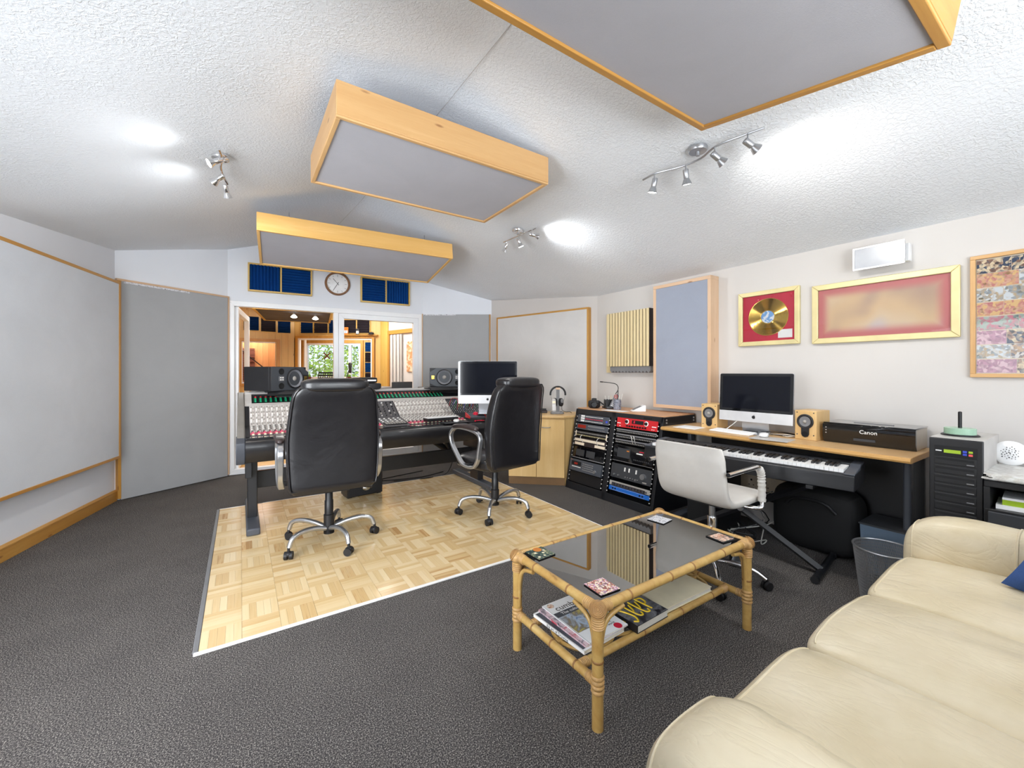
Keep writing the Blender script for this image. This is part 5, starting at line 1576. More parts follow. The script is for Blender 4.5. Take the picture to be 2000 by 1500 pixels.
for k, (dx, dy, hh, c) in enumerate(((-0.01, 0.02, 0.16, 'coaster_crowd'), (0.012, -0.0, 0.2, 'black_satin'), (0.015, -0.015, 0.15, 'wire_white'), (0.03, -0.045, 0.165, 'wire_white'))): MB().cyl((dx * 0.3, dy * 0.3, 0.006), (dx, dy, hh), 0.004, n=8).build('pen', c, t)
MB().lathe([(0.016, 0), (0.02, 0), (0.02, 0.004), (0.016, 0.004)], 16, T=Matrix.Translation((-0.01, 0.012, 0.135)) @ Matrix.Rotation(R(90), 4, 'Y'), close=True).build('scissor_handle', 'red_button', t)
t = thing('paper_sheet', 'white papers lying on the rack top', 'paper', (3.16, 2.86, 0.8505), R(-84))
MB().box(-0.15, 0.12, -0.06, 0.05, 0, 0.002).build('sheet', 'white_paper', t)
t = thing('card_reader', 'white wedge shaped card terminal on the rack top', 'card reader', (3.30, 2.70, 0.851), R(-33.5))
MB().prism([(-0.075, 0.0), (0.06, 0.0), (0.06, 0.06), (0.05, 0.064), (-0.075, 0.008)], -0.04, 0.04, 'y').build('body', 'white_plastic', t, bevel=0.004)
MB().hexa([(-0.06, -0.03, 0.0165), (0.02, -0.03, 0.0523), (0.02, 0.03, 0.0523), (-0.06, 0.03, 0.0165)], [(-0.0605, -0.03, 0.0185), (0.0195, -0.03, 0.0543), (0.0195, 0.03, 0.0543), (-0.0605, 0.03, 0.0185)]).build('screen', 'mid_grey', t)

# ---------------------------------------------------------------- corner cupboard
ang = math.atan2(3.81 - 3.392, 2.476 - 2.934) + math.pi
cp = thing('corner_cupboard', 'light beech two door cupboard standing across the corner beside the rack', 'cupboard', (2.476, 3.81, 0), ang)
cw = math.hypot(2.934 - 2.476, 3.81 - 3.392)
D = 0.52
MB().box(0.0, cw, 0.03, D, 0.0, 0.085).build('plinth', 'skirting_dark', cp)
MB().box(0.0, cw, 0.02, D, 0.085, 0.735).build('carcass', 'beech_Z', cp, bevel=0.002)
for x0, x1 in ((0.003, cw / 2 - 0.002), (cw / 2 + 0.002, cw - 0.003)):
    dr = MB().box(x0, x1, 0.0, 0.018, 0.09, 0.725).build('door', 'beech_Z', cp, bevel=0.002)
    xc = x0 + 0.06
    MB().tube(smooth_path([(xc, 0.0, 0.64), (xc + 0.01, -0.022, 0.638), (xc + 0.045, -0.026, 0.636), (xc + 0.08, -0.022, 0.638), (xc + 0.09, 0.0, 0.64)], 3), 0.005, 8).build('handle', 'satin_metal', dr, smooth=True)
MB().prism([(-0.01, -0.015), (cw - 0.01, -0.015), (cw + 0.12, 0.10), (cw + 0.12, D), (-0.01, D)], 0.738, 0.765, 'z').build('worktop', 'beech_speaker', cp, bevel=0.004)
MB().prism([(cw + 0.002, 0.03), (cw + 0.10, 0.12), (cw + 0.10, D), (cw + 0.002, D)], 0.0, 0.737, 'z').build('side_unit', 'beech_Z', cp)
t = thing('cordless_phone', 'silver cordless phone standing in its charger on the corner cupboard', 'telephone', (3.00, 3.60, 0.766), R(-33.5))
MB().rcube((0, 0, 0.012), (0.075, 0.045, 0.014), 5, 8).build('base', 'mid_grey', t, smooth=True)
MB(Matrix.Rotation(R(-8), 4, 'X')).rcube((-0.035, 0.0, 0.095), (0.024, 0.012, 0.08), 4, 8).build('handset', 'console_light', t, smooth=True)
MB(Matrix.Rotation(R(-8), 4, 'X')).box(-0.052, -0.018, -0.014, -0.011, 0.12, 0.145).build('display', 'cap_ivory', t)
m = MB(Matrix.Rotation(R(-8), 4, 'X'))
for i in range(3):
    for j in range(4): m.box(-0.052 + i * 0.013, -0.042 + i * 0.013, -0.014, -0.011, 0.045 + j * 0.016, 0.055 + j * 0.016)
stuff(m.build('keys', 'white_plastic', t))
MB().cyl((0.04, -0.02, 0.024), (0.04, -0.02, 0.03), 0.012, n=12).build('button', 'dark_grey', t)
hs = thing('headphone_stand', 'headphone stand of white base, grey post and pale wooden top', 'stand', (3.12, 3.73, 0.766), R(-33.5))
MB().lathe([(0.06, 0), (0.06, 0.008), (0.03, 0.014), (0.001, 0.014)], 28).build('base', 'white_plastic', hs, smooth=True)
MB().box(-0.018, 0.018, -0.01, 0.01, 0.012, 0.27).build('post', 'mid_grey', hs, bevel=0.003)
MB().box(-0.026, 0.026, -0.02, 0.02, 0.27, 0.293).build('top_block', 'pale_pine_X', hs, bevel=0.003)
hp = thing('headphones', 'black over ear headphones hanging on their stand with a long cable', 'headphones', (3.12, 3.73, 0.766), R(-33.5))
MB().tube(arc((0, 0, 0.215), 0.088, -8, 188, 24, 'xz', (1, 1)), 0.011, 10).build('headband', 'rubber', hp, smooth=True)
for sx in (-1, 1):
    MB().tube(smooth_path([(sx * 0.086, 0, 0.205), (sx * 0.075, 0, 0.16), (sx * 0.062, 0, 0.125)], 4), 0.003, 6).build('yoke', 'satin_metal', hp, smooth=True)
    MB().rcube((sx * 0.036, 0, 0.12), (0.03, 0.04, 0.05), 2.6, 10).build('ear_cup', 'rubber', hp, smooth=True)
    MB().rcube((sx * 0.045, -0.025, 0.135), (0.017, 0.018, 0.026), 3, 8).build('cup_shell', 'mid_grey', hp, smooth=True)
MB().tube(smooth_path([(0.045, 0, 0.08), (0.05, 0, 0.03), (0.09, -0.02, 0.008), (0.15, -0.06, 0.004), (0.20, -0.10, -0.10), (0.21, -0.12, -0.3), (0.2, -0.12, -0.4)], 5), 0.003, 6).build('cable', 'rubber', hp, smooth=True)
t = thing('paper_tray', 'small white stack of papers and cards on the corner cupboard', 'papers', (2.80, 3.83, 0.766), R(-33.5))
for k in range(4): MB().box(-0.09 + 0.006 * k, 0.09 - 0.004 * k, -0.05, 0.05, k * 0.021, k * 0.021 + 0.016).build('card_pack', 'white_paper' if k % 2 else 'white_plastic', t)
t = thing('hole_punch', 'dark red and black stapler box on the corner cupboard', 'box', (2.955, 3.79, 0.766), R(-33.5))
MB().box(-0.055, 0.04, -0.03, 0.03, 0, 0.03).build('box', 'brown_black', t, bevel=0.003)
MB().box(-0.05, 0.03, -0.025, 0.025, 0.031, 0.05).build('top', 'rubber', t, bevel=0.003)

# ---------------------------------------------------------------- computer desk along the right wall
dk = thing('computer_desk', 'long light oak topped desk with black legs along the right wall', 'desk', (3.60, 2.265, 0), RW)
DL, DD = 1.60, 0.545
MB().prism([(-DD, 0.748), (-DD + 0.004, 0.760), (-DD + 0.014, 0.765), (0, 0.765), (0, 0.735), (-DD + 0.014, 0.735), (-DD + 0.004, 0.738)], 0, DL, 'x').build('desk_top', 'desk_edge', dk, smooth=True)
lab(MB().box(0.003, DL - 0.003, -DD + 0.016, -0.002, 0.7652, 0.7662).build('top_veneer', 'beech_X' if 'beech_X' in MATS else 'beech_Y', dk), 'pale oak veneer on the desk top')
for x in (0.14, DL - 0.06):
    lg = MB().box(x - 0.018, x + 0.018, -0.34, -0.28, 0.04, 0.735).build('leg', 'slate', dk, bevel=0.01)
    MB().prism([(-0.62, 0.0), (-0.62, 0.02), (-0.45, 0.045), (-0.02, 0.045), (-0.02, 0.0)], x - 0.035, x + 0.035, 'x').build('foot', 'slate', lg, bevel=0.006)
MB().box(0.18, DL - 0.04, -0.06, -0.04, 0.2, 0.70).build('modesty_panel', 'black_satin', dk)
MB().box(0.1, DL - 0.03, -0.40, -0.20, 0.715, 0.734).build('support_rail', 'black_metal', dk)
DZ = 0.7665
computer('black and silver desktop computer on the oak desk against the right wall', (3.29, 1.60, DZ), (0, 0, RW + R(1)), 0.535, 0.376, 0.078, 0.088, -3)
def bookshelf(label, y, rz):
    r = thing('bookshelf_speaker', label, 'speaker', (3.30, y, DZ), rz, 'small beech speakers either side of the computer')
    w, d, h = 0.135, 0.19, 0.205
    MB().box(-w/2, w/2, 0, d, 0, h).build('cabinet', 'beech_speaker', r, bevel=0.003)
    F = lambda z: Matrix.Translation((0, 0, z)) @ Matrix.Rotation(R(90), 4, 'X')
    MB(F(0.128)).lathe([(0.052, 0), (0.052, 0.006), (0.046, 0.009), (0.04, 0.006), (0.001, 0.006)], 32).build('driver_ring', 'rubber', r, smooth=True)
    b = MB(F(0.128)).lathe([(0.036, 0.006), (0.034, 0.010), (0.012, 0.0065), (0.001, 0.0065)], 28).build('cone', 'mid_grey', r, smooth=True)
    MB(F(0.128)).sphere((0, 0, 0.008), 0.012, 12, 8).build('dust_cap', 'knob_grey', b, smooth=True)
    MB().prism([(-0.024, 0.085), (0.024, 0.085), (0.024, 0.04), (0.016, 0.024), (0.0, 0.018), (-0.016, 0.024), (-0.024, 0.04)], -0.007, 0.0, 'y').build('port_plate', 'rubber', r)
    MB(F(0.042)).lathe([(0.018, 0.007), (0.018, 0.009), (0.014, 0.009), (0.013, 0.0075), (0.001, 0.0075)], 20).build('bass_port', 'near_black', r, smooth=True)
    for x in (-0.052, 0.052):
        for z in (0.035, 0.19): MB(F(z)).cyl((x, 0, 0), (x, 0, 0.003), 0.004, n=8).build('screw', 'dark_grey', r)
    MB().box(-0.008, 0.008, -0.001, 0, 0.008, 0.012).build('badge', 'gold_frame', r)
bookshelf('small beech speaker left of the desk computer, partly behind its screen', 1.965, RW + R(4))
bookshelf('small beech speaker right of the desk computer, beside the printer', 1.258, RW + R(-4))
pr = thing('printer', 'glossy black inkjet printer with grey sides at the right end of the desk', 'printer', (3.60, 1.165, DZ), RW)
PW, PD, PH = 0.465, 0.275, 0.135
lab(MB().prism([(-PD + 0.03, 0.0), (-PD + 0.015, 0.03), (-PD + 0.015, PH - 0.008), (0, PH - 0.008), (0, 0.0)], 0.004, PW - 0.004, 'x').build('body', 'printer_side', pr, bevel=0.004), 'grey side and rear of the casing')
MB().prism([(-PD + 0.022, 0.002), (-PD, 0.04), (-PD, PH - 0.01), (-PD + 0.02, PH - 0.004), (-PD + 0.02, 0.002)], 0, PW, 'x').build('front_flap', 'black_gloss', pr, bevel=0.003)
MB().box(0.0, PW, -PD + 0.01, -0.002, PH - 0.009, PH).build('lid', 'black_gloss', pr, bevel=0.004)
MB().box(0.14, 0.34, -0.17, -0.15, PH, PH + 0.003).build('handle_recess', 'mid_grey', pr)
MB().box(0.17, 0.28, -PD - 0.003, -PD + 0.005, 0.03, 0.045).build('paper_slot', 'dark_grey', pr)
m = MB()
for k in range(3): m.cyl((0.02, -PD - 0.002, 0.065 + k * 0.018), (0.02, -PD, 0.065 + k * 0.018), 0.004, n=8)
m.build('buttons', 'knob_grey', pr)
text('Canon', 0.034, 'white_paper', pr, frontM(0.245, -PD - 0.001, 0.088))
kb = thing('computer_keyboard', 'slim white keyboard on the desk in front of the computer', 'keyboard', (3.215, 1.725, DZ), RW + R(-6))
MB().prism([(-0.055, 0), (0.055, 0), (0.055, 0.016), (-0.055, 0.006)], -0.165, 0.165, 'x').build('tray', 'white_plastic', kb, bevel=0.002)
m = MB(Matrix.Translation((0, 0, 0.011)) @ Matrix.Rotation(R(5.2), 4, 'X'))
for j in range(5):
    for i in range(14): m.box(-0.158 + i * 0.0226, -0.138 + i * 0.0226, -0.05 + j * 0.0205, -0.033 + j * 0.0205, 0, 0.003)
stuff(m.build('keys', 'white_paper', kb))
mm = thing('mouse_mat', 'pale mouse mat lying at the front edge of the oak desk', 'mouse mat', (3.13, 1.40, DZ), RW + R(6))
MB().box(-0.12, 0.12, -0.085, 0.085, 0, 0.003).build('mat', 'console_light', mm)
ms2 = thing('computer_mouse', 'white mouse on the pale mat of the oak desk', 'mouse', (3.18, 1.475, DZ + 0.003), RW + R(20))
MB().rcube((0, 0, 0.014), (0.03, 0.056, 0.015), 3, 8).build('shell', 'white_plastic', ms2, smooth=True)
pp2 = thing('paper_sheet', 'white papers on the left end of the oak desk', 'paper', (3.21, 2.09, DZ), RW + R(3))
MB().box(-0.1, 0.1, -0.09, 0.1, 0, 0.002).build('sheet', 'white_paper', pp2)
hb = thing('usb_hub', 'small black hub in front of the computer stand', 'hub', (3.30, 1.63, DZ), RW)
MB().box(-0.045, 0.045, -0.02, 0.02, 0, 0.018).build('body', 'black_satin', hb, bevel=0.002)
rnd = random.Random(21)
cb = ['black_satin', 'black_satin', 'wire_white', 'black_satin', 'wire_white', 'black_satin']
for k, c in enumerate(cb):
    y0 = 1.60 - k * 0.04
    o = MB().tube(smooth_path([(3.36, y0, DZ + 0.004), (3.33 + rnd.uniform(-.04, .04), y0 - 0.07, DZ + 0.006 + 0.025 * rnd.random()), (3.36 + rnd.uniform(-.05, .05), y0 - 0.15, DZ + 0.012 + 0.02 * rnd.random()), (3.44, 1.345 - 0.0 * k, DZ + 0.004)], 6), 0.0028, 6).build('cable', c, smooth=True)
    tag(o, 'thin %s cable in the tangle between the desk computer and the right speaker' % ('white' if 'white' in c else 'black'), 'cable', 'cables behind the keyboard')
o = MB().tube(smooth_path([(3.30, 1.72, DZ + 0.10), (3.27, 1.76, DZ + 0.05), (3.25, 1.82, DZ + 0.004), (3.24, 1.90, DZ + 0.004)], 6), 0.003, 6).build('cable', 'wire_white', smooth=True)
tag(o, 'single white cable dropping left from the desk computer screen', 'cable', 'cables behind the keyboard')

# ---------------------------------------------------------------- stage piano on its stand
PA = math.atan2(0.851 - 2.118, 2.864 - 2.678)
pn = thing('stage_piano', 'long black stage piano slid under the edge of the oak desk', 'piano', (2.68, 2.135, 0.0), PA)
PL = 1.295
zb = 0.565
MB().prism([(0.0, zb), (0.0, zb + 0.085), (0.012, zb + 0.095), (0.19, zb + 0.1), (0.20, zb + 0.118), (0.33, zb + 0.122), (0.345, zb + 0.1), (0.345, zb + 0.015), (0.32, zb)], 0, PL, 'x').build('body', 'black_metal', pn, bevel=0.004)
for x0, x1 in ((0.0, 0.045), (PL - 0.05, PL)):
    MB().prism([(0.002, zb + 0.09), (0.002, zb + 0.099), (0.185, zb + 0.112), (0.20, zb + 0.124), (0.33, zb + 0.128), (0.33, zb + 0.09)], x0, x1, 'x').build('end_block', 'slate', pn, bevel=0.003)
MB().box(0.045, PL - 0.05, 0.205, 0.335, zb + 0.115, zb + 0.124).build('control_panel', 'dark_grey', pn)
kx0, kx1 = 0.048, PL - 0.053
kw = (kx1 - kx0) / 52
wk = MB().box(0.0006, kw - 0.0006, 0.034, 0.196, zb + 0.085, zb + 0.116)
wk_me = wk.mesh('white_key', 'white_plastic')
bk_me = MB().prism([(0.088, zb + 0.116), (0.093, zb + 0.129), (0.197, zb + 0.129), (0.197, zb + 0.116)], -0.0068, 0.0068, 'x').mesh('black_key', 'black_satin')
for k in range(52): addm('white_key', wk_me, pn, kx0 + k * kw)
pat = [0, 2, 3, 5, 6]          # A-based: A# after white 0, C# after 2 ...
for k in range(51):
    if k % 7 in (0, 2, 3, 5, 6): addm('black_key', bk_me, pn, kx0 + (k + 1) * kw)
st = thing('keyboard_stand', 'black folding cross stand carrying the stage piano', 'stand', (2.68, 2.135, 0.0), PA)
for x in (0.24, 1.08):
    MB().box(x - 0.02, x + 0.02, 0.02, 0.30, zb - 0.03, zb - 0.002).build('top_bar', 'black_metal', st, bevel=0.004)
for (xa, xb, y) in ((0.24, 1.12, 0.12), (1.08, 0.22, 0.18)):
    d = Vector((xb - xa, 0, -(zb - 0.05))); 
    MB().tube([(xa, y, zb - 0.02), (xb, y, 0.03)], 0.022, 4).build('cross_leg', 'black_metal', st)
for x in (0.22, 1.12):
    ft = MB().tube([(x, -0.02, 0.024), (x, 0.45, 0.024)], 0.019, 10).build('foot_bar', 'black_metal', st, smooth=True)
    for y in (-0.02, 0.45): MB().tube([(x, y - 0.025, 0.022), (x, y + 0.005, 0.022)], 0.022, 10).build('end_cap', 'rubber', ft, smooth=True)
MB().cyl((0.67, 0.09, 0.305), (0.67, 0.22, 0.305), 0.02, n=12).build('pivot', 'satin_metal', st)

# ---------------------------------------------------------------- things under the desk
t = thing('computer_case', 'tall black box standing on the carpet under the left half of the oak desk', 'computer', (3.08, 1.86, 0), RW)
MB().box(-0.1, 0.12, -0.1, 0.3, 0.0, 0.42).build('case', 'black_satin', t, bevel=0.006)
MB().box(-0.09, 0.11, -0.105, -0.1, 0.02, 0.40).build('front_panel', 'near_black', t)
t = thing('gear_bag', 'large soft black bag under the right half of the oak desk', 'bag', (3.40, 1.22, 0), RW)
MB().rcube((0, 0, 0.22), (0.26, 0.13, 0.22), 4.5, 12).build('bag', 'black_matt', t, smooth=True)
MB().tube(smooth_path([(-0.15, -0.13, 0.3), (-0.08, -0.15, 0.36), (0.08, -0.15, 0.36), (0.15, -0.13, 0.3)]), 0.01, 6).build('handle', 'rubber', t, smooth=True)
t = thing('storage_box', 'blue grey plastic box leaning under the right end of the oak desk', 'box', (3.38, 0.80, 0), RW)
MB().hexa([(-0.13, -0.14, 0), (0.1, -0.14, 0), (0.1, 0.1, 0), (-0.13, 0.1, 0)], [(-0.13, -0.17, 0.30), (0.1, -0.17, 0.30), (0.1, 0.1, 0.30), (-0.13, 0.1, 0.30)]).build('box', 'box_blue', t, bevel=0.004)
MB().box(-0.135, 0.105, -0.175, 0.1, 0.3, 0.31).build('lid', 'dark_grey', t)
t = thing('power_strip', 'white block of mains sockets fixed low on the wall behind the piano stand', 'power strip', (3.60, 1.72, 0.28), RW)
MB().box(-0.28, 0.28, -0.1, -0.03, 0, 0.12).build('housing', 'cream', t, bevel=0.004)
m = MB()
for k in range(5):
    x = -0.22 + k * 0.11
    m.box(x - 0.006, x + 0.006, -0.103, -0.1, 0.07, 0.085); m.box(x - 0.022, x - 0.012, -0.103, -0.1, 0.035, 0.041); m.box(x + 0.012, x + 0.022, -0.103, -0.1, 0.035, 0.041)
m.build('socket_holes', 'near_black', t)
t = thing('foot_pedal', 'black sustain pedal on the carpet behind the coffee table', 'pedal', (2.74, 1.42, 0), RW + R(20))
MB().prism([(-0.12, 0), (0.12, 0), (0.12, 0.05), (-0.12, 0.025)], -0.05, 0.05, 'x').build('housing', 'black_satin', t, bevel=0.005)
lab(MB().prism([(-0.14, 0.035), (0.04, 0.055), (0.04, 0.065), (-0.14, 0.045)], -0.03, 0.03, 'x').build('treadle', 'satin_metal', t, bevel=0.002), 'metal treadle')
rnd = random.Random(31)
for k in range(7):
    c = ['wire_white', 'black_satin', 'wire_white', 'dark_grey', 'black_satin', 'mid_grey', 'wire_white'][k]
    pts = [(3.5, 1.75 + rnd.uniform(-.2, .2), 0.3), (3.4, 1.7 + rnd.uniform(-.25, .2), 0.1)]
    x, y = 3.2, 1.65
    for q in range(5):
        pts.append((x + rnd.uniform(-.12, .12), y + rnd.uniform(-.2, .2), 0.008 + 0.012 * rnd.random())); x -= 0.09
    o = MB().tube(smooth_path(pts, 5), 0.004, 6).build('cable', c, smooth=True)
    tag(o, 'loose cable snaking over the carpet under the oak desk', 'cable', 'cables on the carpet under the desk')
for k, pts in enumerate(([(1.9, 4.9, 0.006), (1.3, 4.75, 0.006), (1.75, 4.62, 0.006), (2.1, 4.72, 0.006)], [(1.45, 4.62, 0.006), (1.8, 4.5, 0.015), (2.1, 4.6, 0.02), (2.14, 4.45, 0.3)])):
    o = MB().tube(smooth_path(pts, 8), 0.005, 6).build('cable', 'black_satin', smooth=True)
    tag(o, ['black cable looping flat over the carpet behind the mixing desk', 'black cable rising from the carpet to the right leg of the mixing desk'][k], 'cable', 'cables behind the mixing desk')

# ---------------------------------------------------------------- white swivel chair
wc = thing('swivel_chair', 'low white leather swivel chair with chrome arms, drawn up to the piano', 'chair', (2.40, 1.41, 0), R(-89))
for k in range(5):
    a = R(20 + 72 * k); c, s = math.cos(a), math.sin(a)
    MB().tube(smooth_path([(c * .02, s * .02, 0.10), (c * .12, s * .12, 0.105), (c * .22, s * .22, 0.09), (c * .28, s * .28, 0.055)], 4), 0.014, 10).build('leg', 'chrome', wc, smooth=True)
    T = Matrix.Translation((c * .285, s * .285, 0)) @ Matrix.Rotation(a + R(50), 4, 'Z')
    cs = MB(T)
    for sy in (-0.013, 0.013): cs.cyl((0, sy - 0.008, 0.024), (0, sy + 0.008, 0.024), 0.024, n=18)
    cs.cyl((0, 0, 0.03), (0, 0, 0.06), 0.008, n=8)
    cs.build('caster', 'rubber', wc, smooth=True)
MB().lathe([(0.033, 0.075), (0.033, 0.13), (0.027, 0.135), (0.027, 0.36), (0.024, 0.365), (0.001, 0.365)], 24).build('gas_column', 'chrome', wc, smooth=True)
MB().lathe([(0.018, 0.36), (0.018, 0.46), (0.001, 0.46)], 20).build('piston', 'satin_metal', wc, smooth=True)
MB().box(-0.11, 0.11, -0.1, 0.1, 0.455, 0.472).build('seat_plate', 'black_metal', wc)
# one-piece shell: thick padded L, swept across the width
prof = smooth_path([(0, 0.24, 0.505), (0, 0.10, 0.50), (0, -0.08, 0.50), (0, -0.17, 0.515), (0, -0.215, 0.565), (0, -0.235, 0.64), (0, -0.25, 0.72), (0, -0.262, 0.825)], 5)
def shell():
    m = MB(); n = len(prof); vs = []; fs = []; W = 0.215; seg = 14
    def tk(i):
        t = i / (n - 1); return 0.055 if t < 0.4 else lerp(0.055, 0.042, (t - 0.4) / 0.6)
    ring_n = 2 * seg
    for i, p in enumerate(prof):
        d = (prof[min(i + 1, n - 1)] - prof[max(i - 1, 0)]).normalized(); nr = Vector((0, -d.z, d.y)) * -1
        nr = Vector((0, d.z, -d.y))   # towards the sitter
        e = 1.0
        if i < 3: e = 0.80 + 0.2 * math.sin(math.pi / 2 * i / 3)
        if i > n - 4: e = 0.82 + 0.18 * math.sin(math.pi / 2 * (n - 1 - i) / 3)
        th = tk(i) * (1 if 2 < i < n - 3 else 0.75)
        for j in range(ring_n):
            a = 2 * math.pi * j / ring_n; c, s = math.cos(a), math.sin(a)
            x = W * e ** 0.3 * math.copysign(abs(c) ** 0.28, c); o = th * e * math.copysign(abs(s) ** 0.7, s)
            q = p + nr * (o * 0.5 * -1 + 0.0); q.x = x
            vs.append(q)
    for i in range(n - 1):
        for j in range(ring_n):
            a = i * ring_n + j; b = i * ring_n + (j + 1) % ring_n
            fs.append((a, b, b + ring_n, a + ring_n))
    fs.append(list(range(ring_n))[::-1]); fs.append(list(range((n - 1) * ring_n, n * ring_n)))
    m.add(vs, fs); return m
shell().build('seat_shell', 'white_leather', wc, smooth=True)
for sx in (-1, 1):
    X = sx * 0.245
    arm = MB().tube(smooth_path([(X, -0.28, 0.70), (X, -0.18, 0.702), (X, -0.04, 0.703), (X, 0.04, 0.70), (X, 0.075, 0.67), (X, 0.085, 0.60), (X, 0.09, 0.50), (X, 0.06, 0.465), (X * 0.6, 0.03, 0.462)], 5), 0.0125, 12).build('arm_tube', 'chrome', wc, smooth=True)
    wr = smooth_path([(X, 0.055, 0.692), (X, 0.078, 0.66), (X, 0.085, 0.60), (X, 0.09, 0.50)], 10)
    lab(MB().tube(wr, [0.02 + 0.0022 * math.sin(q * 2.2) for q in range(len(wr))], 12).build('wrapping', 'white_leather', arm, smooth=True), 'off white tape wound round the arm')
    MB().cyl((X, -0.282, 0.70), (X, -0.279, 0.70), 0.011, n=12).build('end_cap', 'near_black', arm)

# ---------------------------------------------------------------- disc duplicator tower and drawers
tw = thing('duplicator_tower', 'tall black and grey disc duplicator tower at the right end of the desk', 'duplicator', (3.05, 0.588, 0.30), RW)
TW, TD, THh = 0.19, 0.42, 0.60
lab(MB().box(0.0, TW, 0.006, TD, 0.0, THh).build('case', 'console_light', tw, bevel=0.003), 'pale grey steel case')
MB().box(0.0, TW, -0.012, 0.006, 0.0, THh - 0.002).build('front_bezel', 'black_satin', tw, bevel=0.004)
MB().box(0.02, TW - 0.02, -0.016, -0.012, THh - 0.095, THh - 0.04).build('control_panel', 'black_matt', tw)
MB().box(0.055, 0.115, -0.018, -0.016, THh - 0.075, THh - 0.058).build('display', 'lcd_green', tw)
MB().box(0.025, 0.047, -0.0175, -0.016, THh - 0.069, THh - 0.064).build('badge', 'white_paper', tw)
for (x, z, c) in ((0.128, THh - .062, 'blue_button'), (0.128, THh - .076, 'blue_button'), (0.148, THh - .062, 'lcd_green'), (0.148, THh - .077, 'red_button')):
    MB().box(x - 0.006, x + 0.008, -0.019, -0.016, z - 0.004, z + 0.006).build('button', c, tw)
for k in range(9):
    z = THh - 0.135 - k * 0.047
    dv = MB().box(0.02, TW - 0.022, -0.016, -0.012, z, z + 0.039).build('disc_drive', 'black_satin', tw, bevel=0.002)
    MB().box(0.024, TW - 0.03, -0.0175, -0.016, z + 0.022, z + 0.034).build('disc_tray', 'black_matt', dv)
    MB().box(TW - 0.055, TW - 0.03, -0.018, -0.016, z + 0.006, z + 0.011).build('eject_button', 'mid_grey', dv)
t = thing('plinth_box', 'black box on the floor carrying the duplicator tower', 'box', (3.05, 0.588, 0), RW)
MB().box(-0.002, TW + 0.002, -0.01, TD, 0, 0.299).build('box', 'black_matt', t, bevel=0.004)
sp = thing('disc_spindle', 'stack of pale green discs on a black spindle on top of the tower', 'disc spindle', (3.22, 0.505, 0.901))
MB().lathe([(0.073, 0), (0.073, 0.004), (0.068, 0.008), (0.001, 0.008)], 40).build('base', 'black_satin', sp, smooth=True)
MB().lathe([(0.008, 0.008), (0.008, 0.125), (0.004, 0.128)], 16).build('spindle_rod', 'black_satin', sp, smooth=True)
for k in range(14):
    MB().lathe([(0.0605, 0), (0.0605, 0.0019), (0.0085, 0.0019)], 40, (0, 0, 0.0085 + k * 0.0023)).build('disc', 'cd_green', sp)
dr = thing('drawer_unit', 'black drawer unit with papers on top at the right edge of the picture', 'drawers', (3.02, 0.395, 0), RW)
GW, GD = 0.42, 0.5
MB().box(0, GW, 0, GD, 0.0, 0.58).build('carcass', 'black_satin', dr, bevel=0.003)
MB().box(0, GW, 0.0, GD, 0.685, 0.715).build('top_panel', 'black_satin', dr, bevel=0.003)
for x in (0, GW - 0.02): MB().box(x, x + 0.02, 0.0, GD, 0.58, 0.685).build('side_panel', 'black_satin', dr)
MB().box(0.02, GW - 0.02, GD - 0.02, GD, 0.58, 0.685).build('back_panel', 'black_matt', dr)
for k in range(4):
    z = 0.06 + k * 0.13
    d = MB().box(0.015, GW - 0.015, -0.015, 0, z, z + 0.12).build('drawer', 'dark_grey', dr, bevel=0.003)
    MB().box(GW / 2 - 0.06, GW / 2 + 0.06, -0.02, -0.015, z + 0.085, z + 0.092).build('pull', 'satin_metal', d)
t = thing('newspaper_pile', 'pile of newspapers lying on the black drawer unit', 'papers', (3.02, 0.395, 0.716), RW)
rnd = random.Random(8)
for k in range(7):
    MB().box(0.0 + rnd.uniform(-.01, .03), GW - 0.03, -0.02 + rnd.uniform(0, .04), 0.38, k * 0.0045, k * 0.0045 + 0.004).build('newspaper', 'newsprint', t)
t = thing('book', 'lime green and white book in the open shelf of the drawer unit', 'book', (3.05, 0.37, 0.581), RW + R(4))
MB().box(0.01, 0.3, 0.0, 0.2, 0.0, 0.02).build('lower_book', 'white_paper', t); 
lab(MB().box(0.03, 0.3, 0.01, 0.2, 0.0205, 0.045).build('cover', 'lcd_green', t), 'lime green cover'); MB().box(0.03, 0.3, 0.01, 0.2, 0.0455, 0.056).build('upper_book', 'white_paper', t)
fan = thing('white_speaker', 'round white pierced speaker disc leaning against the wall above the drawers', 'speaker', (3.42, 0.352, 0.742), RW)
fan.scale = (0.6, 0.6, 0.6)
FK = Matrix.Translation((0.0, -0.0, 0.11)) @ Matrix.Rotation(R(80), 4, 'X')
MB(FK).lathe([(0.085, -0.03), (0.108, 0.0), (0.108, 0.01), (0.098, 0.02), (0.07, 0.026), (0.001, 0.028)], 40).build('shell', 'white_plastic', fan, smooth=True)
m = MB(FK); rnd = random.Random(2)
for k in range(34):
    a = k * 2.4; q = 0.01 * math.sqrt(k) 
    x, y, s = q * math.cos(a) * 1.0, q * math.sin(a), rnd.uniform(0.003, 0.0055)
    m.prism([(x - s, y - s), (x + s, y - s), (x, y + s * 1.2)], 0.0255, 0.0290, 'z')
m.build('holes', 'near_black', fan)

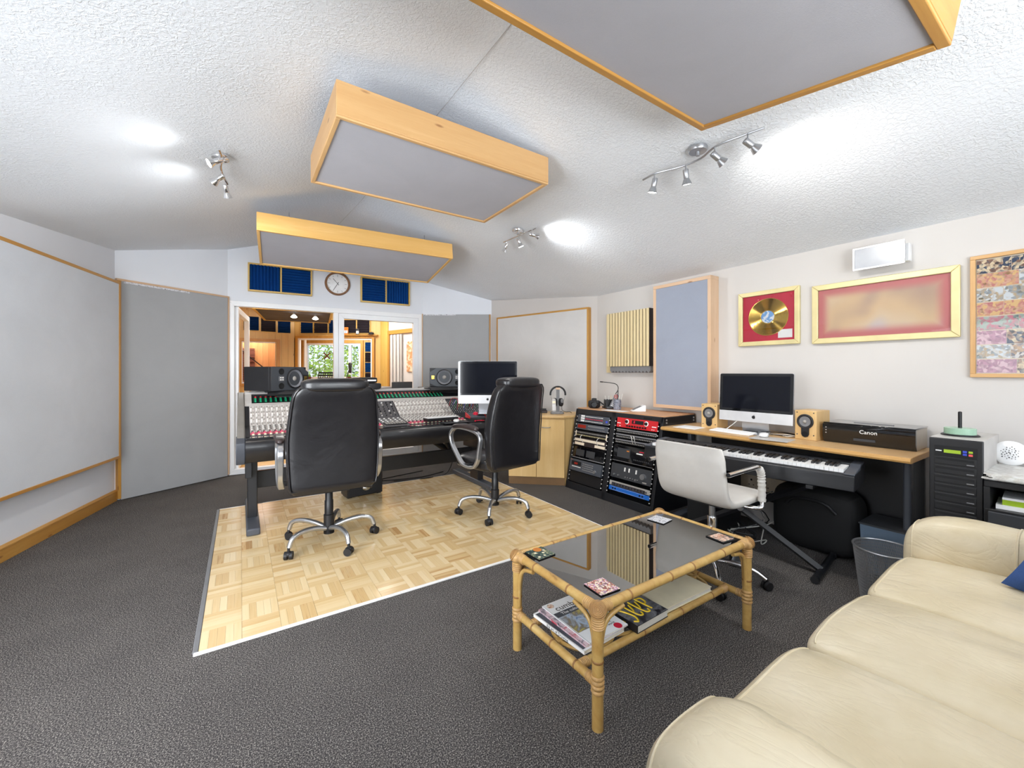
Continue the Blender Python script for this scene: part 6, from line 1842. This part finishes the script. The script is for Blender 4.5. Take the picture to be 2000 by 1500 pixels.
# ---------------------------------------------------------------- wire waste bin
bn = thing('waste_bin', 'grey wire mesh waste bin between the piano stand and the sofa', 'bin', (2.87, 0.725, 0))
MB().lathe([(0.098, 0), (0.098, 0.004), (0.001, 0.004)], 32).build('base', 'mid_grey', bn)
MB().tube(arc((0, 0, 0.30), 0.133, 0, 360, 40, 'xy'), 0.005, 8, cap=False).build('rim', 'satin_metal', bn, smooth=True)
m = MB(); n = 110
for k in range(n):
    for sgn in (1, -1):
        pts = []
        for i in range(7):
            t = i / 6; a = 2 * math.pi * k / n + sgn * t * 0.5
            q = lerp(0.098, 0.132, t); pts.append((q * math.cos(a), q * math.sin(a), 0.004 + t * 0.294))
        m.tube(pts, 0.0016, 3, cap=False)
stuff(m.build('wire_mesh', 'mid_grey', bn))

# ---------------------------------------------------------------- bamboo coffee table
X0, X1, Y0, Y1, TZ = 1.036, 2.042, 1.024, 1.520, 0.418
ct = thing('coffee_table', 'low bamboo coffee table with a smoked glass top and cane bound joints', 'table', (X0, Y0, 0))
W, D = X1 - X0, Y1 - Y0
def cane(name, pts, r, parent, nodes=(), mat='bamboo', nr=1.18):
    o = MB().tube(pts, r, 14).build(name, mat, parent, smooth=True)
    m = MB()
    P = [Vector(p) for p in pts]
    L = (P[-1] - P[0])
    for t in nodes:
        c = P[0] + L * t; d = L.normalized() * 0.0022
        m.tube([c - d * 2, c - d, c + d, c + d * 2], [r * 1.01, r * 1.07, r * 1.07, r * 1.01], 14)
    if nodes: stuff(m.build('node_ring', 'bamboo_node', o, smooth=True))
    return o
def wrap(parent, p0, p1, r, turns, label=None):
    m = MB(); p0 = Vector(p0); p1 = Vector(p1); ax = (p1 - p0)
    for k in range(turns):
        c = p0 + ax * ((k + 0.5) / turns); h = ax / turns * 0.42
        m.tube([c - h, c - h * 0.5, c, c + h * 0.5, c + h], [r * 1.0, r * 1.09, r * 1.13, r * 1.09, r * 1.0], 14)
    return m.build('cane_binding', 'cane', parent, smooth=True)
for (x, y) in ((0, 0), (W, 0), (0, D), (W, D)):
    lg = cane('leg', [(x, y, 0.0), (x, y, TZ - 0.01)], 0.0205, ct, (0.32, 0.58))
    wrap(lg, (x, y, 0.125), (x, y, 0.19), 0.0215, 4)
    sx, sy = (1 if x == 0 else -1), (1 if y == 0 else -1)
    # woven corner knuckle
    k = MB().sphere((x, y, TZ - 0.006), 0.032, 18, 12, (1, 1, 0.85))
    k.build('corner_knuckle', 'cane', lg, smooth=True)
    mm_ = MB()
    for q in range(1, 7):
        rr = 0.005 * q
        n_ = Vector((-sx, -sy, 0.9)).normalized(); u = n_.orthogonal().normalized(); v = n_.cross(u)
        cc = Vector((x, y, TZ - 0.006)) + n_ * (0.033 * math.sqrt(max(0.05, 1 - (rr / 0.034) ** 2)))
        loop = [cc + (u * math.cos(a) + v * math.sin(a)) * rr for a in [2 * math.pi * i / 12 for i in range(13)]]
        mm_.tube(loop, 0.0016, 5, cap=False)
    mm_.build('knuckle_coil', 'cane_dark', lg, smooth=True)
    wrap(lg, (x + sx * 0.022, y, TZ - 0.002), (x + sx * 0.06, y, TZ - 0.002), 0.0185, 5)
    wrap(lg, (x, y + sy * 0.022, TZ - 0.002), (x, y + sy * 0.06, TZ - 0.002), 0.0185, 5)
    wrap(lg, (x, y, TZ - 0.07), (x, y, TZ - 0.03), 0.0215, 5)
    # curved braces under the top
    b1 = smooth_path([(x, y + sy * 0.014, 0.20), (x, y + sy * 0.02, 0.31), (x, y + sy * 0.05, 0.368), (x, y + sy * 0.12, TZ - 0.028)], 5)
    b2 = smooth_path([(x + sx * 0.014, y, 0.20), (x + sx * 0.02, y, 0.31), (x + sx * 0.05, y, 0.368), (x + sx * 0.13, y, TZ - 0.028)], 5)
    MB().tube(b1, 0.009, 10).build('corner_brace', 'bamboo', ct, smooth=True)
    MB().tube(b2, 0.009, 10).build('corner_brace', 'bamboo', ct, smooth=True)
cane('top_rail', [(0, 0, TZ), (W, 0, TZ)], 0.0175, ct, (0.16, 0.4, 0.55, 0.78))
cane('top_rail', [(0, D, TZ), (W, D, TZ)], 0.0175, ct, (0.2, 0.34, 0.6, 0.82))
cane('top_rail', [(0, 0, TZ), (0, D, TZ)], 0.0175, ct, (0.3, 0.72))
cane('top_rail', [(W, 0, TZ), (W, D, TZ)], 0.0175, ct, (0.35, 0.7))
for x in (0, W):
    cane('lower_rail', [(x, 0, 0.158), (x, D, 0.158)], 0.0165, ct, (0.22, 0.5, 0.75))
    for y in (0.03, D - 0.03): wrap(ct.children[-1], (x, y - 0.02, 0.158), (x, y + 0.02, 0.158), 0.0168, 5)
for y in (0.10, D - 0.10):
    rl = cane('shelf_rail', [(0, y, 0.158), (W, y, 0.158)], 0.016, ct, (0.1, 0.36, 0.62, 0.86))
    for x in (0.03, W - 0.03): wrap(rl, (x - 0.02, y, 0.158), (x + 0.02, y, 0.158), 0.0165, 6)
for i in range(2):
    for cx in ((0.16, W - 0.16) if i == 0 else (0.33, W - 0.33)):
        MB().tube(arc((cx, D / 2, 0.158), 0.125, 0, 360, 32, 'xy', (1, 1)), 0.0085, 8, cap=False).build('shelf_ring', 'bamboo', ct, smooth=True)
MB().box(0.02, W - 0.02, D / 2 - 0.012, D / 2 + 0.012, 0.150, 0.166).build('shelf_slat', 'bamboo', ct, bevel=0.004)
lab(MB().box(0.010, W - 0.010, 0.010, D - 0.010, TZ + 0.006, TZ + 0.011).build('glass_top', 'table_glass', ct), 'smoked glass panel')
SZ = 0.1755
# coasters on the glass
GZ = TZ + 0.0115
for (lb, cx, cy, mt, rz) in (('square coaster with dark green floral print at the left corner of the glass table', 1.115, 1.455, 'coaster_floral', 4),
                             ('square coaster with a busy pink and gold print near the front corner of the table', 1.135, 1.10, 'coaster_crowd', -3),
                             ('black edged coaster with a warm toned print at the right corner of the table', 1.955, 1.105, 'coaster_warm', -6),
                             ('grey and white coaster at the far corner of the glass table', 1.915, 1.425, 'coaster_grey', 8)):
    t = thing('coaster', lb, 'coaster', (cx, cy, GZ), R(rz), 'coasters on the glass table')
    MB().box(-0.048, 0.048, -0.048, 0.048, 0, 0.004).build('base', 'near_black', t, bevel=0.001)
    e = 0.04 if mt == 'coaster_warm' else 0.0475
    MB().box(-e, e, -e, e, 0.004, 0.0045).build('print', mt, t)
    if mt == 'coaster_floral':
        m = MB()
        for (a, b, q) in ((-.02, .01, .009), (.012, -.006, .008), (.03, .012, .008), (-.03, -.03, .008), (.0, -.03, .007)):
            m.prism([(a + q * (1 if k % 2 else .6) * math.cos(k * .628), b + q * (1 if k % 2 else .6) * math.sin(k * .628)) for k in range(10)], 0.0045, 0.0050)
        m.build('blossoms', 'cap_ivory', t)
        MB().lathe([(0.02, 0.0045), (0.02, 0.005), (0.001, 0.005)], 16, (0.01, 0.032, 0)).build('red_blossom', 'amber', t)
# magazines and books on the lower shelf
def flatM(x, y, z, a=0): return Matrix.Translation((x, y, z)) @ Matrix.Rotation(R(a), 4, 'Z')
def magazine(label, loc, rz, w, h, th, cover, name='magazine', group='magazines on the lower shelf'):
    t = thing(name, label, name, loc, R(rz), group)
    MB().box(0.001, w - 0.001, 0.001, h - 0.001, 0.0008, th - 0.0008).build('pages', 'pages', t)
    c = MB().box(0, w, 0, h, th - 0.0008, th).box(0, w, 0, h, 0, 0.0008).box(0, 0.0012, 0, h, 0, th).build('cover', cover, t)
    return t, c
t, c = magazine('thick white magazine at the bottom of the pile with black lettering on its spine', (1.078, 1.135, SZ), 3, 0.235, 0.30, 0.014, 'white_paper')
text('the art of Drawing', 0.017, 'black_satin', t, Matrix.Translation((-0.0004, 0.15, 0.007)) @ Matrix.Rotation(R(-90), 4, 'Z') @ Matrix.Rotation(R(90), 4, 'X'), 0.0002)
MB().box(0.004, 0.05, 0.01, 0.29, 0.014, 0.0142).build('cover_band', 'slate', t)
t, c = magazine('dark covered magazine in the middle of the pile', (1.095, 1.145, SZ + 0.0145), 1, 0.22, 0.29, 0.008, 'mag_red')
t, c = magazine('white magazine titled cumbria with a blue mountain picture, topmost of the pile', (1.112, 1.14, SZ + 0.023), 0, 0.215, 0.298, 0.006, 'white_paper')
zt = 0.0062
MB().box(0.006, 0.209, 0.07, 0.19, 0.006, 0.0063).build('cover_photo', 'mag_photo', t)
MB().box(0.003, 0.212, 0.19, 0.222, 0.006, 0.0064).build('headline_band', 'slate', t)
text('cumbria', 0.047, 'brown_black', t, flatM(0.108, 0.244, zt), 0.0002)
text('The culture c', 0.024, 'white_paper', t, flatM(0.1, 0.206, 0.0066), 0.0002)
text('Tarporley\nof the world', 0.016, 'black_satin', t, flatM(0.14, 0.05, zt), 0.0002)
MB().lathe([(0.018, 0.006), (0.018, 0.0064), (0.001, 0.0064)], 20, (0.175, 0.018, 0)).build('price_spot', 'knob_red', t)
MB().lathe([(0.016, 0.006), (0.016, 0.0064), (0.001, 0.0064)], 20, (0.03, 0.276, 0)).build('portrait_spot', 'coaster_warm', t)
t = thing('book', 'thick black book with yellow brush lettering on the lower shelf', 'book', (1.345, 1.105, SZ), R(2), 'books on the lower shelf')
MB().box(0.002, 0.205, 0.002, 0.15, 0.002, 0.030).build('pages', 'pages', t)
bc = MB().box(0, 0.207, 0, 0.152, 0.030, 0.032).box(0, 0.207, 0, 0.152, 0, 0.002).box(0, 0.002, 0, 0.152, 0, 0.032).build('cover', 'black_satin', t)
MB().box(0.001, 0.206, 0.001, 0.151, 0.032, 0.0322).build('cover_photo', 'book_photo', t)
def brush(pts, w0):
    return MB().tube(smooth_path([(a, b, 0.0322) for a, b in pts], 5), w0, 6)
sc_ = [[(0.012, 0.135), (0.03, 0.10), (0.045, 0.05), (0.03, 0.02), (0.014, 0.03)],
       [(0.06, 0.135), (0.062, 0.09), (0.07, 0.045), (0.088, 0.04), (0.094, 0.055)], [(0.09, 0.12), (0.078, 0.085), (0.07, 0.075)],
       [(0.105, 0.135), (0.107, 0.09), (0.115, 0.045), (0.133, 0.04), (0.139, 0.055)], [(0.135, 0.12), (0.123, 0.085), (0.115, 0.075)],
       [(0.15, 0.135), (0.153, 0.09), (0.158, 0.045)], [(0.152, 0.132), (0.178, 0.125), (0.176, 0.095), (0.156, 0.085)]]
m = MB()
for s_ in sc_: m.tube(smooth_path([(a, b, 0.0318) for a, b in s_], 5), 0.0042, 6)
m.build('lettering', 'yellow_print', t, smooth=True)
MB().box(-0.0006, 0.0, 0.06, 0.075, 0.008, 0.02).build('spine_mark', 'yellow_print', t)
t = thing('book', 'large flat cream book lying behind the black one on the lower shelf', 'book', (1.56, 1.13, SZ), R(-1), 'books on the lower shelf')
MB().box(0.003, 0.345, 0.003, 0.255, 0.002, 0.02).build('pages', 'pages', t)
MB().box(0, 0.35, 0, 0.26, 0.02, 0.0225).box(0, 0.35, 0, 0.26, 0, 0.002).box(0, 0.003, 0, 0.26, 0, 0.0225).build('cover', 'cap_ivory', t)

# ---------------------------------------------------------------- sofa
so = thing('sofa', 'cream leather three seat sofa in the near right corner', 'sofa', (1.50, 0.0, 0))
def lx(v): return v - 1.50
rnd = random.Random(12)
MB().rcube((0.0, 0.03, 0.17), (0.86, 0.46, 0.13), 9, 14).build('base', 'cream_leather', so, smooth=True)
def seatfn(seed):
    r_ = random.Random(seed); ph = r_.uniform(0, 6)
    def fn(q, p):
        if p[2] > 0:
            e = max(0.0, 1 - p[0] ** 4)
            q.z += 0.034 * e * (1 - 0.25 * p[1] ** 2) * p[2]
            q.z += 0.006 * math.sin(3.5 * p[0] + 1.4 * p[1] + ph) * e
            q.z += 0.0035 * math.sin(10 * p[0] + 5 * p[1] * p[1] + ph) * math.exp(-((p[1] - 0.1) / 0.45) ** 2) * e
            if p[1] > 0.3: q.z -= 0.018 * ((p[1] - 0.3) / 0.7) ** 2
        return q
    return fn
SEATS = ((0.905, 1.395), (1.395, 1.908), (1.908, 2.45))
for k, (a, b) in enumerate(SEATS):
    cc, hh, fn = (lx((a + b) / 2), 0.105, 0.365), ((b - a) / 2 - 0.0005, 0.44, 0.085), seatfn(k)
    cu = MB().rcube(cc, hh, 14, 34, fn).build('seat_cushion', 'cream_leather', so, smooth=True)
    pts = []
    for i in range(31):
        u = -0.97 + 1.94 * i / 30
        L_ = (abs(u) ** 14 + 2) ** (1 / 14)
        p = (u / L_, 1 / L_, 1 / L_)
        pts.append(fn(Vector((cc[0] + p[0] * hh[0], cc[1] + p[1] * hh[1], cc[2] + p[2] * hh[2])), p))
    MB().tube(pts, 0.003, 6).build('piping', 'cream_leather', cu, smooth=True)
def armfn(seed, amp=0.004):
    def fn(q, p):
        if p[2] > 0.2:
            q.z += amp * math.sin(9 * p[1] + seed) * (1 - p[0] ** 2) - 0.016 * abs(p[0]) ** 3
            q.z += 0.012 * (1 - p[0] ** 2)
            q.z += 0.0018 * math.sin(34 * p[1]) * math.exp(-((abs(p[0]) - 0.75) / 0.25) ** 2)
        return q
    return fn
def make_arm(cc, hh, k, fn, rows):
    MB().rcube(cc, hh, k, 30, fn).build('arm', 'cream_leather', so, smooth=True)
    for v, nm_, r_ in rows:
        pts = []
        for i in range(49):
            t = -0.12 + (math.pi + 0.24) * i / 48; c, s_ = math.cos(t), math.sin(t)
            m_ = ((1 - abs(v) ** k) / (abs(c) ** k + abs(s_) ** k)) ** (1 / k)
            p = (c * m_, v, s_ * m_)
            pts.append(fn(Vector((cc[0] + p[0] * hh[0], cc[1] + p[1] * hh[1], cc[2] + p[2] * hh[2])), p))
        MB().tube(pts, r_, 6).build(nm_, 'cream_leather', so, smooth=True)
make_arm((lx(0.752), 0.035, 0.295), (0.150, 0.49, 0.29), 6.5, armfn(0.5), ((0.93, 'arm_piping', 0.003),))
make_arm((lx(2.535), 0.05, 0.31), (0.105, 0.515, 0.30), 6.0, armfn(2.0), ((0.93, 'arm_piping', 0.003), (0.36, 'arm_seam', 0.0045)))
MB().rcube((0.0, -0.42, 0.50), (0.98, 0.13, 0.36), 6, 14).build('back_frame', 'cream_leather', so, smooth=True)
for k, (a, b) in enumerate(SEATS):
    MB().rcube((lx((a + b) / 2), -0.25, 0.63), ((b - a) / 2 - 0.002, 0.11, 0.20), 4, 14).build('back_cushion', 'cream_leather', so, smooth=True)
for x in (-0.85, 0.95):
    for y in (-0.45, 0.40): MB().cyl((x, y, 0), (x, y, 0.05), 0.025, n=12).build('foot', 'black_satin', so)
t = thing('scatter_cushion', 'dark blue scatter cushion on the sofa at the right edge of the picture', 'cushion', (2.34, 0.01, 0.59))
CD = Vector((-0.425, 0.85, -0.31)).normalized(); CN = Vector((-0.85, -0.3, 0.4)); CN = (CN - CD * CN.dot(CD)).normalized(); CWv = CN.cross(CD)
CX_, CZ_ = (-CD + CWv).normalized(), (-CD - CWv).normalized()
t.rotation_euler = Matrix((CX_, CZ_.cross(CX_), CZ_)).transposed().to_euler()
def cf(q, p):
    e = max(abs(p[0]), abs(p[2])); return q
m = MB(); n = 16; vs = []; fs = []
for side in (-1, 1):
    for i in range(n + 1):
        for j in range(n + 1):
            a, b = -1 + 2 * i / n, -1 + 2 * j / n
            pin = 1 - 0.10 * (1 - a * a) * abs(b) - 0.0
            pin2 = 1 - 0.10 * (1 - b * b) * abs(a)
            th = 0.085 * ((1 - a ** 4) * (1 - b ** 4)) ** 0.5
            vs.append((0.2 * a * pin2, side * th, 0.2 * b * pin))
    o_ = 0 if side < 0 else (n + 1) ** 2
    for i in range(n):
        for j in range(n):
            q = o_ + i * (n + 1) + j; f = (q, q + 1, q + n + 2, q + n + 1); fs.append(f if side > 0 else f[::-1])
m.add(vs, fs); m.build('cover', 'blue_cushion', t, smooth=True, weld=True)

# ---------------------------------------------------------------- things in the live room, seen through the door
def wallthing(name, label, cat, origin, ang, x, z, group=None, y=0.0):
    c, s = math.cos(ang), math.sin(ang)
    return thing(name, label, cat, (origin[0] + x * c - y * s * -1 * -1, origin[1] + x * s + y * c, z), ang, group)
a1 = 0.0
a2 = math.atan2(LR3[1] - LR2[1], LR3[0] - LR2[0])
def foam(label, origin, ang, x, z, w, h, mat, horiz=True):
    r = wallthing('foam_tile', label, 'foam tile', origin, ang, x, z, 'foam tiles round the live room')
    m = MB(); m.box(0, w, -0.02, -0.001, 0, h); n = 8
    for i in range(n):
        if horiz: m.prism([(-0.02, h * i / n), (-0.02, h * (i + 1) / n), (-0.05, h * (i + .5) / n)], 0, w, 'x')
        else: m.prism([(w * i / n, -0.02), (w * (i + 1) / n, -0.02), (w * (i + .5) / n, -0.05)], 0, h, 'z')
    m.build('wedges', mat, r)
    f = 0.012
    for A_, B_, C_, D_ in ((-f, 0, -f, h + f), (w, w + f, -f, h + f), (0, w, -f, 0), (0, w, h, h + f)):
        MB().box(A_, B_, -0.03, -0.001, C_, D_).build('frame_strip', 'yellow_pine_X', r)
nm = ['leftmost', 'second', 'third', 'fourth', 'fifth']
# far left wall, x measured from LR1
for k, (x, w, mt) in enumerate(((0.70, 0.22, 'grey_foam'), (1.0, 0.27, 'blue_foam_dark'), (1.31, 0.27, 'grey_foam'), (1.62, 0.24, 'blue_foam_dark'))):
    c = 'blue' if 'blue' in mt else 'charcoal'
    foam('%s foam tile, %s of four high on the left far wall beyond the door' % (c, nm[k]), LR1, a1, x, 2.13 - 0.012 * k, w, 0.29, mt)
for k, (x, w, mt) in enumerate(((0.16, 0.26, 'blue_foam_dark'), (0.455, 0.29, 'grey_foam'), (0.78, 0.26, 'blue_foam_dark'), (1.10, 0.27, 'grey_foam'), (1.40, 0.27, 'grey_foam'))):
    c = 'blue' if 'blue' in mt else 'charcoal'
    foam('%s foam tile, %s of five over the inner window beyond the door' % (c, nm[k]), LR2, a2, x, 2.10, w, 0.29, mt)
B2 = B2a
a3 = math.atan2(B2b[1] - B2a[1], B2b[0] - B2a[0])
for k in range(4):
    mt = 'blue_foam' if k % 2 == 0 else 'grey_foam'
    foam('%s foam tile, %s of a column right of the exterior window' % ('blue' if k % 2 == 0 else 'charcoal', ['top', 'second', 'third', 'lowest'][k]), B2, a3, xw(2.76), 1.78 - k * 0.27, 0.17, 0.25, mt)
r = thing('shelf', 'narrow pine shelf over the inner window of the live room', 'shelf', (LR2[0], LR2[1], 2.045), a2)
MB().box(1.05, 1.86, -0.09, -0.016, 0.0, 0.02).build('board', 'honey_X', r)
def onw2(x, y, z): return (LR2[0] + x * math.cos(a2) - y * math.sin(a2), LR2[1] + x * math.sin(a2) + y * math.cos(a2), z)
t = thing('record_sleeve', 'orange and white sleeve standing on the shelf beyond the glass', 'sleeve', onw2(1.15, -0.07, 2.066), a2)
MB().box(-0.06, 0.07, -0.006, 0.0, 0, 0.16).build('sleeve', 'amber', t); MB().box(-0.045, 0.055, -0.0075, -0.006, 0.03, 0.09).build('print', 'label_art', t)
t = thing('small_card', 'small black and white card on the shelf beyond the glass', 'card', onw2(1.42, -0.07, 2.066), a2)
MB().box(-0.035, 0.035, -0.004, 0.0, 0, 0.13).build('card', 'black_satin', t); MB().box(-0.028, 0.028, -0.005, -0.004, 0.02, 0.08).build('print', 'white_paper', t)
t = thing('cap', 'small dark oval object at the right end of the shelf', 'hat', onw2(1.72, -0.06, 2.066), a2)
MB().sphere((0, 0, 0.03), 0.05, 14, 8, (1.2, 0.6, 0.55)).build('crown', 'rubber', t, smooth=True); MB().lathe([(0.075, 0), (0.075, 0.008), (0.04, 0.012)], 20).build('brim', 'rubber', t)
lc = cloud('small box cloud in the live room beyond the door', (0.86, 8.55, 2.27), 1.2, 1.7, 0.14, (0, 0, R(-8)), wd='yellow_pine', bottom_w=0.04)
hangers(lc, 0, 1.2, 1.7, 0.14, lambda a, b: 0.27)
for o in lc.children:
    if o.name.startswith('cloth_face'): o.data.materials[0] = MATS['cloth_dark']
for nm_, x, y in (('left', 0.765, 7.95), ('right', 1.11, 8.02)):
    t = thing('spot_bulb', '%s of two lit bulbs hanging under the live room cloud' % nm_, 'ceiling light', (x, y, 2.27), group='bulbs under the live room cloud')
    MB().cyl((0, 0, 0), (0, 0, -0.04), 0.018, n=14).build('socket', 'satin_metal', t, smooth=True)
    MB().lathe([(0.014, -0.035), (0.05, -0.075), (0.05, -0.085), (0.03, -0.095), (0.001, -0.1)], 24).build('bulb', 'bulb_soft', t, smooth=True)
# in the left booth: wood block diffuser and a boom arm
t = thing('block_diffuser', 'reddish brown wood block diffuser on the wall of the left booth', 'diffuser', (-0.26, 11.68, 1.05))
rnd = random.Random(14)
for i in range(5):
    for j in range(14):
        o = MB().box(i * 0.11, i * 0.11 + 0.105, -0.02 - rnd.random() * 0.06, 0, j * 0.055, j * 0.055 + 0.05).build('wood_block', 'diffuser_wood', t)
t = thing('boom_stand', 'microphone boom arm slanting across the left booth window', 'stand', (0.40, 10.75, 0))
MB().cyl((0.05, 0, 0), (0.05, 0, 1.22), 0.012, n=10).build('pole', 'satin_metal', t, smooth=True)
MB().tube([(-0.52, -0.02, 1.86), (-0.2, 0, 1.55), (0.12, 0, 1.26)], 0.012, 8).build('boom', 'brown_black', t, smooth=True)
MB().cyl((0.08, 0, 1.24), (0.02, 0, 1.34), 0.03, n=12).build('clamp', 'satin_metal', t)
for k in range(3): MB().cyl((0.05, 0, 0.12), (0.05 + 0.25 * math.cos(k * 2.09), 0.25 * math.sin(k * 2.09), 0.0), 0.008, n=8).build('leg', 'black_metal', t)
# at the far window: music stand, microphone, pots, hanging cross
def inb(u_x, dy, z): # point a little in front of the exterior window
    return (1.02 + u_x * math.cos(a3) + dy * math.sin(a3) , 12.339 + u_x * math.sin(a3) - dy * math.cos(a3), z)
t = thing('hanging_star', 'dark red cross shaped ornament hanging in the exterior window', 'ornament', inb(xw(1.93) , 0.06, 1.67), a3)
for a in (45, -45): MB(Matrix.Rotation(R(a), 4, 'Y')).box(-0.11, 0.11, -0.01, 0.01, -0.014, 0.014).build('arm', 'diffuser_wood', t)
MB().cyl((0, 0, 0), (0, 0, 0.3), 0.002, n=4).build('thread', 'near_black', t)
for lbl, x in (('left', 1.54), ('right', 2.42)):
    t = thing('plant_pot', 'small brown pot on the %s of the exterior window sill' % lbl, 'pot', inb(xw(x), 0.06, 1.031), a3, 'pots on the window sill')
    MB().lathe([(0.035, 0), (0.05, 0.08), (0.052, 0.09), (0.045, 0.09), (0.042, 0.08), (0.001, 0.08)], 20).build('pot', 'diffuser_wood', t, smooth=True)
    MB().sphere((0, 0, 0.11), 0.045, 10, 6).build('plant', 'leaf_dark', t)
t = thing('music_stand', 'black perforated music stand before the exterior window', 'stand', (1.52, 9.35, 0), R(-28))
MB().cyl((0, 0, 0), (0, 0, 1.05), 0.01, n=8).build('pole', 'black_metal', t)
for k in range(3): MB().cyl((0, 0, 0.2), (0.25 * math.cos(k * 2.09), 0.25 * math.sin(k * 2.09), 0.0), 0.007, n=8).build('leg', 'black_metal', t)
m = MB(Matrix.Translation((0, 0, 1.12)) @ Matrix.Rotation(R(-20), 4, 'X'))
for k in range(5): m.box(-0.19, 0.19, -0.004, 0.004, -0.14 + k * 0.06, -0.11 + k * 0.06)
for k in range(9): m.box(-0.19 + k * 0.0465, -0.178 + k * 0.0465, -0.003, 0.003, -0.14, 0.13)
m.build('desk_plate', 'black_satin', t)
t = thing('microphone', 'black studio microphone on a stand in the inner window', 'microphone', (1.93, 9.2, 0), R(-30))
MB().cyl((-0.12, 0, 0), (-0.12, 0, 0.9), 0.01, n=8).cyl((-0.12, 0, 0.9), (0.0, 0, 1.3), 0.008, n=8).build('pole', 'black_metal', t)
for k in range(3): MB().cyl((-0.12, 0, 0.2), (-0.12 + 0.25 * math.cos(k * 2.09), 0.25 * math.sin(k * 2.09), 0.0), 0.007, n=8).build('leg', 'black_metal', t)
MB().lathe([(0.02, 0), (0.028, 0.02), (0.028, 0.12), (0.036, 0.125), (0.036, 0.2), (0.02, 0.225), (0.001, 0.23)], 20, (0.02, 0, 1.22)).build('body', 'black_satin', t, smooth=True)
# right hand wall of the live room
ar = math.atan2(LR4[1] - LR3[1], LR4[0] - LR3[0])
def onr(x, y, z): return (LR3[0] + x * math.cos(ar) - y * math.sin(ar), LR3[1] + x * math.sin(ar) + y * math.cos(ar), z)
t = thing('strip_curtain', 'hanging curtain of grey cloth strips in the doorway of the live room', 'curtain', onr(0.40, -0.02, 0.0), ar)
for k in range(7): MB().box(k * 0.06, k * 0.06 + 0.045, -0.03 - 0.02 * (k % 2), -0.01 - 0.02 * (k % 2), 0.9, 2.03).build('strip', 'cloth_pale' if k % 2 else 'console_light', t)
t = thing('poster', 'brown and tan poster on the right wall of the live room', 'poster', onr(0.95, -0.005, 1.25), ar)
MB().box(0, 0.75, -0.02, 0, 0, 0.62).build('sheet', 'poster_mix', t)
t = thing('guitar_amp', 'large grey amplifier cabinet against the right wall of the live room', 'amplifier', onr(0.45, -0.45, 0), ar)
MB().box(0, 0.55, -0.2, 0.2, 0, 0.95).build('cabinet', 'mid_grey', t, bevel=0.02); MB().box(0.04, 0.51, -0.21, -0.2, 0.06, 0.85).build('grille', 'cloth_mid', t)
t = thing('guitar_amp', 'smaller grey amplifier in front of the large one in the live room', 'amplifier', onr(1.15, -0.5, 0), ar)
MB().box(0, 0.5, -0.2, 0.2, 0, 0.9).build('cabinet', 'cloth_mid', t, bevel=0.02); MB().box(0.04, 0.46, -0.21, -0.2, 0.06, 0.8).build('grille', 'mid_grey', t)
t = thing('monitor_wedge', 'black stage speaker at the right side of the door glass', 'speaker', (2.30, 6.75, 0.0), R(-20))
MB().box(-0.2, 0.2, -0.15, 0.15, 0.72, 1.08).build('cabinet', 'black_satin', t, bevel=0.01); MB().cyl((0, 0, 0), (0, 0, 0.72), 0.02, n=10).build('stand', 'black_metal', t)
t = thing('amp_case', 'black amplifier box on the laminate floor beyond the glass', 'amplifier', (2.05, 6.7, 0), R(-15))
MB().box(-0.22, 0.2, -0.15, 0.15, 0.0, 0.4).build('cabinet', 'black_satin', t, bevel=0.01); MB().box(-0.2, 0.18, -0.16, -0.15, 0.03, 0.37).build('grille', 'near_black', t)
t = thing('floor_tripod', 'black tripod feet of a stand on the laminate floor beyond the glass', 'stand', (1.72, 6.8, 0))
MB().cyl((0, 0, 0.1), (0, 0, 0.9), 0.012, n=8).build('pole', 'black_metal', t)
for k in range(3): MB().cyl((0, 0, 0.22), (0.32 * math.cos(k * 2.09 + 0.4), 0.32 * math.sin(k * 2.09 + 0.4), 0.01), 0.012, n=8).build('leg', 'black_metal', t)
